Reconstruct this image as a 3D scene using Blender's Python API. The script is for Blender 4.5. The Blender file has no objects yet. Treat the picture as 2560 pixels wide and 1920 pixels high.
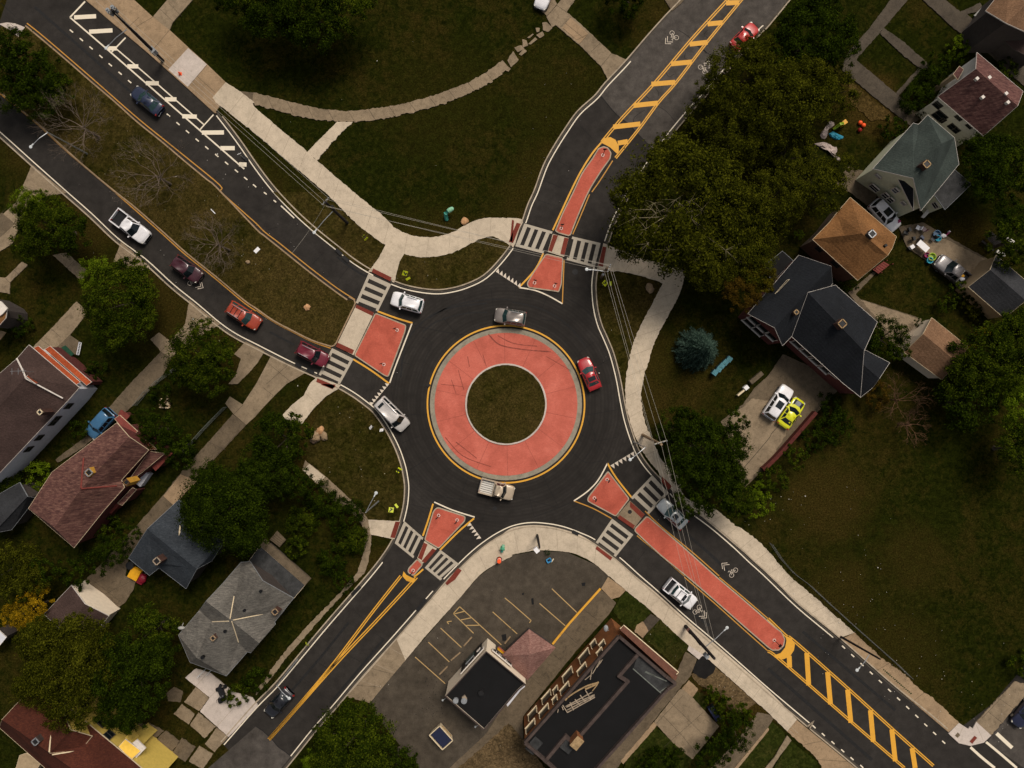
import bpy, bmesh, math, random
from mathutils import Vector, Matrix, noise
from mathutils.geometry import tessellate_polygon
R_ = math.radians
random.seed(7)
SC = bpy.context.scene
COL = SC.collection
H = 86.0          # camera height in metres
PPM = 20.0        # survey pixels per metre on the ground
Kt = 640 / 2212.0
FR = {'s': (0, 0, 1), 'd': (0, 0, 2560 / 2212.), 'L': (400, 1330, 1 / 4.485), 'N': (0, 1640, 400 / 2212.), 'H': (0, 820, 240 / 2212.),
      'O': (1100, 1580, 320 / 2212.), 'Q': (1300, 1560, 400 / 2212.), 'D': (1840, 760, 240 / 2212.), 'G': (2300, 0, 260 / 2212.),
      'Y': (2220, 520, 240 / 2212.), 'M': (500, 1680, 120 / 2212.), 'U': (2030, 290, 160 / 2212.), 'V': (1200, 1320, 200 / 2212.),
      'X': (1640, 1520, 240 / 2212.), 'T': (900, 920, 160 / 2212.), 'P': (1160, 1585, 120 / 2212.), 'E': (1900, 940, 160 / 2212.)}
for c in range(4):
    for r in range(4):
        FR['%d%d' % (c, r)] = (640 * c, 480 * r, Kt)

def P(s):
    """survey points: 'frame: x,y x,y frame: x,y' -> list of survey coordinates"""
    out = []; f = FR['s']
    for t in s.split():
        if t.endswith(':'):
            f = FR[t[:-1]]
        else:
            x, y = t.split(',')
            out.append((f[0] + float(x) * f[2], f[1] + float(y) * f[2]))
    return out

def W(p, z=0.0):
    f = (H - z) / H
    return Vector(((p[0] - 1280) / PPM * f, (960 - p[1]) / PPM * f, z))

def CR(pts, n=5, closed=False):
    """Catmull-Rom"""
    m = len(pts); out = []
    if m < 3: return list(pts)
    rng = range(m) if closed else range(m - 1)
    for i in rng:
        g = (lambda k: pts[k % m]) if closed else (lambda k: pts[max(0, min(m - 1, k))])
        p0, p1, p2, p3 = g(i - 1), g(i), g(i + 1), g(i + 2)
        for k in range(n):
            t = k / n
            out.append(tuple(.5 * (2 * p1[a] + (p2[a] - p0[a]) * t + (2 * p0[a] - 5 * p1[a] + 4 * p2[a] - p3[a]) * t * t + (3 * p1[a] - p0[a] - 3 * p2[a] + p3[a]) * t ** 3) for a in (0, 1)))
    if not closed: out.append(pts[-1])
    return out

def off(path, d, closed=False):
    out = []; m = len(path)
    for i, p in enumerate(path):
        a = path[(i - 1) % m] if (closed or i > 0) else path[i]
        b = path[(i + 1) % m] if (closed or i < m - 1) else path[i]
        dx, dy = b[0] - a[0], b[1] - a[1]; l = math.hypot(dx, dy) or 1
        out.append((p[0] + dy / l * d, p[1] - dx / l * d))
    return out

def resample(path, step):
    out = [path[0]]; acc = 0
    for a, b in zip(path, path[1:]):
        l = math.hypot(b[0] - a[0], b[1] - a[1])
        if l == 0: continue
        t = step - acc
        while t <= l:
            out.append((a[0] + (b[0] - a[0]) * t / l, a[1] + (b[1] - a[1]) * t / l)); t += step
        acc = (acc + l) % step
    if math.hypot(out[-1][0] - path[-1][0], out[-1][1] - path[-1][1]) > step * .2: out.append(path[-1])
    return out

def jag(path, amp=1.2, step=4):
    q = resample(path, step)
    return [q[0]] + [(x + noise.noise((x * .11, y * .11, 3)) * amp * 1.6 + random.uniform(-amp, amp) * .5, y + noise.noise((x * .11, y * .11, 9)) * amp * 1.6 + random.uniform(-amp, amp) * .5) for x, y in q[1:-1]] + [q[-1]]

def rounded(pts, rad, n=4):
    """round the corners of a closed polygon"""
    out = []; m = len(pts)
    for i, p in enumerate(pts):
        a, b = Vector(pts[i - 1]), Vector(pts[(i + 1) % m]); p = Vector(p)
        u, v = a - p, b - p
        d1, d2 = min(rad, u.length * .45), min(rad, v.length * .45)
        s, e = p + u.normalized() * d1, p + v.normalized() * d2
        for k in range(n + 1):
            t = k / n
            q = s * (1 - t) ** 2 + p * 2 * t * (1 - t) + e * t * t
            out.append((q.x, q.y))
    return out

# ---------------------------------------------------------------- materials
MATS = {}
def nodes_of(name):
    m = bpy.data.materials.new(name); m.use_nodes = True
    nt = m.node_tree; b = nt.nodes['Principled BSDF']
    MATS[name] = m
    return m, nt, b

def N(nt, t, **kw):
    n = nt.nodes.new(t)
    for k, v in kw.items():
        if k.startswith('i_'):
            key = k[2:]; n.inputs[int(key) if key.isdigit() else key].default_value = v
        else: setattr(n, k, v)
    return n

def c4(c): return (c[0], c[1], c[2], 1)

def ramp(nt, fac, stops):
    r = nt.nodes.new('ShaderNodeValToRGB')
    e = r.color_ramp.elements
    while len(e) < len(stops): e.new(.5)
    for k, (p, c) in enumerate(stops):
        e[k].position = p; e[k].color = c4(c) if len(c) == 3 else c
    nt.links.new(fac, r.inputs[0])
    return r.outputs[0]

def pos(nt, obj=False, scale=(1, 1, 1), rot=0):
    if obj:
        s = N(nt, 'ShaderNodeTexCoord').outputs['Object']
    else:
        s = N(nt, 'ShaderNodeNewGeometry').outputs['Position']
    m = N(nt, 'ShaderNodeMapping'); m.inputs['Rotation'].default_value = (0, 0, rot); m.inputs['Scale'].default_value = scale
    nt.links.new(s, m.inputs[0])
    return m.outputs[0]

def noi(nt, vec, scale, detail=4, rough=.6, dist=0):
    n = N(nt, 'ShaderNodeTexNoise'); n.inputs['Scale'].default_value = scale; n.inputs['Detail'].default_value = detail
    n.inputs['Roughness'].default_value = rough; n.inputs['Distortion'].default_value = dist
    nt.links.new(vec, n.inputs['Vector'])
    return n.outputs[0]

def mix(nt, fac, a, b, mode='MIX'):
    m = N(nt, 'ShaderNodeMix', data_type='RGBA', blend_type=mode)
    for s, v in ((m.inputs[0], fac), (m.inputs[6], a), (m.inputs[7], b)):
        if hasattr(v, 'links'): nt.links.new(v, s)
        elif isinstance(v, (int, float)): s.default_value = v
        else: s.default_value = c4(v)
    return m.outputs[2]

def mth(nt, op, a, b=None, clamp=False):
    m = N(nt, 'ShaderNodeMath', operation=op, use_clamp=clamp)
    for k, v in enumerate((a, b)):
        if v is None: continue
        if hasattr(v, 'links'): nt.links.new(v, m.inputs[k])
        else: m.inputs[k].default_value = v
    return m.outputs[0]

def bump(nt, b, h, strength=.3, dist=.02):
    n = N(nt, 'ShaderNodeBump'); n.inputs['Strength'].default_value = strength; n.inputs['Distance'].default_value = dist
    nt.links.new(h, n.inputs['Height']); nt.links.new(n.outputs[0], b.inputs['Normal'])

def mul(c, k): return (c[0] * k, c[1] * k, c[2] * k)

def plain(name, col, rough=.6, var=.25, scale=3, metal=0, obj=False, spec=.3, coat=0):
    """colour with two scales of wear"""
    m, nt, b = nodes_of(name)
    v = pos(nt, obj)
    n1 = noi(nt, v, scale, 5); n2 = noi(nt, v, scale * 7, 3)
    a = ramp(nt, n1, [(.3, mul(col, 1 - var)), (.7, mul(col, 1 + var))])
    g = ramp(nt, n2, [(.3, (1 - var * .6,) * 3), (.7, (1 + var * .4,) * 3)])
    nt.links.new(mix(nt, 1, a, g, 'MULTIPLY'), b.inputs['Base Color'])
    b.inputs['Roughness'].default_value = rough; b.inputs['Metallic'].default_value = metal
    b.inputs['Specular IOR Level'].default_value = spec
    if coat: b.inputs['Coat Weight'].default_value = coat; b.inputs['Coat Roughness'].default_value = .08
    return m

def near(nt, posn, x, y, r, soft):
    """1 inside a spot of radius r round (x, y)"""
    d = N(nt, 'ShaderNodeVectorMath', operation='DISTANCE'); d.inputs[1].default_value = (x, y, 0)
    nt.links.new(posn, d.inputs[0])
    mr = N(nt, 'ShaderNodeMapRange', interpolation_type='SMOOTHSTEP'); mr.inputs[1].default_value = r + soft; mr.inputs[2].default_value = r - soft
    nt.links.new(d.outputs['Value'], mr.inputs[0])
    return mr.outputs[0]

def grass(name, c_dark, c_mid, c_dry, dry=.5, spots=()):
    m, nt, b = nodes_of(name)
    v = pos(nt)
    big = noi(nt, v, .07, 4, .6, .6); med = noi(nt, v, .55, 6, .7, .4); fin = noi(nt, v, 5, 5, .75); fib = noi(nt, pos(nt, False, (1, 1.6, 1), .6), 17, 3, .7)
    mot = noi(nt, v, 1.6, 5, .72, .8)
    base = ramp(nt, mot, [(.34, c_dark), (.5, c_mid), (.66, mul(c_mid, 1.6))])
    s = mth(nt, 'ADD', mth(nt, 'ADD', mth(nt, 'MULTIPLY', big, .6), mth(nt, 'MULTIPLY', med, .45)), mth(nt, 'MULTIPLY', mot, .4))
    f = ramp(nt, s, [(.76 - dry * .22, (0, 0, 0)), (.96 - dry * .16, (.85, .85, .85))])
    if spots:
        dn = N(nt, 'ShaderNodeTexNoise'); dn.inputs['Scale'].default_value = .5; dn.inputs['Detail'].default_value = 4
        nt.links.new(v, dn.inputs['Vector'])
        ad = N(nt, 'ShaderNodeVectorMath', operation='MULTIPLY_ADD'); ad.inputs[1].default_value = (5, 5, 0)
        nt.links.new(dn.outputs[1], ad.inputs[0])
        sub = N(nt, 'ShaderNodeVectorMath', operation='ADD'); sub.inputs[1].default_value = (-2.5, -2.5, 0)
        nt.links.new(v, ad.inputs[2]); nt.links.new(ad.outputs[0], sub.inputs[0])
        for (x, y, r, k) in spots:
            w = W((x, y))
            g = near(nt, sub.outputs[0], w.x, w.y, r / PPM, r / PPM * .5)
            f = mth(nt, 'MAXIMUM', f, mth(nt, 'MULTIPLY', mth(nt, 'MULTIPLY', g, k), mth(nt, 'ADD', med, .45), True))
    dr = ramp(nt, fin, [(.3, mul(c_dry, .45)), (.62, c_dry), (.8, mul(c_dry, 1.7))])
    col = mix(nt, f, base, dr)
    g1 = ramp(nt, fin, [(.28, (.5,) * 3), (.5, (.95,) * 3), (.72, (1.55,) * 3)])
    g2 = ramp(nt, fib, [(.3, (.6,) * 3), (.7, (1.4,) * 3)])
    col = mix(nt, 1, mix(nt, 1, col, g1, 'MULTIPLY'), g2, 'MULTIPLY')
    nt.links.new(col, b.inputs['Base Color']); b.inputs['Roughness'].default_value = 1; b.inputs['Specular IOR Level'].default_value = 0
    bump(nt, b, fin, .6, .06)
    return m

def asphalt(name, col, tint2, grain=.3, rings=False, worn=.25):
    m, nt, b = nodes_of(name)
    v = pos(nt)
    big = noi(nt, v, .12, 4, .6, .5); med = noi(nt, v, .9, 5, .65); fin = noi(nt, v, 14, 4, .75)
    c = mix(nt, ramp(nt, big, [(.35, (0, 0, 0)), (.68, (1, 1, 1))]), col, tint2)
    c = mix(nt, 1, c, ramp(nt, med, [(.3, (1 - worn,) * 3), (.7, (1 + worn,) * 3)]), 'MULTIPLY')
    c = mix(nt, 1, c, ramp(nt, fin, [(.3, (1 - grain,) * 3), (.7, (1 + grain,) * 3)]), 'MULTIPLY')
    if rings:   # wheel tracks worn round the circulating lane
        d = N(nt, 'ShaderNodeVectorMath', operation='DISTANCE'); w = W((1265, 1010)); d.inputs[1].default_value = (w.x, w.y, 0)
        nt.links.new(v, d.inputs[0])
        dd = mth(nt, 'ADD', d.outputs['Value'], mth(nt, 'MULTIPLY', noi(nt, v, .25, 3), .5))
        for r, wd, k in ((11.3, .35, .55), (13.0, .4, .5), (12.1, .12, .5), (14.4, .25, .35)):
            t = mth(nt, 'ABSOLUTE', mth(nt, 'SUBTRACT', dd, r))
            mr = N(nt, 'ShaderNodeMapRange', interpolation_type='SMOOTHSTEP'); mr.inputs[1].default_value = wd * 1.6; mr.inputs[2].default_value = wd * .3
            nt.links.new(t, mr.inputs[0])
            c = mix(nt, mth(nt, 'MULTIPLY', mth(nt, 'MULTIPLY', mr.outputs[0], k), med), c, mul(col, .45))
    if rings:
        w = mth(nt, 'SINE', mth(nt, 'MULTIPLY', dd, 15))
        k = mth(nt, 'MULTIPLY', mth(nt, 'MULTIPLY', near(nt, v, -.75, -2.5, 17, 3), med), mth(nt, 'ADD', mth(nt, 'MULTIPLY', w, .5), .5))
        c = mix(nt, mth(nt, 'MULTIPLY', k, .55), c, mul(col, .5))
    nt.links.new(c, b.inputs['Base Color']); b.inputs['Roughness'].default_value = .9; b.inputs['Specular IOR Level'].default_value = .1
    bump(nt, b, fin, .35, .01)
    return m

def concrete(name, col, stain=.3, grain=.15):
    m, nt, b = nodes_of(name)
    v = pos(nt)
    big = noi(nt, v, .35, 5, .65, .8); med = noi(nt, v, 1.7, 6, .7, .5); fin = noi(nt, v, 12, 4, .7)
    c = ramp(nt, big, [(.3, mul(col, 1 - stain * .55)), (.55, col), (.75, mul(col, 1.12))])
    c = mix(nt, 1, c, ramp(nt, med, [(.25, (1 - stain, 1 - stain, 1 - stain * 1.05)), (.5, (1, 1, 1)), (.8, (1.1,) * 3)]), 'MULTIPLY')
    c = mix(nt, 1, c, ramp(nt, fin, [(.3, (1 - grain,) * 3), (.7, (1 + grain,) * 3)]), 'MULTIPLY')
    nt.links.new(c, b.inputs['Base Color']); b.inputs['Roughness'].default_value = .9; b.inputs['Specular IOR Level'].default_value = .2
    bump(nt, b, fin, .2, .008)
    return m

def paint(name, col, base, wear=.35):
    m, nt, b = nodes_of(name)
    v = pos(nt)
    n1 = noi(nt, v, 2.2, 6, .75, .3); n2 = noi(nt, v, 16, 3, .7); n3 = noi(nt, v, .25, 2)
    s = mth(nt, 'ADD', mth(nt, 'ADD', mth(nt, 'MULTIPLY', n1, .6), mth(nt, 'MULTIPLY', n2, .35)), mth(nt, 'MULTIPLY', n3, .35))
    f = ramp(nt, s, [(.36 + wear * .25, (0.25, .25, .25)), (.5 + wear * .25, (1, 1, 1))])
    c = mix(nt, f, base, mix(nt, n1, mul(col, .8), mul(col, 1.12)))
    nt.links.new(c, b.inputs['Base Color']); b.inputs['Roughness'].default_value = .7
    return m

def shingle(name, cols, rot, sx=1.4, sy=6, rough=.9, courses=6.5):
    """weathered roof shingles: short streaks of mixed colour in courses"""
    m, nt, b = nodes_of(name)
    v = pos(nt, False, (sx, sy, sx), rot)
    n1 = noi(nt, v, 1.0, 3, .7); n2 = noi(nt, pos(nt), .35, 3); n3 = noi(nt, pos(nt), 9, 3, .7)
    st = [(.28 + .44 * i / max(1, len(cols) - 1), c) for i, c in enumerate(cols)]
    c = ramp(nt, n1, st)
    c = mix(nt, 1, c, ramp(nt, n2, [(.3, (.75,) * 3), (.7, (1.25,) * 3)]), 'MULTIPLY')
    c = mix(nt, 1, c, ramp(nt, n3, [(.3, (.72,) * 3), (.7, (1.28,) * 3)]), 'MULTIPLY')
    nt.links.new(c, b.inputs['Base Color']); b.inputs['Roughness'].default_value = rough; b.inputs['Specular IOR Level'].default_value = .15
    w = N(nt, 'ShaderNodeTexWave', wave_type='BANDS', bands_direction='Y'); w.inputs['Scale'].default_value = courses / 6.283; w.inputs['Distortion'].default_value = .6
    nt.links.new(pos(nt, False, (1, 1, 1), rot), w.inputs[0])
    bump(nt, b, w.outputs[0], .25, .02)
    return m

def leafmat(name, c0, c1, c2):
    m, nt, b = nodes_of(name)
    g = N(nt, 'ShaderNodeNewGeometry')
    n1 = noi(nt, pos(nt), .7, 3, .6)
    s = mth(nt, 'ADD', mth(nt, 'MULTIPLY', g.outputs['Random Per Island'], .5), mth(nt, 'MULTIPLY', n1, .75))
    c = ramp(nt, s, [(.3, c0), (.62, c1), (.92, c2)])
    nt.links.new(c, b.inputs['Base Color']); b.inputs['Roughness'].default_value = .9; b.inputs['Specular IOR Level'].default_value = 0
    return m

def carpaint(name, col, metal=.0, rough=.35):
    m, nt, b = nodes_of(name)
    n = noi(nt, pos(nt, True), 1.5, 4)
    nt.links.new(ramp(nt, n, [(.3, mul(col, .88)), (.7, mul(col, 1.08))]), b.inputs['Base Color'])
    b.inputs['Roughness'].default_value = rough; b.inputs['Metallic'].default_value = metal
    b.inputs['Coat Weight'].default_value = .6; b.inputs['Coat Roughness'].default_value = .1
    return m

GR_SPOTS = [(300, 330, 190, .9), (420, 480, 190, .8), (560, 600, 200, .75), (760, 760, 130, .7), (880, 1130, 170, 1), (960, 1200, 120, .9), (1080, 680, 140, .8), (760, 600, 120, .6),
            (1320, 520, 90, .6), (1560, 780, 110, .6), (1570, 900, 120, .7), (2180, 260, 75, 1.3), (2065, 1250, 110, .8), (2280, 1400, 90, .5), (420, 730, 150, .7), (200, 560, 110, .7), (520, 860, 120, .6),
            (1390, 440, 100, .6), (1850, 1720, 110, 1.6), (1100, 250, 150, .25), (1400, 240, 130, .3), (1610, 1000, 80, .8), (100, 320, 120, .8), (1600, 1560, 50, .8), (2420, 600, 70, .7), (2100, 1480, 90, .6), (2230, 1640, 120, .5), (1330, 560, 60, .8), (960, 1420, 60, .8)]
G_DARK = (.0050, .0068, .0009); G_MID = (.0102, .0126, .0016); G_DRY = (.040, .0270, .0062)
grass('grass', G_DARK, G_MID, G_DRY, .32, GR_SPOTS)
grass('dry_grass', (.0100, .0100, .0016), (.0195, .0180, .0030), (.066, .045, .0135), .7)
grass('dry_lawn', (.016, .012, .003), (.040, .027, .008), (.085, .054, .018), .5)
grass('bright_grass', (.010, .014, .0025), (.019, .024, .004), (.06, .045, .014), .25)
grass('dirt', (.030, .022, .011), (.075, .052, .026), (.15, .10, .05), .6)
asphalt('new_asphalt', (.0225, .0196, .0172), (.0300, .0262, .0230), .32, True)
asphalt('old_asphalt', (.050, .043, .037), (.074, .064, .056), .35, False, .35)
asphalt('lot_asphalt', (.050, .040, .029), (.068, .055, .041), .35, False, .3)
asphalt('patch_asphalt', (.010, .009, .0085), (.013, .012, .011), .3)
concrete('new_concrete', (.47, .385, .285), .25)
concrete('white_concrete', (.47, .40, .35), .2)
concrete('tan_concrete', (.285, .195, .115), .35, .22)
concrete('old_concrete', (.225, .168, .108), .45, .25)
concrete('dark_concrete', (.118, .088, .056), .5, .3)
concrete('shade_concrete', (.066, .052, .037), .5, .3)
concrete('kerb_concrete', (.36, .29, .21), .4)
concrete('gutter_concrete', (.062, .053, .042), .4)
concrete('apron_concrete', (.25, .22, .165), .4)
paint('white_paint', (.70, .61, .47), (.06, .055, .05), .1)
paint('worn_white_paint', (.60, .51, .41), (.05, .045, .04), .3)
paint('zebra_paint', (.38, .325, .25), (.09, .08, .065), .35)
paint('yellow_paint', (.64, .31, .022), (.10, .055, .02), .22)
paint('orange_line_paint', (.44, .205, .022), (.07, .045, .025), .3)
paint('stall_paint', (.40, .26, .10), (.06, .05, .035), .3)
def redpave(name, c):
    m, nt, b = nodes_of(name)
    v = pos(nt)
    br = N(nt, 'ShaderNodeTexBrick'); br.inputs['Scale'].default_value = 2.2; br.inputs['Mortar Size'].default_value = .012
    br.inputs['Color1'].default_value = c4(mul(c, 1.06)); br.inputs['Color2'].default_value = c4(mul(c, .94)); br.inputs['Mortar'].default_value = c4(mul(c, .8))
    nt.links.new(v, br.inputs['Vector'])
    k = br.outputs[0]
    k = mix(nt, 1, k, ramp(nt, noi(nt, v, .3, 5, .65, .5), [(.3, (.74, .72, .70)), (.5, (.98, .98, .98)), (.72, (1.16, 1.3, 1.34))]), 'MULTIPLY')
    k = mix(nt, 1, k, ramp(nt, noi(nt, v, 11, 4, .75), [(.3, (.82, .8, .8)), (.7, (1.18, 1.16, 1.16))]), 'MULTIPLY')
    nt.links.new(k, b.inputs['Base Color']); b.inputs['Roughness'].default_value = .85; b.inputs['Specular IOR Level'].default_value = .2
redpave('red_paving', (.42, .090, .056)); redpave('red_apron', (.46, .112, .076)); redpave('tactile_red', (.16, .030, .018))
plain('seam', (.006, .0058, .006), .9); plain('tyre_mark', (.0095, .0088, .0085), .8, .4); plain('red_tyre_mark', (.20, .045, .03), .8, .4)
plain('joint', (.29, .235, .17), .95, .35); plain('dark_joint', (.045, .035, .023), .95, .35)
plain('iron', (.018, .017, .017), .6, .3, 6, .4); plain('black_metal', (.008, .008, .009), .45, .3, 4, .3)
plain('galvanised', (.34, .35, .36), .4, .15, 5, .55); plain('wire_metal', (.30, .27, .22), .5, .15); plain('white_trim', (.62, .56, .50), .6, .12); plain('grey_trim', (.22, .23, .24), .6, .2)
plain('cream_trim', (.62, .50, .33), .6, .15); plain('pole_wood', (.085, .055, .034), .9, .4, 3); plain('dark_wood', (.014, .011, .010), .9, .4); plain('tan_wood', (.30, .20, .10), .9, .3)
plain('pale_wood', (.28, .22, .16), .9, .35); plain('bark', (.06, .045, .032), .95, .4); plain('pale_bark', (.17, .14, .08), .9, .35, 4); plain('grey_bark', (.115, .085, .062), .95, .35); plain('rust_twig', (.085, .042, .020), .95, .35)
plain('glass_dark', (.006, .010, .012), .08, .2, 2, 0, True, .6); plain('glass_teal', (.018, .045, .045), .1, .3, 2, 0, True, .6); plain('tyre', (.008, .008, .008), .9, .2); plain('rim', (.28, .28, .29), .3, .15, 4, .8)
plain('lamp_white', (.5, .52, .52), .25, .1); plain('lens_red', (.22, .012, .01), .3); plain('lens_clear', (.55, .52, .45), .2); plain('plastic_black', (.010, .010, .011), .5, .3)
plain('sign_yellow', (.42, .46, .010), .45, .08); plain('orange_plastic', (.85, .10, .02), .45, .1); plain('teal_paint', (.045, .26, .20), .5, .2); plain('mint_paint', (.22, .46, .30), .5, .15); plain('hydrant_green', (.06, .28, .16), .5, .2)
plain('blue_plastic', (.06, .30, .55), .5, .2); plain('bin_teal', (.05, .17, .20), .5, .25); plain('lime_plastic', (.33, .46, .02), .5, .1); plain('magenta_plastic', (.24, .008, .08), .5, .1); plain('cyan_plastic', (.02, .33, .46), .5, .2); plain('white_plastic', (.72, .70, .70), .4, .06)
plain('toy_yellow', (.62, .30, .01), .5, .12); plain('toy_red', (.16, .004, .015), .5, .2); plain('stone_tan', (.24, .165, .095), .9, .3); plain('stone_orange', (.42, .23, .11), .9, .35); plain('litter_white', (.62, .58, .52), .8, .2)
plain('tarp_white', (.34, .27, .24), .7, .3, 1.5); plain('tarp_blue', (.02, .20, .30), .6, .35, 1.5); plain('weed', (.016, .028, .005), .9, .4); plain('rail_grey', (.13, .14, .12), .6, .3); plain('fence_red', (.075, .012, .008), .8, .35); plain('fence_steel', (.10, .10, .09), .6, .3, 4, .2)

# ---------------------------------------------------------------- mesh helpers
class MB:
    def __init__(s): s.v = []; s.f = []; s.m = []
    def poly(s, pts, mi=0):
        n = len(s.v); s.v += [tuple(p) for p in pts]; s.f.append(tuple(range(n, n + len(pts)))); s.m.append(mi)
    def faces(s, vs, fs, mi=0):
        n = len(s.v); s.v += [tuple(p) for p in vs]
        for f in fs: s.f.append(tuple(n + i for i in f)); s.m.append(mi)
    def flat(s, pts, z, mi=0):
        """concave flat polygon, seen from above"""
        w = [W(p, z) for p in pts]
        tri = tessellate_polygon([w])
        n = len(s.v); s.v += [tuple(p) for p in w]
        for a, b, c in tri:
            u, v = w[b] - w[a], w[c] - w[a]
            s.f.append((n + a, n + b, n + c) if u.x * v.y - u.y * v.x > 0 else (n + a, n + c, n + b)); s.m.append(mi)
    def slab(s, pts, z0, z1, mi=0, ms=None):
        s.flat(pts, z1, mi)
        for a, b in zip(pts, pts[1:] + pts[:1]):
            A, B = W(a, z1), W(b, z1)
            s.poly([A, B, (B.x, B.y, z0), (A.x, A.y, z0)], mi if ms is None else ms)
    def strip(s, path, w, z, mi=0):
        l, r = off(path, w / 2), off(path, -w / 2)
        for i in range(len(path) - 1):
            s.poly([W(r[i], z), W(r[i + 1], z), W(l[i + 1], z), W(l[i], z)], mi)
    def box(s, c, sz, rot=0, mi=0, tilt=None):
        M = Matrix.Rotation(rot, 4, 'Z')
        if tilt: M = M @ Matrix.Rotation(tilt[0], 4, tilt[1])
        vs = []
        for k in (-.5, .5):
            for j in (-.5, .5):
                for i in (-.5, .5):
                    vs.append(Vector(c) + M @ Vector((i * sz[0], j * sz[1], k * sz[2])))
        s.faces(vs, [(0, 2, 3, 1), (4, 5, 7, 6), (0, 1, 5, 4), (2, 6, 7, 3), (0, 4, 6, 2), (1, 3, 7, 5)], mi)
    def tube(s, pts, rad, n=6, mi=0):
        pts = [Vector(p) for p in pts]
        if isinstance(rad, (int, float)): rad = [rad] * len(pts)
        rings = []
        for i, p in enumerate(pts):
            d = (pts[min(i + 1, len(pts) - 1)] - pts[max(0, i - 1)]).normalized()
            a = d.orthogonal().normalized(); b = d.cross(a)
            rings.append([p + (a * math.cos(2 * math.pi * k / n) + b * math.sin(2 * math.pi * k / n)) * rad[i] for k in range(n)])
        base = len(s.v)
        for r in rings: s.v += [tuple(q) for q in r]
        for i in range(len(pts) - 1):
            for k in range(n):
                a = base + i * n + k; b = base + i * n + (k + 1) % n
                s.f.append((a, b, b + n, a + n)); s.m.append(mi)
        s.f.append(tuple(base + k for k in reversed(range(n)))); s.m.append(mi)
        s.f.append(tuple(base + (len(pts) - 1) * n + k for k in range(n))); s.m.append(mi)
    def cyl(s, c, r, h, n=16, mi=0, r2=None):
        s.tube([Vector(c), Vector(c) + Vector((0, 0, h))], [r, r if r2 is None else r2], n, mi)
    def ball(s, c, r, sz=(1, 1, 1), n=8, mi=0, seed=None, rough=0):
        c = Vector(c); vs = []; rings = n // 2 + 1
        for i in range(rings + 1):
            th = math.pi * i / rings
            for k in range(n):
                ph = 2 * math.pi * k / n
                d = Vector((math.sin(th) * math.cos(ph), math.sin(th) * math.sin(ph), math.cos(th)))
                rr = r * (1 + (noise.noise(d * 1.7 + Vector((seed or 0, 0, 0))) * rough if rough else 0))
                vs.append(c + Vector((d.x * sz[0], d.y * sz[1], d.z * sz[2])) * rr)
        fs = [(i * n + k, (i + 1) * n + k, (i + 1) * n + (k + 1) % n, i * n + (k + 1) % n) for i in range(rings) for k in range(n)]
        s.faces(vs, fs, mi)
    def mesh(s, name, mats, smooth=False):
        me = bpy.data.meshes.new(name); me.from_pydata(s.v, [], s.f)
        if not isinstance(mats, (list, tuple)): mats = [mats]
        for m in mats: me.materials.append(MATS[m])
        me.polygons.foreach_set('material_index', s.m)
        if smooth: me.polygons.foreach_set('use_smooth', [True] * len(me.polygons))
        me.update(); me.validate()
        return me
    def build(s, name, mats, parent=None, smooth=False, **tags):
        o = bpy.data.objects.new(name, s.mesh(name, mats, smooth)); COL.objects.link(o)
        if parent: o.parent = parent
        for k, v in tags.items(): o[k] = v
        return o

def thing(name, label, cat, loc=(0, 0, 0), rot=0, group=None):
    o = bpy.data.objects.new(name, None); o.empty_display_size = .2; COL.objects.link(o)
    o.location = loc; o.rotation_euler = (0, 0, rot); o['label'] = label; o['category'] = cat
    if group: o['group'] = group
    return o

def st(mb, name, mats, kind='structure'): return mb.build(name, mats, kind=kind)
def slab(name, mat, pts, z=.12, z0=0.0):
    m = MB(); m.slab(pts, z0, z); return st(m, name, mat)
def copy_tree(o, parent=None):
    c = o.copy(); COL.objects.link(c)
    if parent: c.parent = parent
    for ch in list(o.children): copy_tree(ch, c)
    return c
# ================================================================ GROUND, ROADS, PAVEMENTS
m = MB(); m.poly([(-600, -600, 0), (600, -600, 0), (600, 600, 0), (-600, 600, 0)]); st(m, 'ground', 'grass')
# painted edge lines of the carriageways, in survey points
EA1 = P('s: 60,-132 214,0 308,82 372,137 538,285')
EA = CR(P('538,285 590,353 640,425 683,480 735,535 785,580 837,622 880,656 922,682.5 977,710 1025,726 1085.5,734.6 1132,730 1175,717 1216,695.5 1253,659 1286,616 1300,586 1314.7,556.7 1329,515 1345,480 1367,419.5 1390,376 1419,330 1451,285 1494,246 1520,214 1569,162 1624,98 1670.6,46 1714,0 1790,-92'.replace('538', 's: 538', 1)), 4)
EB = CR(P('s: 2010,-60 1916,55 1896,75 1786,200 1754,237 1723,270 1673,330 1631,388 1597,435 1569,480 1536,539 1520,578 1510,607 1494,640 1485,669 1480,703 1480,732 1484,772 1494,813 1508.6,847 1523,882 1534.6,922.7 1543,960 1550.5,1003 1562,1055.5 1581,1113 1598,1148 1627,1186 1672,1230.5 1702,1264 1772,1316 1830,1365 1873,1405.6 1911,1440 1992,1518 2082,1593 2155,1657 2227,1720 2290,1770 2331,1803 2362,1830'), 4)
EC = CR(P('s: 2260,2010 2154,1916 2035,1817 2023,1807 1920,1720 1858.6,1665.7 1786,1602 1714,1541 1644.5,1477.6 1601,1440 1546,1391 1490,1350.6 1453.6,1333 1410,1317 1367,1308.6 1323,1306.6 1280,1315 1242,1333 1207,1356 1178,1379.5 1149,1407 1107,1450 1068,1493.5 987,1586 900,1683 837,1758 779,1825 727,1890 660,1972'), 4)
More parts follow.
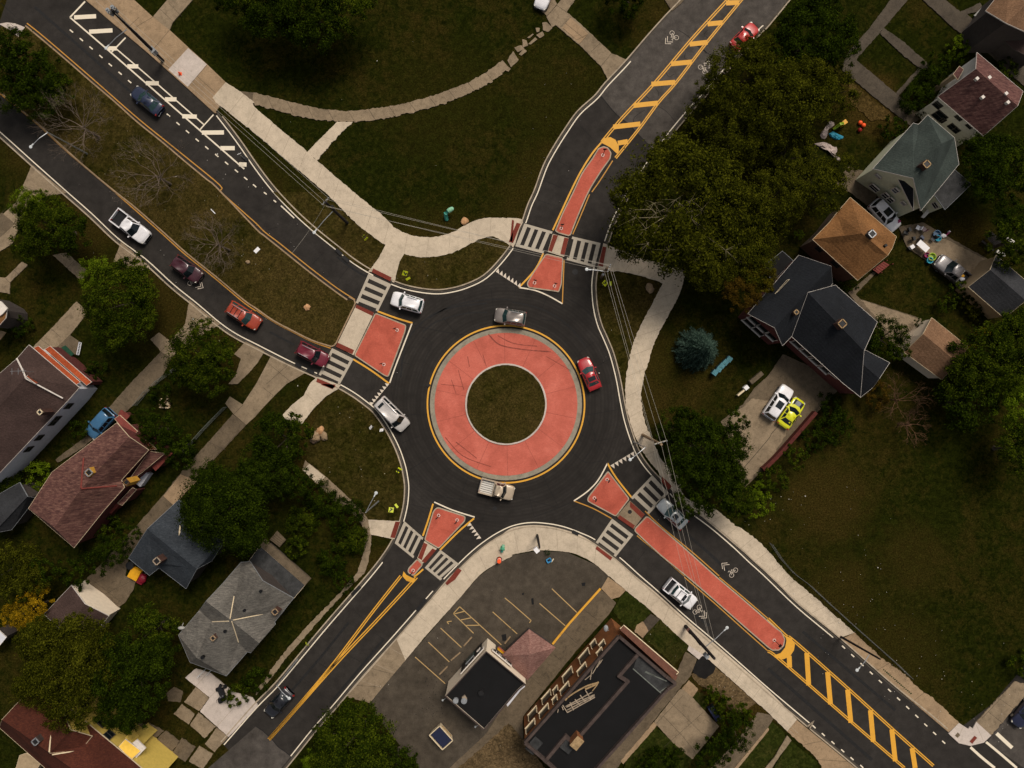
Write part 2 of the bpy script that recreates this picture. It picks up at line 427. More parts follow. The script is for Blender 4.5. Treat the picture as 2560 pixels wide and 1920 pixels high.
ED = CR(P('s: 560,1862 640,1771 695,1715 756,1642.5 814,1573 871.5,1506.5 929,1440 962,1398 986,1361 1000,1330 1010,1301 1019,1261 1022,1220 1019,1191.5 1013,1162.5 1001.6,1128 987,1096 967,1061 941,1025 915,1003 886,982 848,960 798,936 735.5,908 683,882 640,860 593,836 550,807 492,758 434,711.5 364.6,648 295,596 231.5,536 168,480 87,408 0,330 -70,272'), 4)
OFS = 9.0
A_out = off(EA1, 2)[:-1] + off(EA, OFS); B_out = off(EB, OFS); C_out = off(EC, OFS); D_out = off(ED, OFS)
m = MB(); m.flat(A_out + B_out + P('s: 2380,1835 2480,1760 2700,1500 2700,2010') + C_out + D_out, .004); st(m, 'road', 'new_asphalt')
# older, paler surfacing of the far ends
m = MB(); m.flat(P('20: 770,830 850,930 905,990 960,1035 1020,1080 1080,1150 1230,1300') + [p for p in reversed(off(EB, OFS - 1)) if p[1] < 380] + [p for p in reversed(off(EA, OFS - 1)) if p[1] < 242 and p[0] > 1400], .008); st(m, 'road', 'old_asphalt')
m = MB(); m.flat(P('03: 2212,1300') + P('13: 60,1340 140,1415 190,1475 240,1510 300,1558') + P('s: 690,1937 420,2050 440,1990'), .008); st(m, 'road', 'old_asphalt')
m = MB(); m.flat(P('33: 1930,1385 2212,1050 2600,600 2900,900 2212,1659 1900,1440 '), .008); st(m, 'road', 'old_asphalt')
# darker strip between old and new surfacing, tar lines and cracks
seams = MB()
for s, w in (('20: 770,830 850,930 905,990 960,1035 1020,1080 1080,1150 1230,1300', 1.6), ('20: 1440,260 1530,320 1600,395 1660,440 1740,490 1830,545', 1.2), ('20: 1580,385 1640,410 1680,460', 2.2), ('20: 1140,815 1180,850 1185,880', .9), ('20: 1240,760 1265,800 1262,830', .9), ('20: 1330,620 1355,665 1400,640', .9), ('20: 1500,460 1490,500 1530,520', .9),
             ('20: 1690,260 1660,300 1700,330', .9), ('20: 1850,60 1900,55 1890,100', .9), ('20: 1230,900 1330,960 1420,1060', .9), ('20: 1150,950 1060,1010 1050,1080', .9),
             ('20: 590,1090 690,1190', .8), ('20: 400,1390 520,1460', .7), ('20: 280,1560 420,1620', .7), ('20: 950,1350 1080,1430', .7), ('20: 800,1540 930,1610', .7),
             ('11: 460,650 590,520', .8), ('11: 700,780 820,620', .8), ('11: 1360,1150 1480,1180 1760,1230 1900,1240', 1.0), ('11: 1620,1090 1750,1260', .8), ('11: 1800,910 1890,1180', .7), ('11: 1440,1250 1520,1310 1480,1400 1380,1640', .8), ('11: 1270,1470 1360,1500', .7), ('11: 2030,840 2050,1000', .7), ('11: 200,300 80,330', .6),
             ('12: 1170,70 1210,270 1250,500', .7), ('12: 1240,270 1480,260', .7), ('12: 1260,510 1410,450', .8), ('12: 1330,740 1600,570', 1.0), ('12: 1320,750 1450,900 1650,980 1900,1010', .8), ('12: 1340,1040 1530,1090', .7), ('12: 1560,870 1690,720', .6), ('12: 1760,1000 1830,800', .7), ('12: 1960,1180 1990,1010', .7), ('12: 1900,1190 2212,1190', .6),
             ('21: 20,900 40,780', .6), ('21: 430,820 620,830', .6), ('21: 500,930 620,1000 700,1080', .8), ('21: 240,1080 300,900', .7), ('21: 580,1390 720,1290', .7), ('21: 680,1530 850,1440', .7), ('21: 250,1100 470,1150 680,1330', .8), ('21: 540,350 700,400', .6), ('21: 230,70 340,110', .6),
             ('22: 590,430 720,490 900,460', .8), ('22: 640,290 720,480 610,670', .8), ('22: 640,270 920,220', .7), ('22: 510,580 640,680 780,660', .8), ('22: 720,490 830,640', .8), ('22: 270,800 400,1060', .9), ('22: 130,900 190,1140', .8), ('22: 0,960 140,1000 400,1070', .8), ('22: 190,1150 400,1070 560,1000', .9), ('22: 520,1140 560,1070', .6), ('22: 640,1260 710,1120', .7), ('22: 1050,1570 1170,1420', .6), ('22: 1090,1160 1260,1010', .6),
             ('23: 1640,560 1760,420', .6), ('23: 1880,720 2000,600', .6), ('33: 200,1060 330,920', .7), ('33: 0,900 180,720', .6), ('33: 450,780 560,640', .6), ('33: 840,1200 990,1060', .6),
             ('13: 60,1340 140,1415 190,1475 240,1510 300,1558', 1.6), ('13: 0,1300 60,1340', 1.6), ('13: 790,680 900,740', .7), ('13: 1040,500 1120,560', .7), ('13: 640,810 540,750', .6), ('13: 540,1010 640,1070', .6), ('13: 370,860 460,920', .6), ('13: 850,300 930,370', .6), ('13: 330,1180 430,1260', .5),
             ('00: 1600,1410 1720,1280', .6), ('00: 1790,1590 1900,1490', .6), ('00: 1640,1200 1700,1130', .6), ('01: 1760,950 1850,870', .6), ('11: 20,160 180,50', .5), ('11: 600,760 460,920', .5), ('00: 0,20 130,140', .8)):
    seams.strip(CR(P(s), 3), w * 1.1, .0125)
st(seams, 'asphalt_seam', 'seam')
# tyre marks
m = MB()
for s, w in (('11: 1250,1600 1290,1330 1420,1140 1640,1010 2000,960', 4), ('11: 1440,1210 1560,1120 1800,1050 2000,1040', 3), ('11: 1500,1090 1700,980 2000,930 2212,930', 2.5), ('21: 0,950 250,1010 470,1140 640,1340', 3), ('11: 700,560 860,680 980,740', 5), ('11: 720,500 880,620 960,670', 4), ('01: 1000,380 1240,600 1500,820', 6), ('11: 120,1210 330,1320', 5), ('22: 1500,1290 1700,1460 1900,1650', 7), ('23: 1300,80 1500,260 1700,430', 7),
             ('33: 0,800 400,1150 900,1590', 8), ('33: 300,480 700,820 1100,1160', 7), ('13: 300,1000 560,700 800,400', 6), ('13: 640,1100 900,790 1100,550', 6), ('00: 300,60 800,500 1300,950', 7), ('00: 700,1500 1300,1000', 0)):
    if w: m.strip(CR(P(s), 4), w, .0128)
st(m, 'tyre_mark', 'tyre_mark')

def kerb(path, i0=None, i1=None, w=3.0, closed=False, z=.14, mat='kerb_concrete', only=None):
    """a raised kerb just outside the gutter, left of the path"""
    q = path if only is None else [p for p in path if only(p)]
    a, b = off(q, 0, closed), off(q, w, closed)
    m = MB()
    n = len(q)
    for i in range(n if closed else n - 1):
        j = (i + 1) % n
        A, B, C, D = W(a[i], z), W(a[j], z), W(b[j], z), W(b[i], z)
        m.poly([A, B, C, D])
        for X, Y in ((A, B), (C, D)):
            m.poly([Y, X, (X.x, X.y, 0), (Y.x, Y.y, 0)])
    return st(m, 'kerb', mat)
kerb(off(EA, OFS), only=lambda p: p[0] > 548)
kerb(off(EA1, 2), w=3, mat='tan_concrete')
kerb(B_out); kerb(C_out); kerb(D_out)
# gutter pans
m = MB()
for e in (EA, EB, EC, ED):
    q = resample(e, 6)
    m.strip(off(q, 6.2), 5.2, .0085)
st(m, 'gutter', 'gutter_concrete')
# storm drains
m = MB()
for s in ('11: 690,495 740,540', '11: 750,555 800,600', '00: 2090,1340 2140,1385', '12: 1480,2 1500,20', '13: 830,165 900,90', '13: 1390,300 1470,200', '22: 520,1275 575,1300', '11: 340,1480 390,1510', '11: 440,1530 500,1565'):
    m.strip(P(s), 9, .145)
st(m, 'storm_drain', 'iron')

# ---------------------------------------------------------------- median and islands
MED_UP = CR(P('00: 232,205 300,262 400,345 600,515 800,690 1000,860 1200,1040 1400,1200 1600,1370 1800,1535 1880,1600') + P('11: 10,300 75,355 200,455 330,560 500,695 700,845 800,915'), 3)
MED_UP2 = off(MED_UP, -7)
MED_LO = CR(P('00: -120,690 0,790 100,872 220,975 330,1065 600,1315 800,1490 1000,1655') + P('01: 1165,125 1415,345 1615,525 1865,725 2115,935') + P('11: 0,1000 150,1105 300,1185 480,1275 600,1315'), 3)
med = P('00: 20,195 60,192 130,200 205,232') + MED_UP2 + P('11: 845,935 853,960 840,990 690,1300 672,1322 650,1330') + list(reversed(MED_LO)) + P('s: -40,190')
slab('median_grass', 'dry_grass', med, .12)
m = MB()
for q in (MED_UP2, list(reversed(MED_LO)), P('11: 800,908 845,935 853,960 840,990 690,1300 672,1322 650,1330 600,1315')):
    m.strip(off(q, 1.2), 3.4, .135)
    a, b = off(q, 2.9), off(q, -.5)
    for r in (a, b):
        for i in range(len(r) - 1):
            A, B = W(r[i], .135), W(r[i + 1], .135); m.poly([A, B, (B.x, B.y, 0), (A.x, A.y, 0)])
st(m, 'kerb', 'tan_concrete')
slab('median_nose', 'white_concrete', CR(P('00: -60,190 5,203 60,193 130,202 215,235 158,318 85,258 0,212'), 1), .127)

def island(outline, mat='red_paving', rad=6):
    q = rounded(outline, rad)
    a = sum(x0 * y1 - x1 * y0 for (x0, y0), (x1, y1) in zip(q, q[1:] + q[:1]))
    d = -1 if a > 0 else 1
    slab('traffic_island', 'kerb_concrete', q, .15)
    inn = off(q, d * 2.8, True)
    m = MB(); m.flat(inn, .154); st(m, 'island_paving', mat)
ISL = dict(
    nw='11: 1030,1042 1300,1148 1290,1210 1145,1600 1110,1590 845,1412',
    nes='21: 292,530 445,566 430,800 405,868 385,862 140,828 125,790 185,690',
    sen='22: 830,748 1018,992 898,1148 650,1015 652,980',
    sw='12: 1565,1062 1812,1142 1808,1185 1580,1425 1452,1350 1530,1095',
    sws='12: 1393,1508 1446,1560 1360,1662 1308,1630 1312,1595')
for k, s in ISL.items(): island(P(s))
NEN = CR(P('21: 370,335') + P('21: 440,170 525,0') + P('20: 600,1500 690,1370'), 4) + P('20: 745,1280 790,1262 832,1275 860,1320 852,1370') + CR(P('20: 852,1370 760,1500 665,1659') + P('21: 580,190 510,370'), 4)[1:] + P('21: 490,382 400,356')
island(NEN, rad=3)
SEL = P('22: 1160,1142 1185,1150') + CR(P('22: 1185,1150 1470,1395 1760,1655') + P('23: 2000,200 2212,385') + P('33: 60,438'), 3) + P('33: 120,482 150,545 138,605 95,645 35,645') + CR(P('33: 0,620 ') + P('23: 2000,435 1750,215 1500,0') + P('22: 1280,1480 1060,1275'), 3) + P('22: 1058,1250')
island(SEL, rad=3)
for s in ('11: 868,972 1018,1048 842,1410 692,1332', '21: 352,362 490,397 450,560 308,517', '22: 1020,1008 1147,1126 1050,1252 903,1146', '12: 1455,1358 1562,1425 1440,1552 1393,1505'):
    slab('traffic_island', 'old_concrete' if s[:2] == '22' else 'new_concrete', P(s), .147)
m = MB()
for s in ('11: 868,972 1018,1040 1008,1072 858,1000', '11: 704,1300 848,1366 832,1402 690,1336', '21: 357,368 397,376 345,517 313,506', '21: 452,393 489,400 452,550 416,540', '22: 1022,1014 1147,1128 1120,1160 1018,1062', '22: 932,1133 1062,1222 1046,1250 912,1158', '12: 1450,1370 1482,1386 1432,1522 1398,1502', '12: 1525,1420 1556,1436 1462,1547 1430,1532',
          '11: 1012,660 1172,738 1160,772 1000,692', '10: 2212,1900 2230,1905 2215,2090 2195,2085', '21: 40,265 75,275 10,440 -28,430', '21: 785,470 816,478 786,645 746,635', '22: 1300,800 1385,885 1350,915 1290,840', '22: 735,1400 868,1500 850,1525 720,1425', '12: 1205,1188 1245,1192 1200,1332 1160,1325', '12: 1745,1590 1778,1610 1720,1690 1650,1740 1635,1720', '12: 580,-2 690,5 662,45 560,5', '11: 530,1610 650,1659 690,1680 660,1700 520,1640', '33: 1785,1380 1808,1398 1765,1450 1742,1430'):
    m.flat(P(s), .152)
st(m, 'tactile_paving', 'tactile_red')
# ---------------------------------------------------------------- the central island
CX, CY = 1265.0, 1010.5
def ring(mb, r0, r1, z, n=96, mi=0):
    for k in range(n):
        a, b = 2 * math.pi * k / n, 2 * math.pi * (k + 1) / n
        g = lambda r, t: W((CX + r * math.cos(t), CY - r * math.sin(t)), z)
        mb.poly([g(r0, a), g(r1, a), g(r1, b), g(r0, b)], mi)
def disc_pts(r, n=96, cx=CX, cy=CY): return [(cx + r * math.cos(2 * math.pi * k / n), cy - r * math.sin(2 * math.pi * k / n)) for k in range(n)]
slab('roundabout_apron', 'apron_concrete', disc_pts(190), .06)
slab('roundabout_apron', 'red_apron', disc_pts(178.5), .085)
slab('kerb', 'white_concrete', disc_pts(102), .20)
slab('island_grass', 'dry_grass', jag(disc_pts(98) + disc_pts(98)[:1], .5, 5)[:-1], .23)
m = MB()
for s, w in (('d: 1055,722 1080,745 1130,755 1190,760', 3), ('d: 1075,725 1110,742 1160,748', 2), ('d: 1043,766 1050,790', 1.5), ('d: 1010,770 1014,792', 1.5), ('d: 975,820 985,850', 1.5), ('d: 990,800 1002,842', 1.5), ('d: 952,830 1000,835', 1.2), ('d: 962,945 1000,985 1060,1008', 2), ('d: 985,955 1030,990', 2), ('d: 1180,770 1232,800', 1.5)):
    m.strip(CR(P(s), 4), w, .089)
st(m, 'tyre_mark', 'red_tyre_mark')
m = MB()
for k in range(14):
    t = 2 * math.pi * k / 14 + .2
    m.strip([(CX + 103 * math.cos(t), CY + 103 * math.sin(t)), (CX + 178 * math.cos(t), CY + 178 * math.sin(t))], .7, .0888)
st(m, 'pavement_joint', 'red_tyre_mark')

# ---------------------------------------------------------------- road markings
m = MB()
for e, g in ((EA, lambda p: p[0] > 541 and p[1] < 690 and p[0] < 955 or p[0] > 975 and p[1] > 620 or p[0] > 1280 and 150 < p[1] < 560), (EB, lambda p: 60 < p[1] < 605 or 665 < p[1] < 1190 or 1232 < p[1] < 1596), (EC, lambda p: 1392 < p[1] < 1810 and p[0] > 1500 or p[0] < 1490 and p[0] > 1108 or p[0] < 1085 and p[1] < 1892), (ED, lambda p: p[1] > 1405 and p[1] < 1780 or p[1] < 1305 and p[0] > 850 or p[0] < 797)):
    q = resample(e, 5)
    run = []
    for p in q + [None]:
        if p is not None and g(p): run.append(p)
        else:
            if len(run) > 1: m.strip(run, 2.7, .0165)
            run = []
for s, w in (('00: 735,12 605,150', 4), ('00: 605,150 1000,490 1400,840 1800,1190 2110,1460', 3.6), ('00: 1008,425 1260,640 1760,1075', 3), ('00: 965,450 1085,325', 3.5), ('00: 1728,1120 1845,990', 3), ('00: 230,215 380,338 600,525 800,702', 0),
             ('11: 1348,1135 1300,1260 1200,1520 1155,1650', 3.2), ('21: 60,825 200,850 320,900 435,965', 3.2), ('22: 825,685 745,830 650,930 535,1010', 3.2), ('12: 1540,1020 1700,1090 1890,1150', 3.2),
             ('33: 1750,1480 1850,1570 1960,1659', 6.5), ('33: 1885,1435 2000,1530 2150,1659', 6), ('33: 1975,1360 2110,1485', 9), ('11: 215,118 290,185 330,225', 0)):
    if w: m.strip(CR(P(s), 4), w, .0165)
# hatching beside the parking lane
for s in ('00: 640,150 830,140', '00: 770,274 972,262', '00: 930,418 1010,418', '00: 1100,573 1195,573', '00: 1260,718 1372,720', '00: 1425,858 1525,858', '00: 1575,1004 1700,1008', '00: 1745,1146 1935,1144', '00: 1905,1280 2028,1280', '00: 2065,1420 2130,1422'):
    m.strip(P(s), 10.5, .0168)
for x, y in ((617, 268), (703, 342), (787, 414), (872, 488), (953, 560), (1038, 633), (1120, 705), (1455, 995), (1538, 1068), (1620, 1138), (1704, 1210), (1787, 1277), (1873, 1343), (1958, 1410), (2043, 1477), (2123, 1542), (2200, 1605)):
    m.strip(P('00: %g,%g %g,%g' % (x - 14, y - 12, x + 14, y + 12)), 3, .0165)
m.strip(P('11: 68,2 92,20'), 3, .0165); m.strip(P('11: 152,70 174,88'), 3, .0165); m.strip(P('11: 215,118 255,155 330,225'), 3, .0165)
for x, y in ((653, 615), (732, 688), (812, 765), (892, 838), (971, 912), (1050, 988), (1128, 1062), (1207, 1137), (1286, 1212), (1363, 1287), (1440, 1360), (1518, 1436), (398, 1303), (478, 1370), (561, 1440), (645, 1510), (726, 1578), (810, 1645)):
    m.strip(P('33: %g,%g %g,%g' % (x - 13, y - 12, x + 13, y + 12)), 3, .0165)
st(m, 'road_marking', 'white_paint')
m = MB()
for s in ('20: 775,1228 690,1330 590,1490 505,1659 21: 440,140 352,330', '11: 840,1445 1000,1545 1150,1655', '11: 1050,1030 1200,1085 1352,1132', '21: 270,530 200,670 60,825', '22: 825,685 900,810 1035,982', '12: 1885,1160 1750,1275 1590,1435', '12: 1445,1600 1400,1640 1365,1665', '12: 1530,1035 1490,1170 1442,1312'):
    m.strip(CR(P(s), 4), 4.2, .0165)
ring(m, 194.5, 198.5, .0165, 120)
for s, d in (('20: 1870,-10 1560,330 1230,720 960,1010 775,1228', 2.6), ('20: 1990,-10 1680,370 1420,710 1270,880 1100,1110 895,1365', 2.2), ('33: 0,368 160,520 230,565 700,980 1100,1345 1430,1640', 2.4), ('33: 0,650 100,720 640,1190 1180,1659', 2.2),
             ('13: 1252,0 1000,320 690,730 400,1080 110,1412', 2.4), ('13: 1388,10 1080,345 740,705 420,1065 115,1410', 2.6)):
    q = CR(P(s), 5)
    for sg in (-1, 1): m.strip(off(q, sg * d), 2.7, .0165)
for s in ('20: 1850,26 1960,20', '20: 1690,207 1820,195', '20: 1535,382 1690,365', '20: 1375,552 1555,535', '20: 1205,727 1410,710', '20: 1050,912 1260,890', '20: 875,1097 1110,1070', '20: 915,1237 1000,1222', '33: 183,690 187,790', '33: 335,665 352,945', '33: 515,830 540,1108', '33: 688,982 716,1268', '33: 885,1160 910,1432', '33: 1070,1325 1100,1600', '33: 1245,1488 1272,1659'):
    m.strip(P(s), 12, .0168)
for s in ('20: 768,1232 800,1192 850,1184 895,1208 922,1260 922,1310 908,1328 850,1275 815,1255', '33: 150,515 205,540 232,590 225,640 190,695 130,720 60,705 48,688 110,665 148,618 160,560', '12: 1275,1618 1300,1650 1345,1672 1382,1690 1350,1715 1300,1700 1265,1660'):
    m.flat(P(s), .0172)
st(m, 'road_marking', 'yellow_paint')
m = MB()
for s in ('00: 232,200 400,335 800,680 1200,1030 1600,1352 1900,1600 11: -300,0 -130,155 0,270 75,345 200,440 330,545 500,680 700,830 855,930', '00: 0,810 100,890 330,1080 600,1330 990,1659', '01: 1000,10 1150,140 1400,360 1600,540 1850,740 2100,950 2212,1028', '11: 0,1020 150,1120 300,1200 480,1290 645,1350', '21: 670,20 600,190 525,365', '21: 450,590 435,965', '22: 535,1010 700,1075 860,1162', '22: 1150,1098 1300,1240 1560,1455 1790,1659', '23: 1790,10 2000,185 2212,368', '22: 1080,1310 1300,1495 1490,1659', '23: 1490,10 1750,235 2000,460 2212,648', '20: 870,1388 760,1560 690,1659'):
    m.strip(CR(P(s), 4), 2.7, .0162)
st(m, 'road_marking', 'orange_line_paint')
# zebra crossings: a0-a1 and b0-b1 are the two ends, bars run along the road
def zebra(s):
    a0, a1, b0, b1 = [Vector(p) for p in P(s)]
    m = MB()
    L = lambda u, v: tuple((a0.lerp(b0, v)).lerp(a1.lerp(b1, v), u))
    for v0, v1 in ((.0, .135), (.27, .40), (.53, .665), (.80, .93)):
        m.flat([L(.08, v0), L(.92, v0), L(.92, v1), L(.08, v1)], .0166)
    m.flat([L(-.02, 0), L(.09, 0), L(.09, 1), L(-.02, 1)], .0172); m.flat([L(.91, 0), L(1.02, 0), L(1.02, 1), L(.91, 1)], .0172)
    st(m, 'zebra_crossing', 'zebra_paint')
for s in ('11: 975,708 1165,795 865,958 1050,1030', '11: 660,1350 840,1440 545,1580 720,1662', '21: 105,275 30,465 350,345 272,528', '21: 765,445 715,650 520,388 472,582', '22: 1215,790 1352,938 1030,985 1180,1122', '22: 868,1165 1045,1300 728,1370 892,1492', '12: 1280,1188 1200,1372 1445,1332 1360,1502', '12: 1590,1435 1460,1585 1755,1560 1595,1695'): zebra(s)
def teeth(s, n, dx, dy):
    (ax, ay), (bx, by) = P(s); m = MB(); k = Kt
    for i in range(n):
        p = (ax + (bx - ax) * i / n, ay + (by - ay) * i / n); q = (ax + (bx - ax) * (i + .92) / n, ay + (by - ay) * (i + .92) / n)
        m.flat([p, q, ((p[0] + q[0]) / 2 + dx, (p[1] + q[1]) / 2 + dy)], .0166)
    st(m, 'road_marking', 'worn_white_paint')
teeth('T: 390,1300 1020,540', 7, -8, -5.5); teeth('22: 850,705 1055,582', 6, 6, 10); teeth('11: 2072,688 2290,832', 7, 3, -11); teeth('12: 1848,1196 1948,1335', 5, -10, 6)
def sharrow(s):
    """bicycle symbol and two chevrons: s = bicycle centre, chevron tip"""
    bc, tip = [Vector(p) for p in P(s)]
    d = (tip - bc).normalized(); n = Vector((d.y, -d.x)); m = MB()
    Q = lambda a, b, o=bc: tuple(o + (d * a + n * b) * 1.3)
    for sgn in (-6.2, 6.2):
        ring_ = [Q(4.2 * math.cos(t * math.pi / 8), sgn + 4.2 * math.sin(t * math.pi / 8)) for t in range(17)]
        m.strip(ring_, .9, .0166)
    for l in ([(0, -6), (6, -2), (6, 3), (0, 6)], [(0, -6), (1, 1), (6, 3)], [(1, 1), (7.5, -2)], [(6, 3), (9, 4)], [(9, 2), (9, 6)]):
        m.strip([Q(*p) for p in l], .9, .0167)
    for o in (0, 5):
        m.strip([Q(-8 - o, -7.5, tip), Q(-o, 0, tip), Q(-8 - o, 7.5, tip)], 1.5, .0166)
    st(m, 'road_marking', 'worn_white_paint')
for s in ('20: 1402,305 1325,378', '20: 1648,600 1722,530', '22: 1915,1630 1812,1550', '23: 1600,290 1682,362', '01: 1655,765 1755,828'): sharrow(s)

# ---------------------------------------------------------------- pavements
JO = MB(); JD = MB()
def walk(name, mat, L, Rr, z=.12, step=34, rag=(1, 1), joint=True, jm=None):
    L, Rr = CR(P(L), 6), CR(P(Rr), 6)
    l2 = jag(L, 1.1 * rag[0]) if rag[0] else L; r2 = jag(Rr, 1.1 * rag[1]) if rag[1] else Rr
    slab(name, mat, l2 + list(reversed(r2)), z)
    if joint:
        ln = sum(math.hypot(b[0] - a[0], b[1] - a[1]) for a, b in zip(L, L[1:]))
        n = max(1, int(ln / step / 1.9))
        for i in range(1, n): (jm or JO).strip([at(L, i / n), at(Rr, i / n)], .75, z + .004)
def at(q, t):
    ls = [math.hypot(b[0] - a[0], b[1] - a[1]) for a, b in zip(q, q[1:])]; T = sum(ls) * t
    for (a, b), l in zip(zip(q, q[1:]), ls):
        if T <= l and l > 0: return (a[0] + (b[0] - a[0]) * T / l, a[1] + (b[1] - a[1]) * T / l)
        T -= l
    return q[-1]
def area(name, mat, s, z=.12, rag=0, joints=()):
    q = P(s)
    if rag: q = jag(q + q[:1], rag)[:-1]
    slab(name, mat, q, z)
    for j in joints: (JO if mat in ('new_concrete', 'white_concrete') else JD).strip(P(j), .75, z + .004)
walk('pavement', 'new_concrete', '00: 1950,710 2060,780 2190,880 10: 0,935 445,1310 525,1385 845,1659 11: 1090,200 1190,300 1290,355 1400,385 1560,385 1700,345 1830,275 1930,235 2050,220 2220,232', '00: 1835,845 1900,912 2212,1160 10: 300,1415 590,1659 11: 740,145 900,300 1120,460 1280,535 1420,560 1560,555 1720,515 1880,435 1960,400 2060,385 2195,462', step=28)
area('pavement', 'new_concrete', '11: 1120,456 1282,530 1240,600 1215,700 1195,785 1175,775 1165,750 1000,690 970,690 1060,570', .124, .6)
walk('pavement', 'new_concrete', '21: -40,222 90,240 60,330 30,440', '21: -90,390 -30,425 0,470 10,480', .124, joint=False, rag=(0, 0))
area('pavement', 'tan_concrete', '00: 560,-160 740,0 818,66 1060,275 1290,468 1600,745 1855,978 1900,912 1835,845 1950,710 1790,555 1640,420 1465,258 1320,145 1150,-10 1000,-160', .118, 0, ('00: 1070,270 1200,150', '00: 1290,468 1465,258', '00: 1340,510 1480,600', '00: 1620,755 1700,660 1790,560', '00: 1700,655 1860,800', '00: 1180,230 1330,140', '00: 800,30 1060,275'))
area('pavement', 'white_concrete', '00: 1625,415 1787,556 1618,755 1450,606', .124)
area('driveway', 'old_concrete', '00: 1320,145 1460,-20 1680,-20 1490,195 1465,258', .122, 0, ('00: 1385,80 1500,190', '00: 1460,30 1570,140'))
area('path', 'dark_concrete', '00: 2060,785 2190,800 2180,880', .116)
walk('path', 'old_concrete', '00: 2140,820 10: -20,800 200,855 450,915 700,955 900,950 1150,918 1450,850 1750,745 1960,640 2130,520', '00: 2200,900 10: 0,905 200,955 450,1020 700,1048 900,1050 1150,1015 1450,945 1750,845 1990,730 2190,590', .115, 26, (1.6, 2.4), jm=JD)
rb = random.Random(4)
for q in ('20: -40,520 10,440 60,520 -10,580', '20: 20,410 80,390 110,420 50,450', '20: 60,470 100,420 130,440 80,480', '20: 90,340 125,345 140,395 90,410', '20: 140,380 200,320 220,340 160,385', '20: 210,300 265,270 280,305 240,330', '20: 130,325 180,290 185,300 150,330', '20: 205,240 240,240 235,270 215,280', '20: 262,195 300,190 350,240 315,275 268,260', '20: -60,560 -10,590 -30,620 -70,600'):
    slab('path', 'old_concrete', jag(P(q) + P(q)[:1], .6, 3)[:-1], .10)
walk('path', 'new_concrete', '10: 445,1310 700,1052', '10: 525,1385 700,1185 840,1052', .124, 22, (.5, 2))
area('pavement', 'old_concrete', '20: 300,150 300,135 390,40 440,-20 560,-20 472,100 640,250 860,460 990,515 832,695 768,572 580,385 378,215 345,235', .12, .8, ('20: 415,235 510,145', '20: 440,245 560,345 650,300', '20: 580,385 655,300', '20: 680,450 760,375', '20: 765,575 860,462', '20: 385,45 480,110', '20: 300,145 390,40', '20: 545,0 500,40'))
area('pavement', 'tan_concrete', '20: 432,240 505,150 660,290 585,380', .124, 0, ('20: 460,200 620,330',))
area('driveway', 'dark_concrete', '20: 1310,-20 1500,-20 1460,30 1385,92 1360,60', .12)
area('driveway', 'old_concrete', '20: 255,95 170,-60 330,-60 390,35 300,135', .115, .5)
walk('pavement', 'new_concrete', '21: 790,442 950,505 1150,578 1290,612 1400,640 1502,680', '21: 735,668 860,682 960,692 1100,720 1250,768 1305,792', .12, 22, (1, 1))
walk('pavement', 'new_concrete', '21: 1502,670 1480,780 1440,900 1380,1010 1290,1180 1220,1330 1180,1470 1150,1560 1130,1659 22: 1115,130 1150,330 1230,520 1290,650 1345,730', '21: 1310,780 1260,870 1200,990 1130,1120 1060,1270 1010,1450 980,1659 22: 990,200 1045,400 1115,560 1205,690 1262,752', .1235, 26, (1.4, 1.4))
walk('pavement', 'new_concrete', '22: 1340,700 1450,830 1480,960 1620,1040 1770,1090 1900,1200 2060,1300 2212,1440 32: 190,1659 33: 400,180 750,490', '22: 1258,745 1345,880 1520,1045 1810,1288 2212,1640 33: 250,235 620,535', .121, 26, (1.6, 0))
walk('pavement', 'tan_concrete', '33: 750,490 850,590 1000,720 1180,850 1280,950 1450,1080 1650,1270', '33: 632,548 860,745 1110,968 1310,1138 1560,1350', .119, 46, (1.8, 0), jm=JD)
area('pavement', 'white_concrete', '33: 1650,1270 1730,1322 1745,1300 1770,1318 1800,1260 1930,1378 1865,1440 1750,1468 1650,1445 1560,1362', .1245, 0, ('33: 1690,1300 1640,1400', '33: 1800,1290 1860,1420'))
area('tactile_paving', 'dark_concrete', '33: 1640,1350 1662,1375 1640,1400 1615,1380', .128)
area('pavement', 'old_concrete', '33: 1790,1270 2130,910 2212,930 2400,700 2500,760 2212,1045 1930,1378', .117, 1.5, ('33: 1900,1170 2050,1290', '33: 2000,1060 2130,1150', '33: 1850,1230 2010,1060'))
walk('pavement', 'new_concrete', '13: 780,1045 945,850 1110,660 1340,400 1520,185 1680,0 12: 1830,1530 1975,1400 2120,1305 22: 0,1245 150,1222 300,1228 450,1260 600,1312 740,1398 880,1500', '13: 982,1097 1290,728 1500,480 1760,190 1925,0 12: 2060,1562 2212,1490 22: 0,1475 150,1446 240,1436 480,1452 600,1490 720,1558 840,1665', .12, 27, (0, .5))
area('pavement', 'old_concrete', '13: 780,1045 1215,548 1290,728 982,1097', .1225, 0, ('13: 870,945 1090,960', '13: 1000,800 1190,850'))
walk('pavement', 'new_concrete', '22: 880,1500 23: 1090,20 1250,150 1500,372 1745,580 2000,800 2212,985 33: 250,1242', '22: 840,1660 23: 980,120 1200,300 1520,595 1660,690 1880,885 2110,1090 2212,1180 33: 165,1342', .121, 30, (0, .8))
area('pavement', 'white_concrete', '23: 1515,640 1530,600 1665,690 1618,725', .1255)
walk('pavement', 'tan_concrete', '33: 250,1245 500,1450 730,1640 900,1790', '33: 165,1342 300,1465 430,1590 500,1750', .118, 40, (0, 1.5), jm=JD)
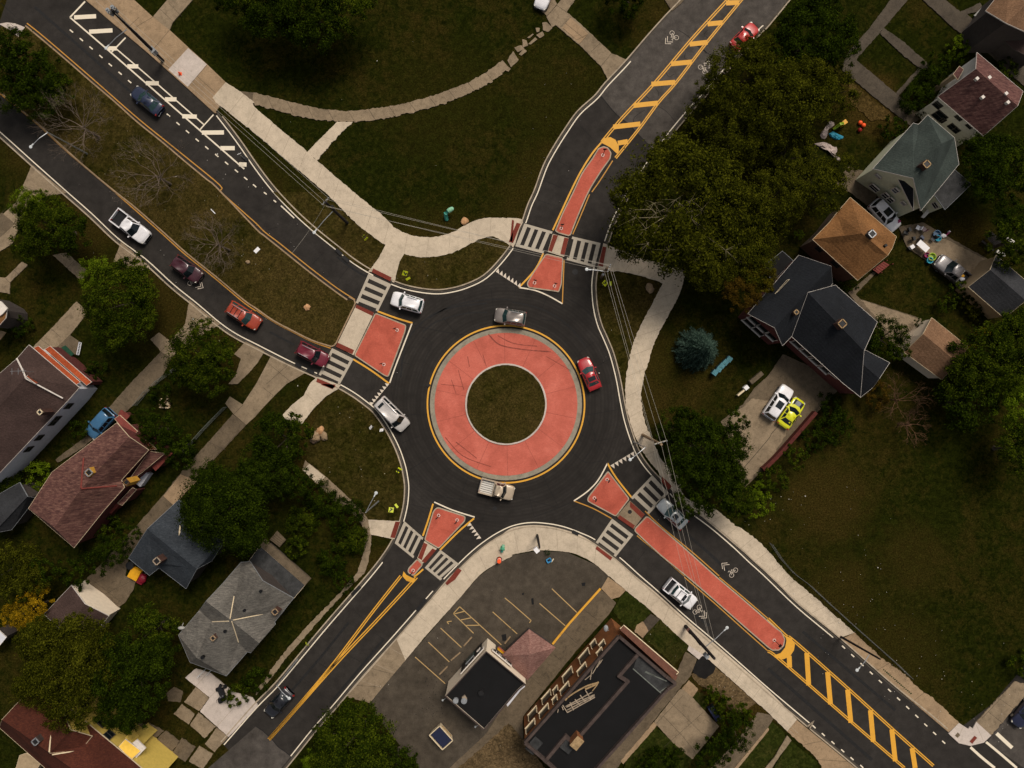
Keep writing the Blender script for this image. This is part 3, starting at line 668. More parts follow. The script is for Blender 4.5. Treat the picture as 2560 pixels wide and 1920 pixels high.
walk('path', 'old_concrete', '12: 425,660 600,800 760,945 870,1050 945,1130 985,1230 995,1330 985,1450 950,1600 910,1659 13: 780,130 630,290 480,460 270,700 130,885 0,1030', '12: 400,740 520,855 680,1010 800,1090 870,1150 920,1230 940,1330 930,1450 890,1580 860,1640 13: 720,150 560,310 430,450 210,700 70,900 0,985', .115, 30, (1.2, 1.8), jm=JD)
area('path', 'new_concrete', '12: 405,745 460,690 600,805 525,858', .119)
area('pavement', 'new_concrete', '12: 970,1172 1250,1186 1225,1260 1195,1342 990,1300', .1235, .6)
# left-hand driveways and front paths
area('driveway', 'old_concrete', '00: 275,1425 400,1530 575,1668 420,1690 230,1800 s: 30,610 -20,640 -20,560 40,505 55,470', .12, .7, ('00: 200,1610 330,1659', '01: 85,100 200,200', '01: 15,180 95,100'))
area('driveway', 'dark_concrete', '01: -20,200 15,178 130,275 60,340 -20,410', .124)
area('driveway', 'old_concrete', '01: 1045,432 1298,645 1200,690 1120,670 980,600', .12, .6, ('01: 1010,520 1120,640', '01: 1150,520 1050,620'))
area('driveway', 'old_concrete', '01: 1635,935 1902,1143 1758,1226 1640,1310 1480,1430 1390,1380 1300,1272 1372,1214 1470,1290 1575,1170 1600,1140', .12, .6, ('01: 1590,1150 1750,1225', '01: 1660,1130 1780,1045', '01: 1390,1375 1470,1290'))
area('driveway', 'dark_concrete', '01: 1390,1378 1482,1432 1420,1560 1340,1659 02: 1240,100 1100,230 950,350 700,560 500,680 480,650 720,470 930,215 1120,0', .117, .8, ('02: 1000,130 1090,200', '02: 840,320 930,400', '02: 620,510 680,570'))
area('path', 'old_concrete', '01: 455,545 570,522 748,680 705,772', .116, .8, ('01: 570,660 650,590',))
area('path', 'old_concrete', '01: 0,735 45,745 190,600 238,632 85,782 82,880 -20,860 -20,745', .116, .6, ('01: 45,745 85,785', '01: 120,675 170,715'))
area('driveway', 'old_concrete', '01: 290,1335 470,1150 660,945 760,1040 600,1240 480,1350 350,1440 270,1420', .116, .7, ('01: 440,1180 530,1260', '01: 350,1270 430,1330'))
area('path', 'dark_concrete', '01: 600,1235 680,1290 662,1405 560,1390 500,1335', .119)
area('driveway', 'old_concrete', '01: 2120,1292 2212,1340 11: 0,1335 72,1378 10,1480 -60,1560 -160,1659 -240,1659 -180,1590 -130,1440 -190,1400', .12, .7)
DR5 = P('11: 130,1415 430,1560') + P('12: 262,0 160,100 50,215 -10,285 02: 2150,330 2128,352 2020,262 1945,168 1985,108 2095,178 2212,0')
slab('driveway', 'old_concrete', DR5, .12)
for j in ('11: 130,1500 300,1640', '12: 60,30 150,100', '02: 2020,262 2100,180', '11: 280,1490 90,1659'): JD.strip(P(j), .8, .124)
area('pavement', 'new_concrete', '11: 525,1598 560,1605 730,1670 12: 715,38 600,110 490,220 390,352 320,385 228,268 300,190 410,100 470,-10', .1235, .7, ('12: 300,190 395,340', '12: 430,80 530,180'))
area('driveway', 'dark_concrete', '02: 2010,262 2128,352 1850,650 1640,860 1540,1010 1330,1260 1110,1520 1080,1659 03: 1180,20 1150,120 1080,230 1000,288 760,80 720,50 02: 790,1640 960,1460 1210,1190 1410,960 1590,730 1800,500', .117, .8, ('02: 1600,740 1740,760', '02: 1410,970 1500,1050', '02: 1220,1190 1330,1260', '02: 1800,500 1950,570', '02: 1700,870 1850,640 2050,430', '03: 780,20 1050,230', '03: 900,30 760,80', '03: 1180,20 900,160', '02: 930,1500 1100,1610'))
area('driveway', 'tan_concrete', '02: 1560,780 1700,840 1500,1050 1410,970', .121)
area('driveway', 'white_concrete', '03: 1600,880 1690,800 1820,840 2010,1000 2180,1050 2230,1120 1975,1392 1728,1170 1812,1050', .12, .6, ('03: 1690,955 1800,830', '03: 1812,1050 1900,960', '03: 1870,1305 2100,1050', '03: 1900,1080 2020,1130'))
for q in ('1690,960 1805,1052 1722,1168 1590,1090', '1570,1108 1680,1195 1630,1285 1500,1190', '1712,1182 1862,1302 1770,1402 1640,1288', '1870,1312 1972,1392 1850,1522 1770,1452', '1720,1470 1840,1542 1750,1670 1630,1602'):
    area('driveway', 'old_concrete', '03: ' + q, .116, 1)
for q in ('1500,960 1580,1000 1560,1090 1450,1080 1440,1010', '1290,1272 1420,1340 1320,1420 1240,1330', '1430,1340 1560,1430 1480,1520 1330,1430', '1570,1400 1690,1480 1600,1610 1490,1525', '1310,1520 1420,1510 1350,1600 1290,1560', '1060,1215 1270,1290 1200,1330 1030,1250'):
    area('driveway', 'dark_concrete', '03: ' + q, .114, 1.2)
# right-hand paths and yards
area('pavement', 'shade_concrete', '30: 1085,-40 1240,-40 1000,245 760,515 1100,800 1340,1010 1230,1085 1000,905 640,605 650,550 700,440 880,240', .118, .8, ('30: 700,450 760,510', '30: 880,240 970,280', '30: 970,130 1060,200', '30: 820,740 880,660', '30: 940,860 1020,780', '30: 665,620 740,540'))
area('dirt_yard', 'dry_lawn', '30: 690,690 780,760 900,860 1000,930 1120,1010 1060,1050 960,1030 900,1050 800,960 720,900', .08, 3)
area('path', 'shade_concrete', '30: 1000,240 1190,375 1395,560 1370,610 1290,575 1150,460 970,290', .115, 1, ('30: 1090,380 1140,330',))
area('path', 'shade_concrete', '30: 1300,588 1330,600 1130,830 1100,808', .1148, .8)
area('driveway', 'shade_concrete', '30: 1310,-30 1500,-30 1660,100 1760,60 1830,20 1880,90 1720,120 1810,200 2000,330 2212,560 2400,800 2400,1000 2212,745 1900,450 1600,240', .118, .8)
area('path', 'dark_concrete', '30: 700,1440 850,1480 960,1659 31: 890,140 720,10 560,-80', .112, 1)
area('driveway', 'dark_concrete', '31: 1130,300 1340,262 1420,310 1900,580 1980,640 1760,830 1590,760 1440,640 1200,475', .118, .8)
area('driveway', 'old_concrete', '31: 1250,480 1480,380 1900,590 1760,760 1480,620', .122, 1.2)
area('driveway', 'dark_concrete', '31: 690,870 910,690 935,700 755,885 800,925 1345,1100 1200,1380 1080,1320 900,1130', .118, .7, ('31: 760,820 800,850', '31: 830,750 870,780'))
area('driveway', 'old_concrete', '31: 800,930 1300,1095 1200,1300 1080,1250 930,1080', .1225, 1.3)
DRV = P('22: 1805,325 1900,250 1990,180 2100,30 2212,-70 31: 130,1400 350,1500 700,1659 32: 610,0 600,60 420,250 220,490 0,720 22: 2212,700 2040,870 2000,900 1930,720 1900,560')
slab('driveway', 'dark_concrete', jag(DRV + DRV[:1], .8)[:-1], .117)
area('driveway', 'old_concrete', '22: 1850,330 2080,120 2212,150 32: 180,250 150,450 0,680 22: 2212,680 2050,830 1960,650 1930,520', .1215, 2)
JD.strip(CR(P('22: 1990,740 2212,480 32: 30,430 120,330'), 4), 1.5, .1255)
# ground round the burnt block and the shop
LOT = P('22: 0,1480 230,1442 480,1456 720,1562 835,1662 23: 842,8 765,112 345,592 100,860 -20,1040 13: 2000,1362 1660,1680 1420,1680 1030,1200 975,1105 1290,730 1760,192 1925,2 12: 2060,1566 2212,1494')
slab('car_park', 'lot_asphalt', LOT, .09)
area('path', 'tan_concrete', '23: 830,8 985,122 930,180 860,200 770,108', .116, 0)
area('path', 'dark_concrete', '23: 766,115 900,232 845,325 560,640 95,1215 100,1450 13: 2212,1659 1640,1690 1990,1362 23: 0,1010 345,592', .112, .6, ('23: 620,290 740,380', '23: 450,480 570,590', '23: 330,650 430,740', '23: 150,860 250,950'))
area('dirt_yard', 'dirt', '13: 2180,1270 2212,1300 23: 90,1400 330,1720 -200,1750 13: 1700,1700 1860,1560 2000,1440', .1155, 2)
area('path', 'shade_concrete', '23: 1200,328 1278,375 1130,535 1055,470', .117)
area('path', 'tan_concrete', '23: 1080,420 1130,390 1180,470 1130,535 1060,480', .119, 1)
area('lawn', 'bright_grass', '23: 985,128 1200,300 1195,330 1060,470 940,400 870,300 930,190', .113, 1.5)
area('lawn', 'bright_grass', '23: 1280,370 1535,600 1400,780 1280,660 1135,535', .1135, 1.5)
area('alley', 'dark_concrete', '23: 1500,655 1600,715 1540,870 1460,960 1250,1220 960,1590 880,1700 700,1700 1100,1250 1350,960 1420,840', .1125, 1)
area('dirt_yard', 'dirt', '23: 1545,850 1760,790 2112,1095 1990,1185 1880,1170 1800,1030 1600,930', .114, 1.6)
area('road_patch', 'patch_asphalt', '23: 1650,690 1755,780 1745,830 1665,895 1570,850 1565,800 1600,735', .1285, 1.6)
area('driveway', 'old_concrete', '23: 1445,985 1500,960 1560,1050 1790,1300 1558,1585 1400,1450 1228,1262 1300,1170', .1165, .5, ('23: 1330,1050 1640,1360 1720,1380', '23: 1310,1210 1480,1390 1580,1520', '23: 1650,1180 1310,1480', '23: 1480,1030 1250,1270'))
area('driveway', 'tan_concrete', '23: 1470,970 1530,900 1610,980 1560,1050', .1205, .8)
area('path', 'tan_concrete', '23: 1225,1262 1255,1292 960,1625 938,1600', .118, .8)
area('lawn', 'bright_grass', '23: 1245,1310 1420,1460 1555,1585 1500,1720 950,1720 1000,1560', .111, 2)
area('lawn', 'bright_grass', '23: 1590,1000 1650,1010 1700,1130 1650,1190 1550,1050', .111, 1.2)
area('driveway', 'dark_concrete', '23: 2120,1180 2212,1195 2260,1230 2212,1310 1900,1680 1700,1680 1950,1420', .1135, .8)
area('path', 'tan_concrete', '23: 2212,1310 2225,1325 1940,1680 1905,1680', .1175, .5)
area('path', 'old_concrete', '33: 60,1560 165,1380 205,1420 100,1560 20,1680 -40,1680', .118, .6)
area('lawn', 'bright_grass', '33: -20,1290 35,1260 140,1345 150,1400 40,1560 -60,1690 -320,1720', .1115, 1.4)
area('lawn', 'bright_grass', '33: 190,1420 420,1600 430,1720 20,1720', .1112, 1.4)
area('lawn', 'dry_grass', '11: 560,1 150,1 345,195 515,350 700,495 850,615 970,680 1065,570 1118,462 900,305', .1005, 0)
VERGE = [p for p in EA if 978 < p[0] < 1285 and p[1] > 610]
slab('verge', 'dry_grass', off(VERGE, OFS + 1) + P('21: -25,430 11: 2060,388 1960,402 1880,438 1720,518 1560,558 1420,563 1275,535 1240,600 1200,780'), .1)
slab('verge', 'dry_grass', [p for p in reversed(off(ED, OFS + 1)) if 965 < p[1] < 1300 and p[0] > 855] + P('12: 1245,1186 970,1172 940,1125 870,1048 760,942 600,798 440,660 420,480 500,330 560,200 700,45'), .1)
slab('verge', 'dry_grass', [p for p in off(EB, OFS + 1) if 680 < p[1] < 985] + P('21: 980,1659 1010,1450 1060,1270 1130,1120 1200,990 1260,870 1305,790 1100,722 860,685 740,670'), .1)
st(JO, 'pavement_joint', 'joint'); st(JD, 'pavement_joint', 'dark_joint')
# car park lines
m = MB()
for s in ('1760,265 1705,325', '1705,325 1880,495', '1760,265 2120,595', '1705,330 1800,305', '1770,380 1862,360', '1815,427 1932,425', '1595,450 1775,617', '1490,572 1670,742', '1375,700 1635,930', '2045,310 2212,460', '2150,190 2215,242', '1650,395 1690,390', '1650,395 1665,415'):
    m.strip(P('13: ' + s), 2.2, .094)
for s in ('0,240 165,385', '165,385 150,405', '238,237 460,430', '345,110 560,315', '-10,450 45,500'): m.strip(P('23: ' + s), 2.2, .094)
st(m, 'road_marking', 'stall_paint')
slab('kerb', 'yellow_paint', off(P('23: 765,110 500,405 350,590'), 2.5) + list(reversed(off(P('23: 765,110 500,405 350,590'), -2.5))), .24)
m = MB()
rs = random.Random(3)
for k in range(70):
    x, y = rs.uniform(1380, 1900), rs.uniform(300, 1250)
    c = P('13: %g,%g' % (x if k % 3 else rs.uniform(1400, 1640), y if k % 3 else rs.uniform(760, 1150)))[0]
    m.flat([(c[0] + rs.uniform(.5, 1.1) * 1.5 * math.cos(a * .9), c[1] + rs.uniform(.5, 1.1) * 1.5 * math.sin(a * .9)) for a in range(7)], .0935)
for s in ('23: 165,195 185,190 190,245 170,248', '23: 600,60 635,55 630,85 605,88', '13: 2120,510 2160,500 2165,560 2130,560', '23: 85,150 105,145 100,165 88,165'): m.flat(P(s), .0936)
st(m, 'oil_stain', 'seam')
# iron covers
m = MB()
for s, r in (('21: 545,690', 7.5), ('22: 1018,1105', 5.2), ('12: 2063,1075', 5.5), ('00: 1450,1010', 4)):
    c = P(s)[0]; m.flat(disc_pts(r, 18, *c), .1525 if s[:2] == '22' else .0175)
st(m, 'manhole_cover', 'iron')
m = MB()
for k in range(18):   # weeds in the joints of the old pavement
    t = k / 17
    c = P('33: %g,%g' % (1000 + 235 * t, 810 + 205 * t))[0]
    m.flat([(c[0] + rs.uniform(.6, 1.3) * 2.6 * math.cos(a * 6.28 / 7), c[1] + rs.uniform(.6, 1.3) * 2.0 * math.sin(a * 6.28 / 7)) for a in range(7)], .1245 + k * 1e-5)
st(m, 'weed_growth', 'weed', 'stuff')
# ================================================================ TREES AND SHRUBS
leafmat('leaf_dark', (0.0029, 0.0050, 0.0005), (0.0078, 0.0137, 0.0011), (0.0314, 0.0470, 0.0029))
leafmat('leaf_mid', (0.0036, 0.0062, 0.0006), (0.0130, 0.0219, 0.0014), (0.0574, 0.0717, 0.0044))
leafmat('leaf_olive', (0.0058, 0.0067, 0.0006), (0.0196, 0.0224, 0.0016), (0.0694, 0.0694, 0.0054))
leafmat('leaf_bronze', (0.0078, 0.0067, 0.0007), (0.0280, 0.0235, 0.0020), (0.0918, 0.0739, 0.0060))
leafmat('leaf_yellow', (0.0392, 0.0291, 0.0018), (0.1344, 0.0840, 0.0036), (0.3360, 0.1904, 0.0072))
leafmat('leaf_bright', (0.0134, 0.0235, 0.0012), (0.0470, 0.0739, 0.0030), (0.1120, 0.1456, 0.0072))
leafmat('needle_blue', (.006, .012, .009), (.018, .032, .024), (.05, .078, .058))
leafmat('leaf_rust', (0.0134, 0.0090, 0.0012), (0.0358, 0.0224, 0.0030), (0.0784, 0.0448, 0.0066))

def crown_mesh(name, R, n_cl, n_leaf, leaf, seed, flat=.62, gap=.0, lobes=5):
    """a crown of radius R and mean height 0: leaves in clumps over an uneven shell"""
    rd = random.Random(seed)
    m = MB(); cl = []
    for i in range(n_cl):
        while True:
            d = Vector((rd.gauss(0, 1), rd.gauss(0, 1), rd.gauss(.25, .9)))
            if d.length > .1: break
        d.normalize()
        if d.z < -.45: d.z *= -.5; d.normalize()
        rim = 1 + .20 * noise.noise(d * 1.9 + Vector((seed * 3.1, 0, 0))) + .13 * noise.noise(d * 4.5 + Vector((seed, 5, 0)))
        rr = R * rim * (1 - .55 * rd.random() ** 2.2)
        cl.append((Vector((d.x * rr, d.y * rr, d.z * rr * flat)), R * rd.uniform(.10, .21), d))
    per = n_leaf // n_cl
    vs = []; fs = []
    for c, cr, d in cl:
        k = max(4, int(per * rd.uniform(.5, 1.5)))
        for _ in range(k):
            o = Vector((rd.gauss(0, .5), rd.gauss(0, .5), rd.gauss(0, .36))) * cr
            p = c + o
            nrm = (Vector((0, 0, .9)) + d * .7 + o / cr * .5 + Vector((rd.uniform(-1, 1), rd.uniform(-1, 1), rd.uniform(-.5, .5))) * .75).normalized()
            a = nrm.orthogonal().normalized(); a = Matrix.Rotation(rd.uniform(0, 6.28), 3, nrm) @ a; b = nrm.cross(a)
            s = leaf * rd.uniform(.55, 1.35); w = s * rd.uniform(.35, .6)
            n = len(vs)
            vs += [tuple(p - a * s * .5), tuple(p + b * w * .5 + nrm * s * .06), tuple(p + a * s * .5), tuple(p - b * w * .5 + nrm * s * .06)]
            fs.append((n, n + 1, n + 2, n + 3))
    m.v = vs; m.f = fs; m.m = [0] * len(fs)
    return m.mesh(name, 'leaf_mid')

def spruce_mesh(name, R, seed):
    rd = random.Random(seed); m = MB()
    for i in range(6500):
        t = rd.random() ** .55                       # 0 at the top, 1 at the skirt
        a = rd.uniform(0, 6.283)
        arm = .80 + .2 * abs(math.sin(a * 6.5 + 3 * t))
        r = R * t * arm * (1 - .5 * rd.random() ** 2.5) * rd.uniform(.9, 1.06)
        z = (1 - t) * R * 2.3 - R * .9 + rd.gauss(0, .12)
        d = Vector((math.cos(a), math.sin(a), -.25)); p = Vector((r * math.cos(a), r * math.sin(a), z))
        d = (d + Vector((rd.uniform(-1, 1), rd.uniform(-1, 1), rd.uniform(-.4, .4))) * .55).normalized()
        s = rd.uniform(.22, .42); b = d.cross(Vector((0, 0, 1))).normalized() * s * .13
        m.poly([p, p + d * s * .5 + b, p + d * s, p + d * s * .5 - b])
    return m.mesh(name, 'needle_blue')

def branch_mesh(name, R, zt, seed, depth=4, n0=7, mat='grey_bark', spread=1.0, r0=.13):
    rd = random.Random(seed); m = MB()
    def grow(p, d, l, r, lev):
        pts = [p]; rr = [r]; q = p
        for k in range(3):
            d = (d + Vector((rd.uniform(-1, 1), rd.uniform(-1, 1), rd.uniform(-.25, .45))) * .25).normalized()
            q = q + d * l / 3; pts.append(q); rr.append(r * (1 - .2 * (k + 1)))
        m.tube(pts, rr, 5 if lev < 2 else 3)
        if lev < depth:
            for k in range(3 if lev < 2 else rd.choice((2, 3, 3))):
                t = pts[rd.choice((2, 3, 3))] if k else q
                nd = (d + Vector((rd.uniform(-1, 1), rd.uniform(-1, 1), rd.uniform(-.3, .4))) * .85).normalized()
                grow(t, nd, l * rd.uniform(.55, .8), max(.007, r * .55), lev + 1)
    for k in range(n0):
        a = 6.283 * k / n0 + rd.uniform(-.4, .4)
        grow(Vector((0, 0, zt * rd.uniform(.45, .75))), Vector((math.cos(a) * spread, math.sin(a) * spread, rd.uniform(.25, .8))).normalized(), R * .48, r0, 0)
    return m.mesh(name, mat)

CROWN = {'XL': [crown_mesh('crown_xl', 6.5, 170, 26000, .32, s) for s in (11, 12, 13)],
         'L': [crown_mesh('crown_l', 4.8, 120, 15000, .28, s) for s in (21, 22, 23, 24)],
         'M': [crown_mesh('crown_m', 3.2, 66, 7600, .24, s) for s in (31, 32, 33)],
         'S': [crown_mesh('crown_s', 1.7, 30, 1900, .22, s, .75) for s in (41, 42, 43)],
         'AIRY': [crown_mesh('crown_airy', 6.5, 130, 11000, .28, s, .5) for s in (51, 52)]}
BASE = {'XL': 6.5, 'L': 4.8, 'M': 3.2, 'S': 1.7, 'AIRY': 6.5}
TR = random.Random(99)
def crown_obj(parent, kind, R, z, mat, off_=(0, 0), sq=(1, 1), name='crown'):
    me = TR.choice(CROWN[kind])
    o = bpy.data.objects.new(name, me); COL.objects.link(o); o.parent = parent
    k = R / BASE[kind]
    o.location = (off_[0], off_[1], z); o.scale = (k * sq[0], k * sq[1], k); o.rotation_euler = (0, 0, TR.uniform(0, 6.28))
    o.material_slots[0].link = 'OBJECT'; o.material_slots[0].material = MATS[mat]
    return o
TRUNK = {}
def trunk_obj(parent, R, z, mat='bark'):
    key = (round(R), round(z), mat)
    if key not in TRUNK:
        rd = random.Random(int(R * 10 + z)); m = MB(); r = .06 + .045 * R
        fork = z * .45
        m.tube([(0, 0, 0), (0, 0, .2), (.03, 0, fork * .6), (0, .04, fork)], [r * 1.5, r * 1.1, r, r * .9], 8)
        for k in range(5):
            a = 1.2566 * k + rd.uniform(-.4, .4); e = Vector((math.cos(a), math.sin(a), 0)) * R * .55
            m.tube([(0, 0, fork * .95), Vector((0, 0, fork + (z - fork) * .5)) + e * .4, Vector((0, 0, z + R * .1)) + e], [r * .6, r * .4, r * .1], 6)
        TRUNK[key] = m.mesh('trunk', mat)
    o = bpy.data.objects.new('trunk', TRUNK[key]); COL.objects.link(o); o.parent = parent
    return o

def tree(label, x, y, r, mat='leaf_mid', z=None, kind=None, name='leafy_tree', cat='tree', group='leafy trees round the junction', frame='s', sq=(1, 1), extra=(), trunk='bark'):
    x, y = P('%s: %g,%g' % (frame, x, y))[0]
    if frame != 's': r = r * FR[frame][2]
    Rm = r / PPM
    if kind is None: kind = 'XL' if Rm > 5.4 else 'L' if Rm > 3.9 else 'M' if Rm > 2.1 else 'S'
    if z is None: z = {'XL': 6.5, 'L': 5.2, 'M': 3.2, 'S': Rm * .8, 'AIRY': 9}[kind]
    w = W((x, y), z); Rm *= (H - z) / H
    t = thing(name, label, cat, (w.x, w.y, 0), 0, group)
    crown_obj(t, kind, Rm / 1.12, z, mat, sq=sq)
    for ex, ey, er, em in extra:      # further lobes of the same crown
        k = 'L' if er / PPM > 3.9 else 'M' if er / PPM > 2.1 else 'S'
        v = W((x + ex, y + ey), z) - w
        crown_obj(t, k, er / PPM / 1.1 * (H - z) / H, z + TR.uniform(-.8, .6), em or mat, (v.x, v.y))
    if z > 1.6: trunk_obj(t, Rm, z, trunk)
    return t
def shrub(label, x, y, r, mat='leaf_mid', frame='s', z=None, sq=(1, 1), extra=(), cat='shrub', name='garden_shrub', group='shrubs in the yards'):
    return tree(label, x, y, r, mat, z if z is not None else .9, None, name, cat, group, frame, sq, extra)

# upper left: median and its trees
tree('dark bushy tree over the upper left end of the grassy median', 58, 175, 78, 'leaf_dark', extra=((55, 25, 62, None), (-30, -55, 58, None), (30, 75, 55, None), (-50, 60, 55, None), (95, 50, 40, 'leaf_mid')))
for lab, x, y, r, sd, n0, mt in (('bare grey tree on the median next to the navy car lane', 206, 318, 86, 3, 14, 'grey_bark'), ('bare tree with pale limbs in the middle of the median', 392, 440, 90, 5, 13, 'grey_bark'), ('sparse leafless dark shrub tree on the median nearest the roundabout', 545, 612, 70, 8, 14, 'grey_bark')):
    w = W((x, y), 3.5); t = thing('bare_tree', lab, 'tree', (w.x, w.y, 0), TR.uniform(0, 6), 'bare trees on the median')
    me = branch_mesh('branches', r / PPM, 5.0, sd, 4, n0, mt, 1.0, .055)
    o = bpy.data.objects.new('branches', me); COL.objects.link(o); o.parent = t
    m = MB(); m.tube([(0, 0, 0), (0, 0, 1.2), (.05, .03, 3.7)], [.17, .13, .1], 7); m.build('trunk', mt, t)
tree('broad dark green tree at the top edge above the lawn', 770, 5, 105, 'leaf_dark', extra=((-95, 20, 80, 'leaf_dark'), (-150, -25, 60, 'leaf_mid'), (95, 5, 75, 'leaf_mid'), (20, 60, 70, 'leaf_dark'), (40, 30, 55, 'leaf_mid'), (-200, -20, 50, 'leaf_dark')))
tree('very dark tree cut by the top edge left of the striped road', 1568, -18, 60, 'leaf_dark')
# the wood on the right of the striped road
tree('deep green tree at the upper end of the wood beside the striped road', 2035, 85, 98, 'leaf_dark', extra=((-55, 45, 60, None), (60, 30, 60, None), (10, -55, 60, None)))
tree('dark tree behind the red parked car', 1935, 140, 60, 'leaf_dark')
tree('olive tree overhanging the kerb below the red parked car', 1850, 190, 92, 'leaf_olive', extra=((-60, 40, 55, None), (50, -55, 55, None)))
tree('tall olive tree in the middle of the wood by the striped road', 1960, 255, 112, 'leaf_olive', extra=((60, -40, 70, None),))
tree('olive tree in the wood beside the dry brown lawn', 2070, 230, 78, 'leaf_olive')
tree('olive tree leaning over the road bend where the surfacing changes', 1770, 300, 66, 'leaf_olive', extra=((-30, 40, 42, None),))
tree('olive tree in the shaded heart of the wood', 1855, 345, 84, 'leaf_olive')
tree('olive tree left of the blue and white tarps', 1970, 390, 74, 'leaf_olive')
tree('thin olive tree over the blue and white tarps', 2105, 420, 40, 'leaf_olive', kind='M', z=5)
tree('olive tree between the tarps and the tan roofed house', 2050, 470, 74, 'leaf_olive', z=5)
tree('dark olive tree at the corner of the tan roofed house', 1935, 500, 82, 'leaf_olive')
tree('small tree at the road bend by the pale driveway stub', 1668, 355, 36, 'leaf_olive', z=4)
def sycamore():
    z = 8.0; w = W((1700, 520), z); t = thing('sycamore_tree', 'huge airy sycamore with pale bare limbs over the pavement corner', 'tree', (w.x, w.y, 0))
    crown_obj(t, 'AIRY', 8.6 / 1.12, z, 'leaf_olive')
    for ex, ey, er in ((-95, 60, 78), (-20, -105, 80), (90, -60, 92), (100, 70, 100), (5, 90, 80), (-110, -40, 70), (150, 10, 80), (60, 140, 66)):
        v = W((1700 + ex, 520 + ey), z) - w
        crown_obj(t, 'L' if er > 85 else 'M', er / PPM / 1.12 * .9, z + TR.uniform(-1.8, .4), 'leaf_olive', (v.x, v.y))
    m = MB(); m.tube([(0, 0, 0), (0, 0, .3), (.05, 0, 2.5), (0, .1, 5)], [.62, .48, .4, .34], 10); m.build('trunk', 'pale_bark', t)
    m = MB(); rd = random.Random(17)
    for a in P('21: 1180,200 1080,340 1110,490 1200,110 1640,160 1330,560 1600,600 1560,250 1900,560 1450,90 980,200 1010,270 1380,80 1520,110'):
        e = W(a, 9.1) - w; e.z = 9.1
        mid = Vector((e.x * .5 + rd.uniform(-.5, .5), e.y * .5 + rd.uniform(-.5, .5), 8.3)); s = Vector((0, .1, 4.9)); q = e * .78 + mid * .22 + Vector((rd.uniform(-.3, .3), rd.uniform(-.3, .3), .75))
        m.tube([s, mid * .45 + s * .55, mid, q, e], [.2, .09, .05, .032, .012], 6)
        for k in range(6):
            f = e + Vector((rd.uniform(-1, 1), rd.uniform(-1, 1), rd.uniform(-.2, .3))) * 1.6
            m.tube([q, (q + f) * .5 + Vector((0, 0, .2)), f], [.022, .014, .006], 4)
    m.build('limb', 'pale_bark', t)
sycamore()
tree('dark olive tree below the sycamore behind the dark blue roof', 1862, 640, 84, 'leaf_olive', extra=((-85, 25, 66, None), (30, 60, 50, 'leaf_bronze'), (-10, 95, 50, 'leaf_rust')))
tree('olive tree behind the tan roofed house nearest the sycamore', 1895, 575, 66, 'leaf_olive')
# blue spruce
w = W((1749, 872), 2.2); t = thing('spruce_tree', 'round blue green spruce on the dark lawn by the teal bins', 'tree', (w.x, w.y, 0))
o = bpy.data.objects.new('crown', spruce_mesh('crown', 2.75, 5)); COL.objects.link(o); o.parent = t; o.location = (0, 0, 2.6)
m = MB(); m.cyl((0, 0, 0), .16, 1.6, 8, 0, .12); m.build('trunk', 'bark', t)
# right of the lower right pavement
tree('bushy green tree between the pavement and the gravel parking space', 1762, 1128, 92, 'leaf_dark', z=5.5, extra=((-30, -55, 55, 'leaf_dark'), (60, -10, 62, None), (55, 65, 58, None), (-45, 40, 55, None), (75, -75, 35, None)))
tree('dark green tree overhanging the pavement ramp at the right crossing', 1795, 1218, 78, 'leaf_dark', z=5, extra=((50, 28, 50, 'leaf_mid'), (-75, 40, 42, None)))
tree('dark small tree at the left rim of the gravel parking space', 1690, 1070, 56, 'leaf_dark', z=4)
shrub('light green bush at the foot of the gravel parking space', 1893, 1262, 40, 'leaf_bright', extra=((12, -35, 26, None),))
for lab, x, y, r, mt in (('light green bush at the lower end of the red fence', 1937, 1195, 38, 'leaf_mid'), ('green bush in the middle of the red fence', 1988, 1142, 34, 'leaf_mid'), ('dark leafy bush at the upper end of the red fence', 2030, 1098, 34, 'leaf_dark'), ('spreading dark bush on the lawn right of the red fence', 2085, 1066, 50, 'leaf_dark'), ('low dark bush on the lawn below the dark blue roof', 2075, 1012, 34, 'leaf_dark')):
    shrub(lab, x, y, r, mt)
w = W((2248, 985), 2.5)
for lab, xy, r, sd in (('leafless rust brown tree by the tan roofed garage', (2245, 1000), 62, 21), ('fan of dead rust brown branches on the lawn below the garages', (2272, 1062), 44, 22)):
    w = W(xy, 2.2); t = thing('dead_tree', lab, 'tree', (w.x, w.y, 0), TR.uniform(0, 6))
    o = bpy.data.objects.new('branches', branch_mesh('branches', r / PPM, 3.4, sd, 4, 8, 'rust_twig', 1, .06)); COL.objects.link(o); o.parent = t
    m = MB(); m.tube([(0, 0, 0), (0, 0, 1), (0, .05, 2.6)], [.11, .09, .06], 6); m.build('trunk', 'rust_twig', t)
shrub('brown green thicket beside the tan roofed garage', 2190, 985, 42, 'leaf_rust', z=1.2)
tree('big bright green tree at the right edge below the grey garage', 2478, 905, 100, 'leaf_mid', extra=((60, 40, 75, 'leaf_bright'), (-55, 45, 62, None), (30, -65, 62, None), (70, 110, 66, 'leaf_bright'), (95, 190, 52, None)))
tree('dark tree at the right edge behind the big bright tree', 2590, 850, 90, 'leaf_dark')
tree('dark tree filling the corner right of the lawn', 2420, 1010, 78, 'leaf_dark', z=4)
tree('green tree at the right edge of the large lawn', 2560, 1130, 70, 'leaf_mid', z=5)
shrub('dark round shrub at the lawn edge by the side street', 2555, 1658, 40, 'leaf_mid')
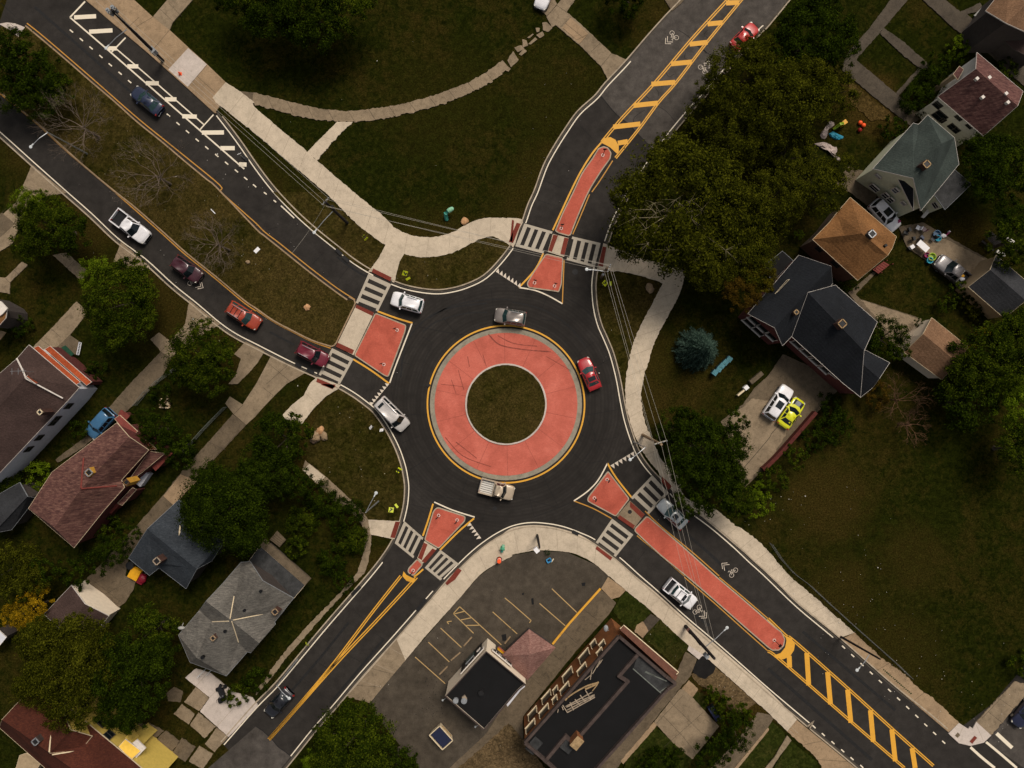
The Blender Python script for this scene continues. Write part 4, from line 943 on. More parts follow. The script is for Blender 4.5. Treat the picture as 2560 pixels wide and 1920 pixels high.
# yards at the right
tree('dark tree right of the grey green roofed house', 2478, 415, 84, 'leaf_dark', z=5, extra=((60, 10, 66, 'leaf_mid'), (10, 55, 55, None), (-15, -40, 55, None)))
tree('green tree at the right edge by the picnic furniture', 2545, 600, 74, 'leaf_mid', z=5, extra=((-10, -60, 50, 'leaf_dark'),))
for lab, x, y, r, mt in (('round clipped green shrub with a yellow patch by the pink roofed house', 2392, 124, 32, 'leaf_bright'), ('dark bush in front of the pink roofed house nearest the path', 2340, 165, 36, 'leaf_dark'), ('dark bush along the pink roofed house behind the inner path', 2325, 205, 44, 'leaf_dark'), ('dark bush at the lower corner of the pink roofed house', 2292, 250, 46, 'leaf_dark'), ('round dark evergreen ball at the end of the path', 2232, 322, 36, 'leaf_dark'), ('green shrub at the right end of the pink roof', 2515, 172, 30, 'leaf_mid'), ('small green shrub at the back of the tan roofed house', 2122, 710, 24, 'leaf_mid'),
                         ('little yellow green shrub left of the tan roofed house', 1997, 587, 14, 'leaf_bright'), ('dark green bush by the grey garage wall', 2394, 724, 28, 'leaf_mid'), ('green bush on the lawn below the grey garage', 2367, 762, 26, 'leaf_mid'), ('dark bush at the side of the tan roofed garage', 2300, 808, 16, 'leaf_dark')):
    shrub(lab, x, y, r, mt)
shrub('long clipped hedge beside the grey garage', 2422, 760, 24, 'leaf_olive', name='hedge', cat='hedge', group=None, extra=((14, 14, 22, None), (28, 28, 22, None)))
tree('round green tree between the dark blue roof and the tan garage', 2218, 845, 58, 'leaf_dark', z=3.5, extra=((25, 30, 36, 'leaf_mid'),))
for lab, x, y in (('yellow flowering shrub beside the tan garage, upper one', 2456, 838), ('yellow flowering shrub beside the tan garage, lower one', 2428, 878)):
    shrub(lab, x, y, 22, 'leaf_yellow', z=.6)
# left yards
tree('green tree between the two left driveways, nearest the left edge', 115, 560, 80, 'leaf_mid', extra=((-40, -45, 48, 'leaf_bright'), (50, 20, 58, 'leaf_dark'), (-60, 40, 42, None), (-25, -65, 30, None), (-50, 65, 30, None)))
tree('large round green tree beside the carriageway in the left yards', 300, 748, 98, 'leaf_mid', extra=((-50, -60, 50, 'leaf_bright'), (40, 60, 50, None), (25, -75, 42, None), (-20, 85, 50, None)))
tree('green tree over the third left driveway', 500, 888, 84, 'leaf_mid', extra=((10, -62, 34, None), (60, 30, 40, None), (-50, 40, 46, 'leaf_dark'), (20, 60, 50, None)))
tree('dark tree above the boulders left of the roundabout', 700, 1100, 78, 'leaf_dark', z=4.5, extra=((-45, 60, 60, None), (45, -20, 40, 'leaf_mid'), (-70, 100, 60, None), (0, 90, 60, None), (35, 110, 45, None)))
tree('large dark green tree over the blue grey roof', 562, 1272, 110, 'leaf_dark', z=7, extra=((-60, 20, 62, None), (50, 60, 62, None), (55, -55, 58, 'leaf_dark'), (-30, -75, 52, None)))
tree('dark yard tree in front of the brick red shingle house', 395, 1075, 52, 'leaf_dark', z=3.5, extra=((35, 30, 40, None), (-30, -30, 34, None), (60, 70, 38, None)))
for lab, x, y, r, mt in (('green hedge bush by the curved path, uppermost', 800, 1245, 50, 'leaf_dark'), ('dark hedge bush inside the bend of the curved path', 862, 1290, 52, 'leaf_dark'), ('green bush left of the hedge by the curved path', 755, 1305, 44, 'leaf_mid'), ('green bush at the lower end of the curved path', 880, 1350, 44, 'leaf_mid'), ('low bush between the curved path and the grey roof', 830, 1400, 44, 'leaf_dark'), ('bush on the lawn right of the grey roofed house', 740, 1370, 34, 'leaf_mid'),
                         ('dark bush on the strip below the grey roofed house', 860, 1455, 30, 'leaf_dark'), ('light green bush by the gutter of the brick red shingle house', 98, 1190, 40, 'leaf_bright'), ('dark bush at the left edge above the dark garage', 25, 1215, 46, 'leaf_mid'), ('dark bush behind the brick red shingle house', 268, 1310, 38, 'leaf_mid'), ('dark shrub beside the orange porch', 245, 925, 30, 'leaf_dark'),
                         ('dark shrub at the left edge house corner', 50, 810, 34, 'leaf_dark'), ('low shrub by the blue car', 200, 1070, 28, 'leaf_dark'), ('dark shrub on the lawn by the pale stone pile', 405, 985, 34, 'leaf_dark'), ('dark shrub below the stone pile', 460, 1120, 34, 'leaf_dark'), ('leafy plant spilling over the pale concrete drive', 592, 1738, 34, 'leaf_mid'), ('dark shrub below the grey roofed house', 640, 1700, 38, 'leaf_dark')):
    shrub(lab, x, y, r, mt)
tree('dark hedge tree between the brick red and blue grey roofs', 280, 1375, 46, 'leaf_dark', z=2.5, extra=((-40, 30, 40, None), (-90, 60, 40, None), (40, -40, 34, None)))
tree('olive tree at the left edge above the yellow leaved tree', 30, 1415, 66, 'leaf_olive', z=4, extra=((55, 20, 52, None), (95, 5, 40, 'leaf_dark'), (20, 60, 40, None)))
tree('tree with yellow autumn leaves at the left edge', 62, 1530, 48, 'leaf_yellow', z=4, extra=((30, -30, 36, 'leaf_yellow'), (-30, 10, 30, None), (40, 40, 34, 'leaf_olive')))
tree('very large olive green tree above the red roof', 165, 1655, 118, 'leaf_olive', z=8, extra=((-50, 50, 66, None), (-60, -50, 66, 'leaf_olive'), (10, 100, 70, None), (60, 40, 72, 'leaf_olive'), (40, -70, 60, None), (-85, 60, 46, 'leaf_olive')))
tree('large green tree between the white garage and the paving slabs', 305, 1690, 105, 'leaf_dark', z=7, extra=((20, 80, 62, None), (60, 20, 60, None), (-30, -50, 60, 'leaf_dark'), (70, -40, 56, 'leaf_dark'), (-20, 90, 60, 'leaf_mid')))
tree('round green tree left of the grey roofed house', 372, 1580, 72, 'leaf_mid', z=4.5, extra=((30, 45, 48, 'leaf_dark'),))
# bottom middle and right
tree('bright green tree at the bottom edge beside the car park', 885, 1858, 100, 'leaf_mid', z=5, extra=((-60, 55, 60, None), (40, 50, 62, None), (10, -60, 50, None), (-95, 60, 44, 'leaf_bright')))
tree('dark green tree at the bottom edge below the car park', 985, 1915, 62, 'leaf_dark', z=4, extra=((30, -15, 36, None),))
shrub('bush on the verge beside the lower left road', 805, 1830, 26, 'leaf_mid')
shrub('green tuft at the upper corner of the car park entrance', 868, 1760, 20, 'leaf_mid')
tree('dark shrub tree on the slope right of the concrete patio', 1842, 1830, 48, 'leaf_dark', z=2.5, extra=((-45, 40, 42, None), (-20, -20, 30, 'leaf_mid'), (10, -45, 28, 'leaf_mid'), (-75, 70, 36, None)))
shrub('green bush above the concrete patio', 1790, 1752, 34, 'leaf_mid', extra=((-12, -18, 22, None), (18, 22, 22, None)))
shrub('green bush by the lower right dirt yard', 1868, 1795, 22, 'leaf_mid')
shrub('dark bush at the bottom edge behind the burnt block', 1652, 1905, 44, 'leaf_dark', extra=((-40, 5, 30, None), (35, -15, 26, None)))
shrub('weedy bush growing at the edge of the car park', 1368, 1380, 9, 'weed', z=.3)
# ================================================================ BUILDINGS
plain('tarp_green', (.006, .045, .022), .7, .3)
shingle('roof_pink', [(0.0374, 0.0158, 0.0158), (0.0756, 0.0324, 0.0288), (0.1152, 0.0540, 0.0446), (0.1872, 0.0972, 0.0792)], R_(48), 1.2, 7)
shingle('roof_brick', [(0.0396, 0.0185, 0.0172), (0.0759, 0.0330, 0.0277), (0.1221, 0.0581, 0.0449), (0.1914, 0.1023, 0.0759)], R_(-46), 1.3, 6)
shingle('roof_greygreen', [(0.0220, 0.0290, 0.0260), (0.0330, 0.0420, 0.0370), (0.0460, 0.0560, 0.0500)], R_(48), 4, 8)
shingle('roof_orange', [(0.1050, 0.0480, 0.0170), (0.1600, 0.0740, 0.0260), (0.2150, 0.1050, 0.0400)], R_(45), 4, 8)
shingle('roof_tan', [(0.1120, 0.0600, 0.0320), (0.1600, 0.0880, 0.0480), (0.2160, 0.1240, 0.0720)], R_(45), 4, 8)
shingle('roof_navy', [(0.0066, 0.0075, 0.0096), (0.0096, 0.0108, 0.0132), (0.0138, 0.0156, 0.0186)], R_(45), 4, 8)
shingle('roof_charcoal', [(0.0195, 0.0195, 0.0218), (0.0277, 0.0285, 0.0307), (0.0375, 0.0375, 0.0405)], R_(45), 4, 8)
shingle('roof_brown', [(0.0352, 0.0216, 0.0184), (0.0496, 0.0304, 0.0256), (0.0672, 0.0416, 0.0360)], R_(45), 4, 8)
shingle('roof_orange_red', [(0.2080, 0.0368, 0.0112), (0.2640, 0.0512, 0.0160), (0.3200, 0.0680, 0.0240)], R_(45), 4, 8)
shingle('roof_bluegrey', [(0.0174, 0.0211, 0.0260), (0.0273, 0.0322, 0.0384), (0.0409, 0.0471, 0.0546)], R_(42), 3, 7)
shingle('roof_grey', [(0.0638, 0.0578, 0.0510), (0.1062, 0.0978, 0.0850), (0.1615, 0.1445, 0.1232)], R_(-48), 1.6, 8)
shingle('roof_darkred', [(0.0341, 0.0093, 0.0062), (0.0527, 0.0143, 0.0081), (0.0775, 0.0223, 0.0118)], R_(40), 4, 8)
shingle('roof_kiosk', [(0.1120, 0.0520, 0.0440), (0.1680, 0.0840, 0.0680), (0.2160, 0.1160, 0.0960), (0.2720, 0.1600, 0.1280)], R_(20), 3, 9)
plain('tar_roof', (.0024, .0022, .0024), .9, .5, .6); plain('tar_roof_grey', (.030, .030, .030), .9, .5, 1.2); plain('parapet_cap', (.055, .038, .032), .9, .35, 2); plain('facade_brick_red', (.105, .042, .026), .9, .25, 2)
plain('siding_white', (.56, .56, .60), .7, .08); plain('siding_grey', (.56, .53, .48), .7, .1); plain('siding_cream', (.60, .60, .43), .7, .1); plain('siding_yellow', (.55, .40, .09), .7, .1); plain('siding_tan', (.34, .25, .15), .7, .15)
plain('siding_dark', (.05, .04, .035), .8, .2); plain('wall_cream', (.72, .61, .47), .7, .08); plain('brick_maroon', (.09, .022, .018), .9, .3); plain('wall_brown', (.10, .07, .045), .9, .2); plain('chimney_yellow', (.46, .24, .03), .8, .2); plain('chimney_brick', (.06, .028, .020), .9, .3); plain('porch_red', (.15, .03, .022), .8, .2); plain('yellow_bump', (.68, .42, .05), .7, .1); plain('pale_deck', (.30, .29, .27), .8, .2)
def brickmat(name, c1, c2, mo):
    m, nt, b = nodes_of(name)
    br = N(nt, 'ShaderNodeTexBrick'); br.inputs['Scale'].default_value = 4; br.inputs['Color1'].default_value = c4(c1); br.inputs['Color2'].default_value = c4(c2); br.inputs['Mortar'].default_value = c4(mo); br.inputs['Mortar Size'].default_value = .01
    v = pos(nt, False, (1, 1, 1), 0); sx = N(nt, 'ShaderNodeSeparateXYZ'); nt.links.new(v, sx.inputs[0])
    cb = N(nt, 'ShaderNodeCombineXYZ'); nt.links.new(mth(nt, 'ADD', sx.outputs[0], sx.outputs[1]), cb.inputs[0]); nt.links.new(sx.outputs[2], cb.inputs[1])
    nt.links.new(cb.outputs[0], br.inputs['Vector'])
    c = mix(nt, 1, br.outputs[0], ramp(nt, noi(nt, v, .5, 4), [(.3, (.7,) * 3), (.7, (1.25,) * 3)]), 'MULTIPLY')
    nt.links.new(c, b.inputs['Base Color']); b.inputs['Roughness'].default_value = .9
brickmat('brick_orange', (.26, .085, .016), (.19, .062, .013), (.13, .06, .02))

HOUSE = {}
def roofed(parent, spec, faces, roofmat, wallmat, trim='grey_trim', ov=.3, wall=True, th=.14, name='roof', base=0.0):
    """roof faces over survey points with heights, and the walls under them"""
    vs = [W(p, z) for p, z in spec]
    cnt = {}
    for f in faces:
        for a, b in zip(f, f[1:] + f[:1]): cnt[(a, b)] = 1
    edges = [e for e in cnt if (e[1], e[0]) not in cnt]
    m = MB(); n = len(vs)
    fl = []
    for f in faces:
        a, b, c = vs[f[0]], vs[f[1]], vs[f[2]]
        fl.append(tuple(f) if (b - a).cross(c - a).z > 0 else tuple(reversed(f)))
    m.faces(vs, fl, 0)
    low = [v - Vector((0, 0, th)) for v in vs]
    m.faces(low, [tuple(reversed(f)) for f in fl], 0)
    for a, b in edges: m.poly([vs[a], vs[b], low[b], low[a]], 1)
    ro = m.build(name, [roofmat, trim], parent)
    # pale edge strip along eaves
    m = MB()
    for a, b in edges: m.tube([vs[a] + Vector((0, 0, .0)), vs[b] + Vector((0, 0, .0))], .018, 4)
    m.build('gutter', trim, ro)
    cx = sum((v for v in vs), Vector()) / n; lo = min(v.z for v in vs)
    inn = []
    for v in vs:
        d = Vector((cx.x - v.x, cx.y - v.y, 0)); d.normalize(); inn.append(v + d * ov * 1.35 - Vector((0, 0, th + .02 + (.5 if v.z > lo + .6 else 0))))
    if wall:
        m = MB(); m.faces(inn, fl, 0)
        for a, b in edges:
            A, B = inn[a], inn[b]
            q = [A, B, Vector((B.x, B.y, base)), Vector((A.x, A.y, base))]
            m.poly(q, 0)
        m.build('wall', wallmat, parent)
    return vs, inn, ro
def house(name, label, spec, faces, roofmat, wallmat, cat='house', **k):
    pts = [W(p, z) for p, z in spec]
    c = sum(pts, Vector()) / len(pts)
    t = thing(name, label, cat, (0, 0, 0))
    vs, inn, ro = roofed(t, spec, faces, roofmat, wallmat, **k)
    HOUSE[label] = (t, vs, inn, ro)
    return t, vs, inn, ro
def recentre(t):
    """put the Empty at the thing's base without moving its parts"""
    bb = [o.matrix_basis @ Vector(c) for o in t.children for c in o.bound_box]
    c = Vector((sum(b.x for b in bb) / len(bb), sum(b.y for b in bb) / len(bb), 0))
    t.location = c
    for o in t.children: o.location = o.location - c
def window(parent, A, B, u, zc, w, h, frame='white_trim', pane='glass_dark', sill=False, depth=.06):
    """a framed window on the wall from A to B (ground plan), at fraction u and height zc"""
    A, B = Vector((A.x, A.y, 0)), Vector((B.x, B.y, 0)); d = (B - A).normalized()
    n = Vector((d.y, -d.x, 0)); c = A.lerp(B, u)
    if n.dot(-c) < 0: n = -n          # outward side: these walls face the junction
    rot = math.atan2(d.y, d.x); m = MB()
    c = c + n * .03 + Vector((0, 0, zc))
    t = .07 if not sill else .05
    for s in (-1, 1):
        m.box(c + d * s * (w / 2 - t / 2), (t, depth * 2, h), rot)
        if not sill: m.box(c + Vector((0, 0, s * (h / 2 - t / 2))), (w, depth * 2 + .01, t), rot)
    if not sill: m.box(c, (w, depth * 2 - .02, t * .7), rot)
    if sill: m.box(c + Vector((0, 0, -h / 2 - .05)) + n * .08, (w + .14, .15, .07), rot)
    f = m.build('window', frame, parent)
    m = MB(); m.box(c, (w - t, .05, h - t), rot); m.build('pane', pane, f)
    return f
def chimney(ro, xy, z0, h, w=.6, mat='chimney_brick', cap='tan_concrete', name='chimney'):
    c = W(xy, z0 + h); m = MB()
    m.box((c.x, c.y, z0 + h / 2 - .5), (w, w, h + 1), R_(42)); o = m.build(name, mat, ro)
    m = MB()
    for i in range(4):
        a = R_(42) + i * math.pi / 2; m.box((c.x + math.cos(a) * w * .42, c.y + math.sin(a) * w * .42, z0 + h + .03), (.10, w * .96, .08), a)
    m.build('chimney_cap', cap, o)
    m = MB(); m.box((c.x, c.y, z0 + h + .012), (w * .6, w * .6, .02), R_(42)); m.build('flue', 'plastic_black', o)
def vent(ro, xy, z, r=.22, mat='galvanised', h=.25):
    c = W(xy, z); m = MB(); m.box((c.x, c.y, z - h * .3), (r * 2, r * 2, h * 1.4), R_(42)); m.build('roof_vent', mat, ro)
def plane_z(a, b, c):
    n = (b - a).cross(c - a); d = n.dot(a)
    def f(p):
        k = n.dot(W(p, 0)); return (d - k) / (n.z - k / H)
    return f
def S(s, *zs):
    p = P(s); return list(zip(p, zs if len(zs) == len(p) else [zs[0]] * len(p)))

# --- pink shingled house, upper right
e, r = 5.2, 8.3
t, vs, inn, ro = house('gabled_house', 'pale sided house with variegated pink shingle roof at the upper right', S('30: 1465,835 1805,452 1795,595 2205,790 2158,915 1862,1175', e, e, r, e, r, e), [[0, 5, 4, 2], [2, 4, 3, 1]] , 'roof_pink', 'siding_grey', trim='white_trim')
for s, f in (('30: 1805,680', (0, 2, 5)), ('30: 1912,670', (1, 2, 3)), ('30: 2057,808', (1, 2, 3)), ('30: 2072,885', (0, 2, 5)), ('30: 1855,840', (0, 2, 5))): vent(ro, P(s)[0], plane_z(*[vs[i] for i in f])(P(s)[0]) + .2, .17, 'white_trim')
chimney(ro, P('30: 1858,840')[0], 6.2, .5, .3, 'galvanised')
for u, z, w_, h_ in ((.10, 3.8, 1.0, 1.0), (.30, 2.6, 1.5, 1.6), (.40, 2.4, .6, 1.0), (.52, 4.5, .9, .7), (.60, 2.6, .8, 1.0), (.70, 2.6, .8, 1.0), (.76, 4.5, .8, .5)): window(t, inn[0], inn[5], u, z, w_, h_, 'siding_dark')
roofed(t, S('30: 1600,640 1655,570 1690,600 1640,690', 4.6), [[0, 1, 2, 3]], 'roof_pink', 'siding_tan', 'cream_trim', name='bay_roof'); recentre(t)
# --- grey green house
e, r = 5.0, 8.2
t, vs, inn, ro = house('gabled_house', 'cream sided house with a grey green roof below the pink one', S('30: 905,1458 1255,1062 1300,1075 1380,992 1612,1190 1500,1240 1650,1420 1320,1822 1255,1540', e, e, e, e, e, r, e, e, r), [[0, 8, 5, 3, 2, 1], [3, 5, 4], [8, 7, 6, 4, 5]], 'roof_greygreen', 'siding_cream', trim='white_trim')
for u, z, w_, h_ in ((.15, 4.0, .9, .45), (.30, 1.6, 1.3, 1.0), (.52, 4.2, .8, 1.0), (.52, 2.0, .8, 1.1), (.64, 2.0, .8, 1.1), (.80, 3.3, .7, .6)): window(t, inn[0], inn[7], u, z, w_, h_)
chimney(ro, P('30: 1372,1418')[0], 7.7, 1.1, .8, 'chimney_brick', 'tan_wood')
vv, ii, r2 = roofed(t, S('30: 1122,1545 1255,1540 1258,1820', 5.6, 6.9, 5.1), [[0, 1, 2]], 'roof_navy', 'siding_cream', 'white_trim', wall=False, name='dormer_roof')
m = MB(); c0 = P('31: 1325,215 1395,125 1420,150 1350,225')
m.slab(c0, 1.0, 1.15); m.build('porch_step', 'siding_grey', t)
vv, ii, r2 = roofed(t, S('30: 1405,1640 1582,1440 1760,1590 1530,1812', 4.2, 4.5, 4.5, 4.2), [[0, 3, 2, 1]], 'tar_roof_grey', 'siding_cream', 'grey_trim', name='wing_roof')
window(t, ii[0], ii[3], .75, 2.8, .9, .9); window(t, ii[0], ii[3], .2, 3.0, .6, .6); recentre(t)
# --- tan/orange hip roof house
e, r = 4.6, 7.2
t, vs, inn, ro = house('hipped_house', 'house with an orange tan hipped roof beside the white driveway car', S('31: 710,45 1110,385 1075,485 1035,548 775,765 385,410 530,262 592,182 812,358 660,372', e, e, e, r - .3, e, e, e, e, r, 5.9), [[0, 8, 3, 2, 1], [5, 4, 3, 8], [5, 8, 9, 6], [6, 9, 7], [7, 9, 8, 0]], 'roof_orange', 'wall_brown', trim='cream_trim')
chimney(ro, P('31: 900,362')[0], 6.5, 1.0, .8, 'siding_dark', 'galvanised'); vent(ro, P('31: 1017,462')[0], 6.2, .15, 'black_metal')
window(t, inn[5], inn[4], .2, 3.2, .9, 1.0, 'siding_dark'); window(t, inn[5], inn[4], .6, 3.2, 1.2, 1.0, 'siding_dark'); recentre(t)
m = MB(); q = P('31: 905,670 1000,600 1050,630 955,705'); m.slab(q, .5, .62)
for i in range(5): m.slab([tuple(Vector(q[0]).lerp(Vector(q[1]), .12 + i * .19)), tuple(Vector(q[0]).lerp(Vector(q[1]), .18 + i * .19)), tuple(Vector(q[3]).lerp(Vector(q[2]), .18 + i * .19)), tuple(Vector(q[3]).lerp(Vector(q[2]), .12 + i * .19))], .6, .66)
c = W(q[0]); m.box((W(q[0]).x, W(q[0]).y, .4), (.1, .1, .8)); m.box((W(q[2]).x, W(q[2]).y, .4), (.1, .1, .8)); m.box((W(q[1]).x, W(q[1]).y, .4), (.1, .1, .8)); m.box((W(q[3]).x, W(q[3]).y, .4), (.1, .1, .8))
m.build('porch_deck', 'porch_red', label='dark red wooden back steps at the tan roofed house', category='steps')
# --- dark blue complex
e, r = 4.8, 7.8
t, vs, inn, ro = house('rambling_house', 'large dark blue roofed house with white window frames above the gravel parking space', S('D: 270,225 890,550 1072,962 1270,762 31: 560,790 545,640 265,545', e, r, e, e, e, r, e), [[0, 1, 5, 6], [1, 2, 3, 4, 5]], 'roof_navy', 'brick_maroon', trim='white_trim')
vv, ii, r2 = roofed(t, S('31: 205,1250 655,1659 800,1772 830,1375 945,1122 582,803 345,868', e, e, e, r - .4, e, e, r), [[0, 1, 2, 3, 6], [6, 3, 4, 5]], 'roof_navy', 'brick_maroon', 'white_trim')
v3, i3, r3 = roofed(t, S('31: 520,1560 800,1775 905,1690 962,1612 1052,1475 835,1362 770,1445', 3.6, 3.6, 3.6, 5.2, 3.9, 3.9, 5.2), [[0, 1, 2, 3, 6], [6, 3, 4, 5]], 'roof_navy', 'brick_maroon', 'white_trim', name='rear_roof')
chimney(ro, P('31: 245,1038')[0], 6.9, .9, .5, 'chimney_brick', 'tan_wood'); chimney(r2, P('31: 642,1138')[0], 7.4, .9, .9, 'chimney_brick', 'tan_wood'); vent(r2, P('31: 633,1007')[0], 6.3, .14, 'black_metal')
for u, z in ((.22, 3.4), (.5, 3.4), (.76, 3.4), (.25, 1.2), (.55, 1.2)): window(t, inn[0], inn[2], u, z, 1.5, 1.3, 'white_trim', 'glass_dark', True)
for u, z in ((.15, 3.2), (.35, 3.2), (.55, 3.2), (.75, 3.2)): window(t, ii[0], ii[1], u, z, 1.3, 1.2, 'white_trim', 'glass_dark', True)
v4, i4, r4 = roofed(t, S('31: 60,880 165,760 185,755 95,850', 6.6, 6.9, 6.9, 6.6), [[0, 3, 2, 1]], 'roof_navy', 'siding_tan', 'cream_trim', wall=False, name='dormer_roof')
recentre(t)
t, vs, inn, ro = house('porch_shelter', 'low dark flat shelter behind the upper corner of the dark blue roof', S('31: -40,640 125,510 215,590 40,780', 2.8, 2.8, 2.8, 2.8), [[0, 3, 2, 1]], 'tar_roof', 'siding_dark', 'shelter'); recentre(t)
# --- two garages at the right
for lab, s, e, r, rm, wm in (('small garage with tan shingle roof and cream gable wall', '31: 1175,1385 1340,1225 1415,1085 1732,1340 1642,1478 1500,1622', 2.6, 4.3, 'roof_tan', 'wall_cream'), ('small garage with charcoal roof and tan walls behind the grey pickup', '31: 1730,820 1918,672 1970,545 2290,818 2228,938 2042,1092', 2.8, 4.5, 'roof_charcoal', 'siding_tan')):
    t, vs, inn, ro = house('garage', lab, S(s, e, r, e, e, r, e), [[0, 5, 4, 1], [1, 4, 3, 2]], rm, wm, 'garage', trim='cream_trim', ov=.15)
    vent(ro, P('31: 1605,1460')[0] if 'tan shingle' in lab else P('31: 1960,715')[0], 4.1, .12, 'black_metal'); recentre(t)
# --- upper right corner house
t, vs, inn, ro = house('gabled_house', 'tan brown roofed house cut off by the upper right corner', S('G: 1395,230 1590,-15 1900,-420 2700,100 2300,60 1830,490 2420,760 2900,300', 5, 5, 5, 5, 7.6, 7.6, 5, 5), [[0, 5, 4, 2, 1], [5, 6, 7, 3, 4]], 'roof_tan', 'siding_dark', trim='white_trim')
roofed(t, S('G: 1530,600 1720,490 2250,830 2700,1100 2500,1300 1990,1050', 3.2, 3.4, 3.4, 3.4, 3, 3), [[0, 5, 4, 3, 2, 1]], 'roof_brown', 'siding_dark', 'siding_dark', name='porch_roof')
m = MB(); m.slab(P('G: 1145,330 1310,160 1420,210 1250,370'), .3, .42); m.build('porch_step', 'pale_deck', t); recentre(t)
# --- left: brown roof with orange porches
e, r = 4.6, 7.4
t, vs, inn, ro = house('hipped_house', 'white walled house with brown roof and orange red porch roofs at the left edge', S('01: 145,1440 250,1320 687,1690 590,1799 540,1785 218,1600 -200,2070 -330,1850 0,2425 -250,2660', e + .3, e - .4, e - .4, e, e + .3, r, r, e, e, e), [[0, 5, 4, 2, 1], [7, 6, 5, 0], [4, 5, 6, 9, 8, 3, 2]], 'roof_brown', 'siding_white', trim='white_trim')
for u, z in ((.08, 3.0), (.27, 3.0), (.33, 3.0), (.55, 3.0), (.72, 3.0)): window(t, inn[3], inn[8], u, z, .9, 1.1, 'siding_dark')
chimney(ro, P('02: 345,243')[0], 6.0, .9, .55, 'chimney_brick', 'cream_trim')
for k, (s, z0, z1) in enumerate((('H: 775,465 880,410 1850,1245 1755,1310', 3.9, 3.5), ('H: 1030,490 1155,415 2110,1245 1995,1325', 2.9, 2.5))):
    q = P(s); roofed(t, [(q[0], z0), (q[1], z1), (q[2], z1), (q[3], z0)], [[0, 3, 2, 1]], 'roof_orange_red', 'brick_maroon', 'white_trim', name='porch_roof', wall=(k == 1), ov=.1)
pz = plane_z(vs[0], vs[4], vs[5]); q = P('H: 590,1115 690,1050 910,1240 815,1285')
roofed(t, [(p, pz(p) + .45) for p in q], [[0, 3, 2, 1]], 'roof_orange_red', 'roof_brown', 'white_trim', name='dormer_roof', wall=False)
m = MB()
for a, b in (('H: 388,702', 'H: 540,1010'), ('H: 540,1010', 'H: 600,1170'), ('H: 600,1170', 'H: 1445,1618')):
    pa, pb = P(a)[0], P(b)[0]; za = {388: 5.2, 540: 6.9, 600: 7.5}[int(a.split()[1].split(',')[0])]; zb = {540: 6.9, 600: 7.5, 1445: 5.2}[int(b.split()[1].split(',')[0])]
    m.tube([W(pa, za), W(pb, zb)], .09, 5)
m.build('ridge_flashing', 'white_trim', ro)
m = MB(); c = W(P('H: 420,1000')[0], 9); m.tube([(c.x, c.y, 6.5), (c.x, c.y, 9)], .03, 4); m.tube([c + Vector((-.9, 0, 0)), c + Vector((.9, .1, 0))], .02, 4)
for k in (-.7, 0, .6): m.tube([c + Vector((k, -.35, 0)), c + Vector((k, .35, 0))], .02, 4)
m.build('roof_aerial', 'galvanised', ro); recentre(t)
m = MB(); m.slab(P('H: 1280,520 1500,400 1700,600 1540,740'), .5, .62); m.build('green_tarp', 'tarp_green', label='dark green sheet over a low frame beside the orange porch', category='cover')
# --- brick red shingle house
e, r = 4.6, 7.6
t, vs, inn, ro = house('shingled_house', 'house with weathered brick red shingles and an orange flashed cross roof', S('02: 1010,335 1115,455 1285,570 1050,830 1075,895 905,1085 640,1415 245,1075 450,760 700,905 470,1240', e, r - .6, e, e, e, e, e, e, e, r, r - .8), [[0, 1, 9, 8], [1, 2, 3, 9], [9, 3, 4, 5], [9, 5, 6, 10], [8, 9, 10, 7]] + [[10, 6, 7]], 'roof_brick', 'brick_maroon', trim='cream_trim')
chimney(ro, P('02: 768,765')[0], 6.6, 1.2, .8, 'chimney_yellow', 'galvanised'); chimney(ro, P('02: 1090,850')[0], 5.0, 1.2, .7, 'chimney_yellow', 'chimney_brick')
m = MB()
for s, za, zb in (('02: 722,640 700,900', 5.8, 7.62), ('02: 700,905 1010,880', 7.62, 5.0)):
    a, b = P(s); m.tube([W(a, za), W(b, zb)], .1, 5)
m.build('ridge_flashing', 'porch_red', ro)
roofed(t, S('02: 990,300 1035,268 1190,410 1115,455', 3.6, 3.2, 3.2, 3.6), [[0, 3, 2, 1]], 'porch_red', 'porch_red', 'cream_trim', name='porch_roof', wall=False)
roofed(t, S('02: 1220,475 1270,490 1355,565 1285,570', 3.6, 3.3, 3.2, 3.6), [[0, 3, 2, 1]], 'porch_red', 'porch_red', 'cream_trim', name='porch_roof', wall=False)
roofed(t, S('02: 1290,580 1425,600 1240,755 1085,870', 3.6, 3.1, 3.0, 3.4), [[0, 3, 2, 1]], 'roof_brick', 'brick_maroon', 'cream_trim', name='side_roof')
roofed(t, S('02: 1340,500 1490,600 1345,750 1310,715 1425,605', 2.2, 2.0, 2.0, 2.2, 2.3), [[0, 4, 3, 2, 1]], 'porch_red', 'brick_maroon', 'porch_red', name='porch_roof')
roofed(t, S('02: 1020,262 1045,222 1125,275 1090,310', 1.6), [[0, 3, 2, 1]], 'porch_red', 'brick_maroon', 'porch_red', name='porch_roof')
roofed(t, S('02: 1145,895 1180,912 1055,1050 1015,1030', 2.6), [[0, 3, 2, 1]], 'roof_brick', 'brick_maroon', 'cream_trim', name='bay_roof')
roofed(t, S('02: 1000,1025 1030,1045 960,1120 930,1100', 1.9), [[0, 3, 2, 1]], 'porch_red', 'porch_red', 'porch_red', name='bay_roof'); recentre(t)
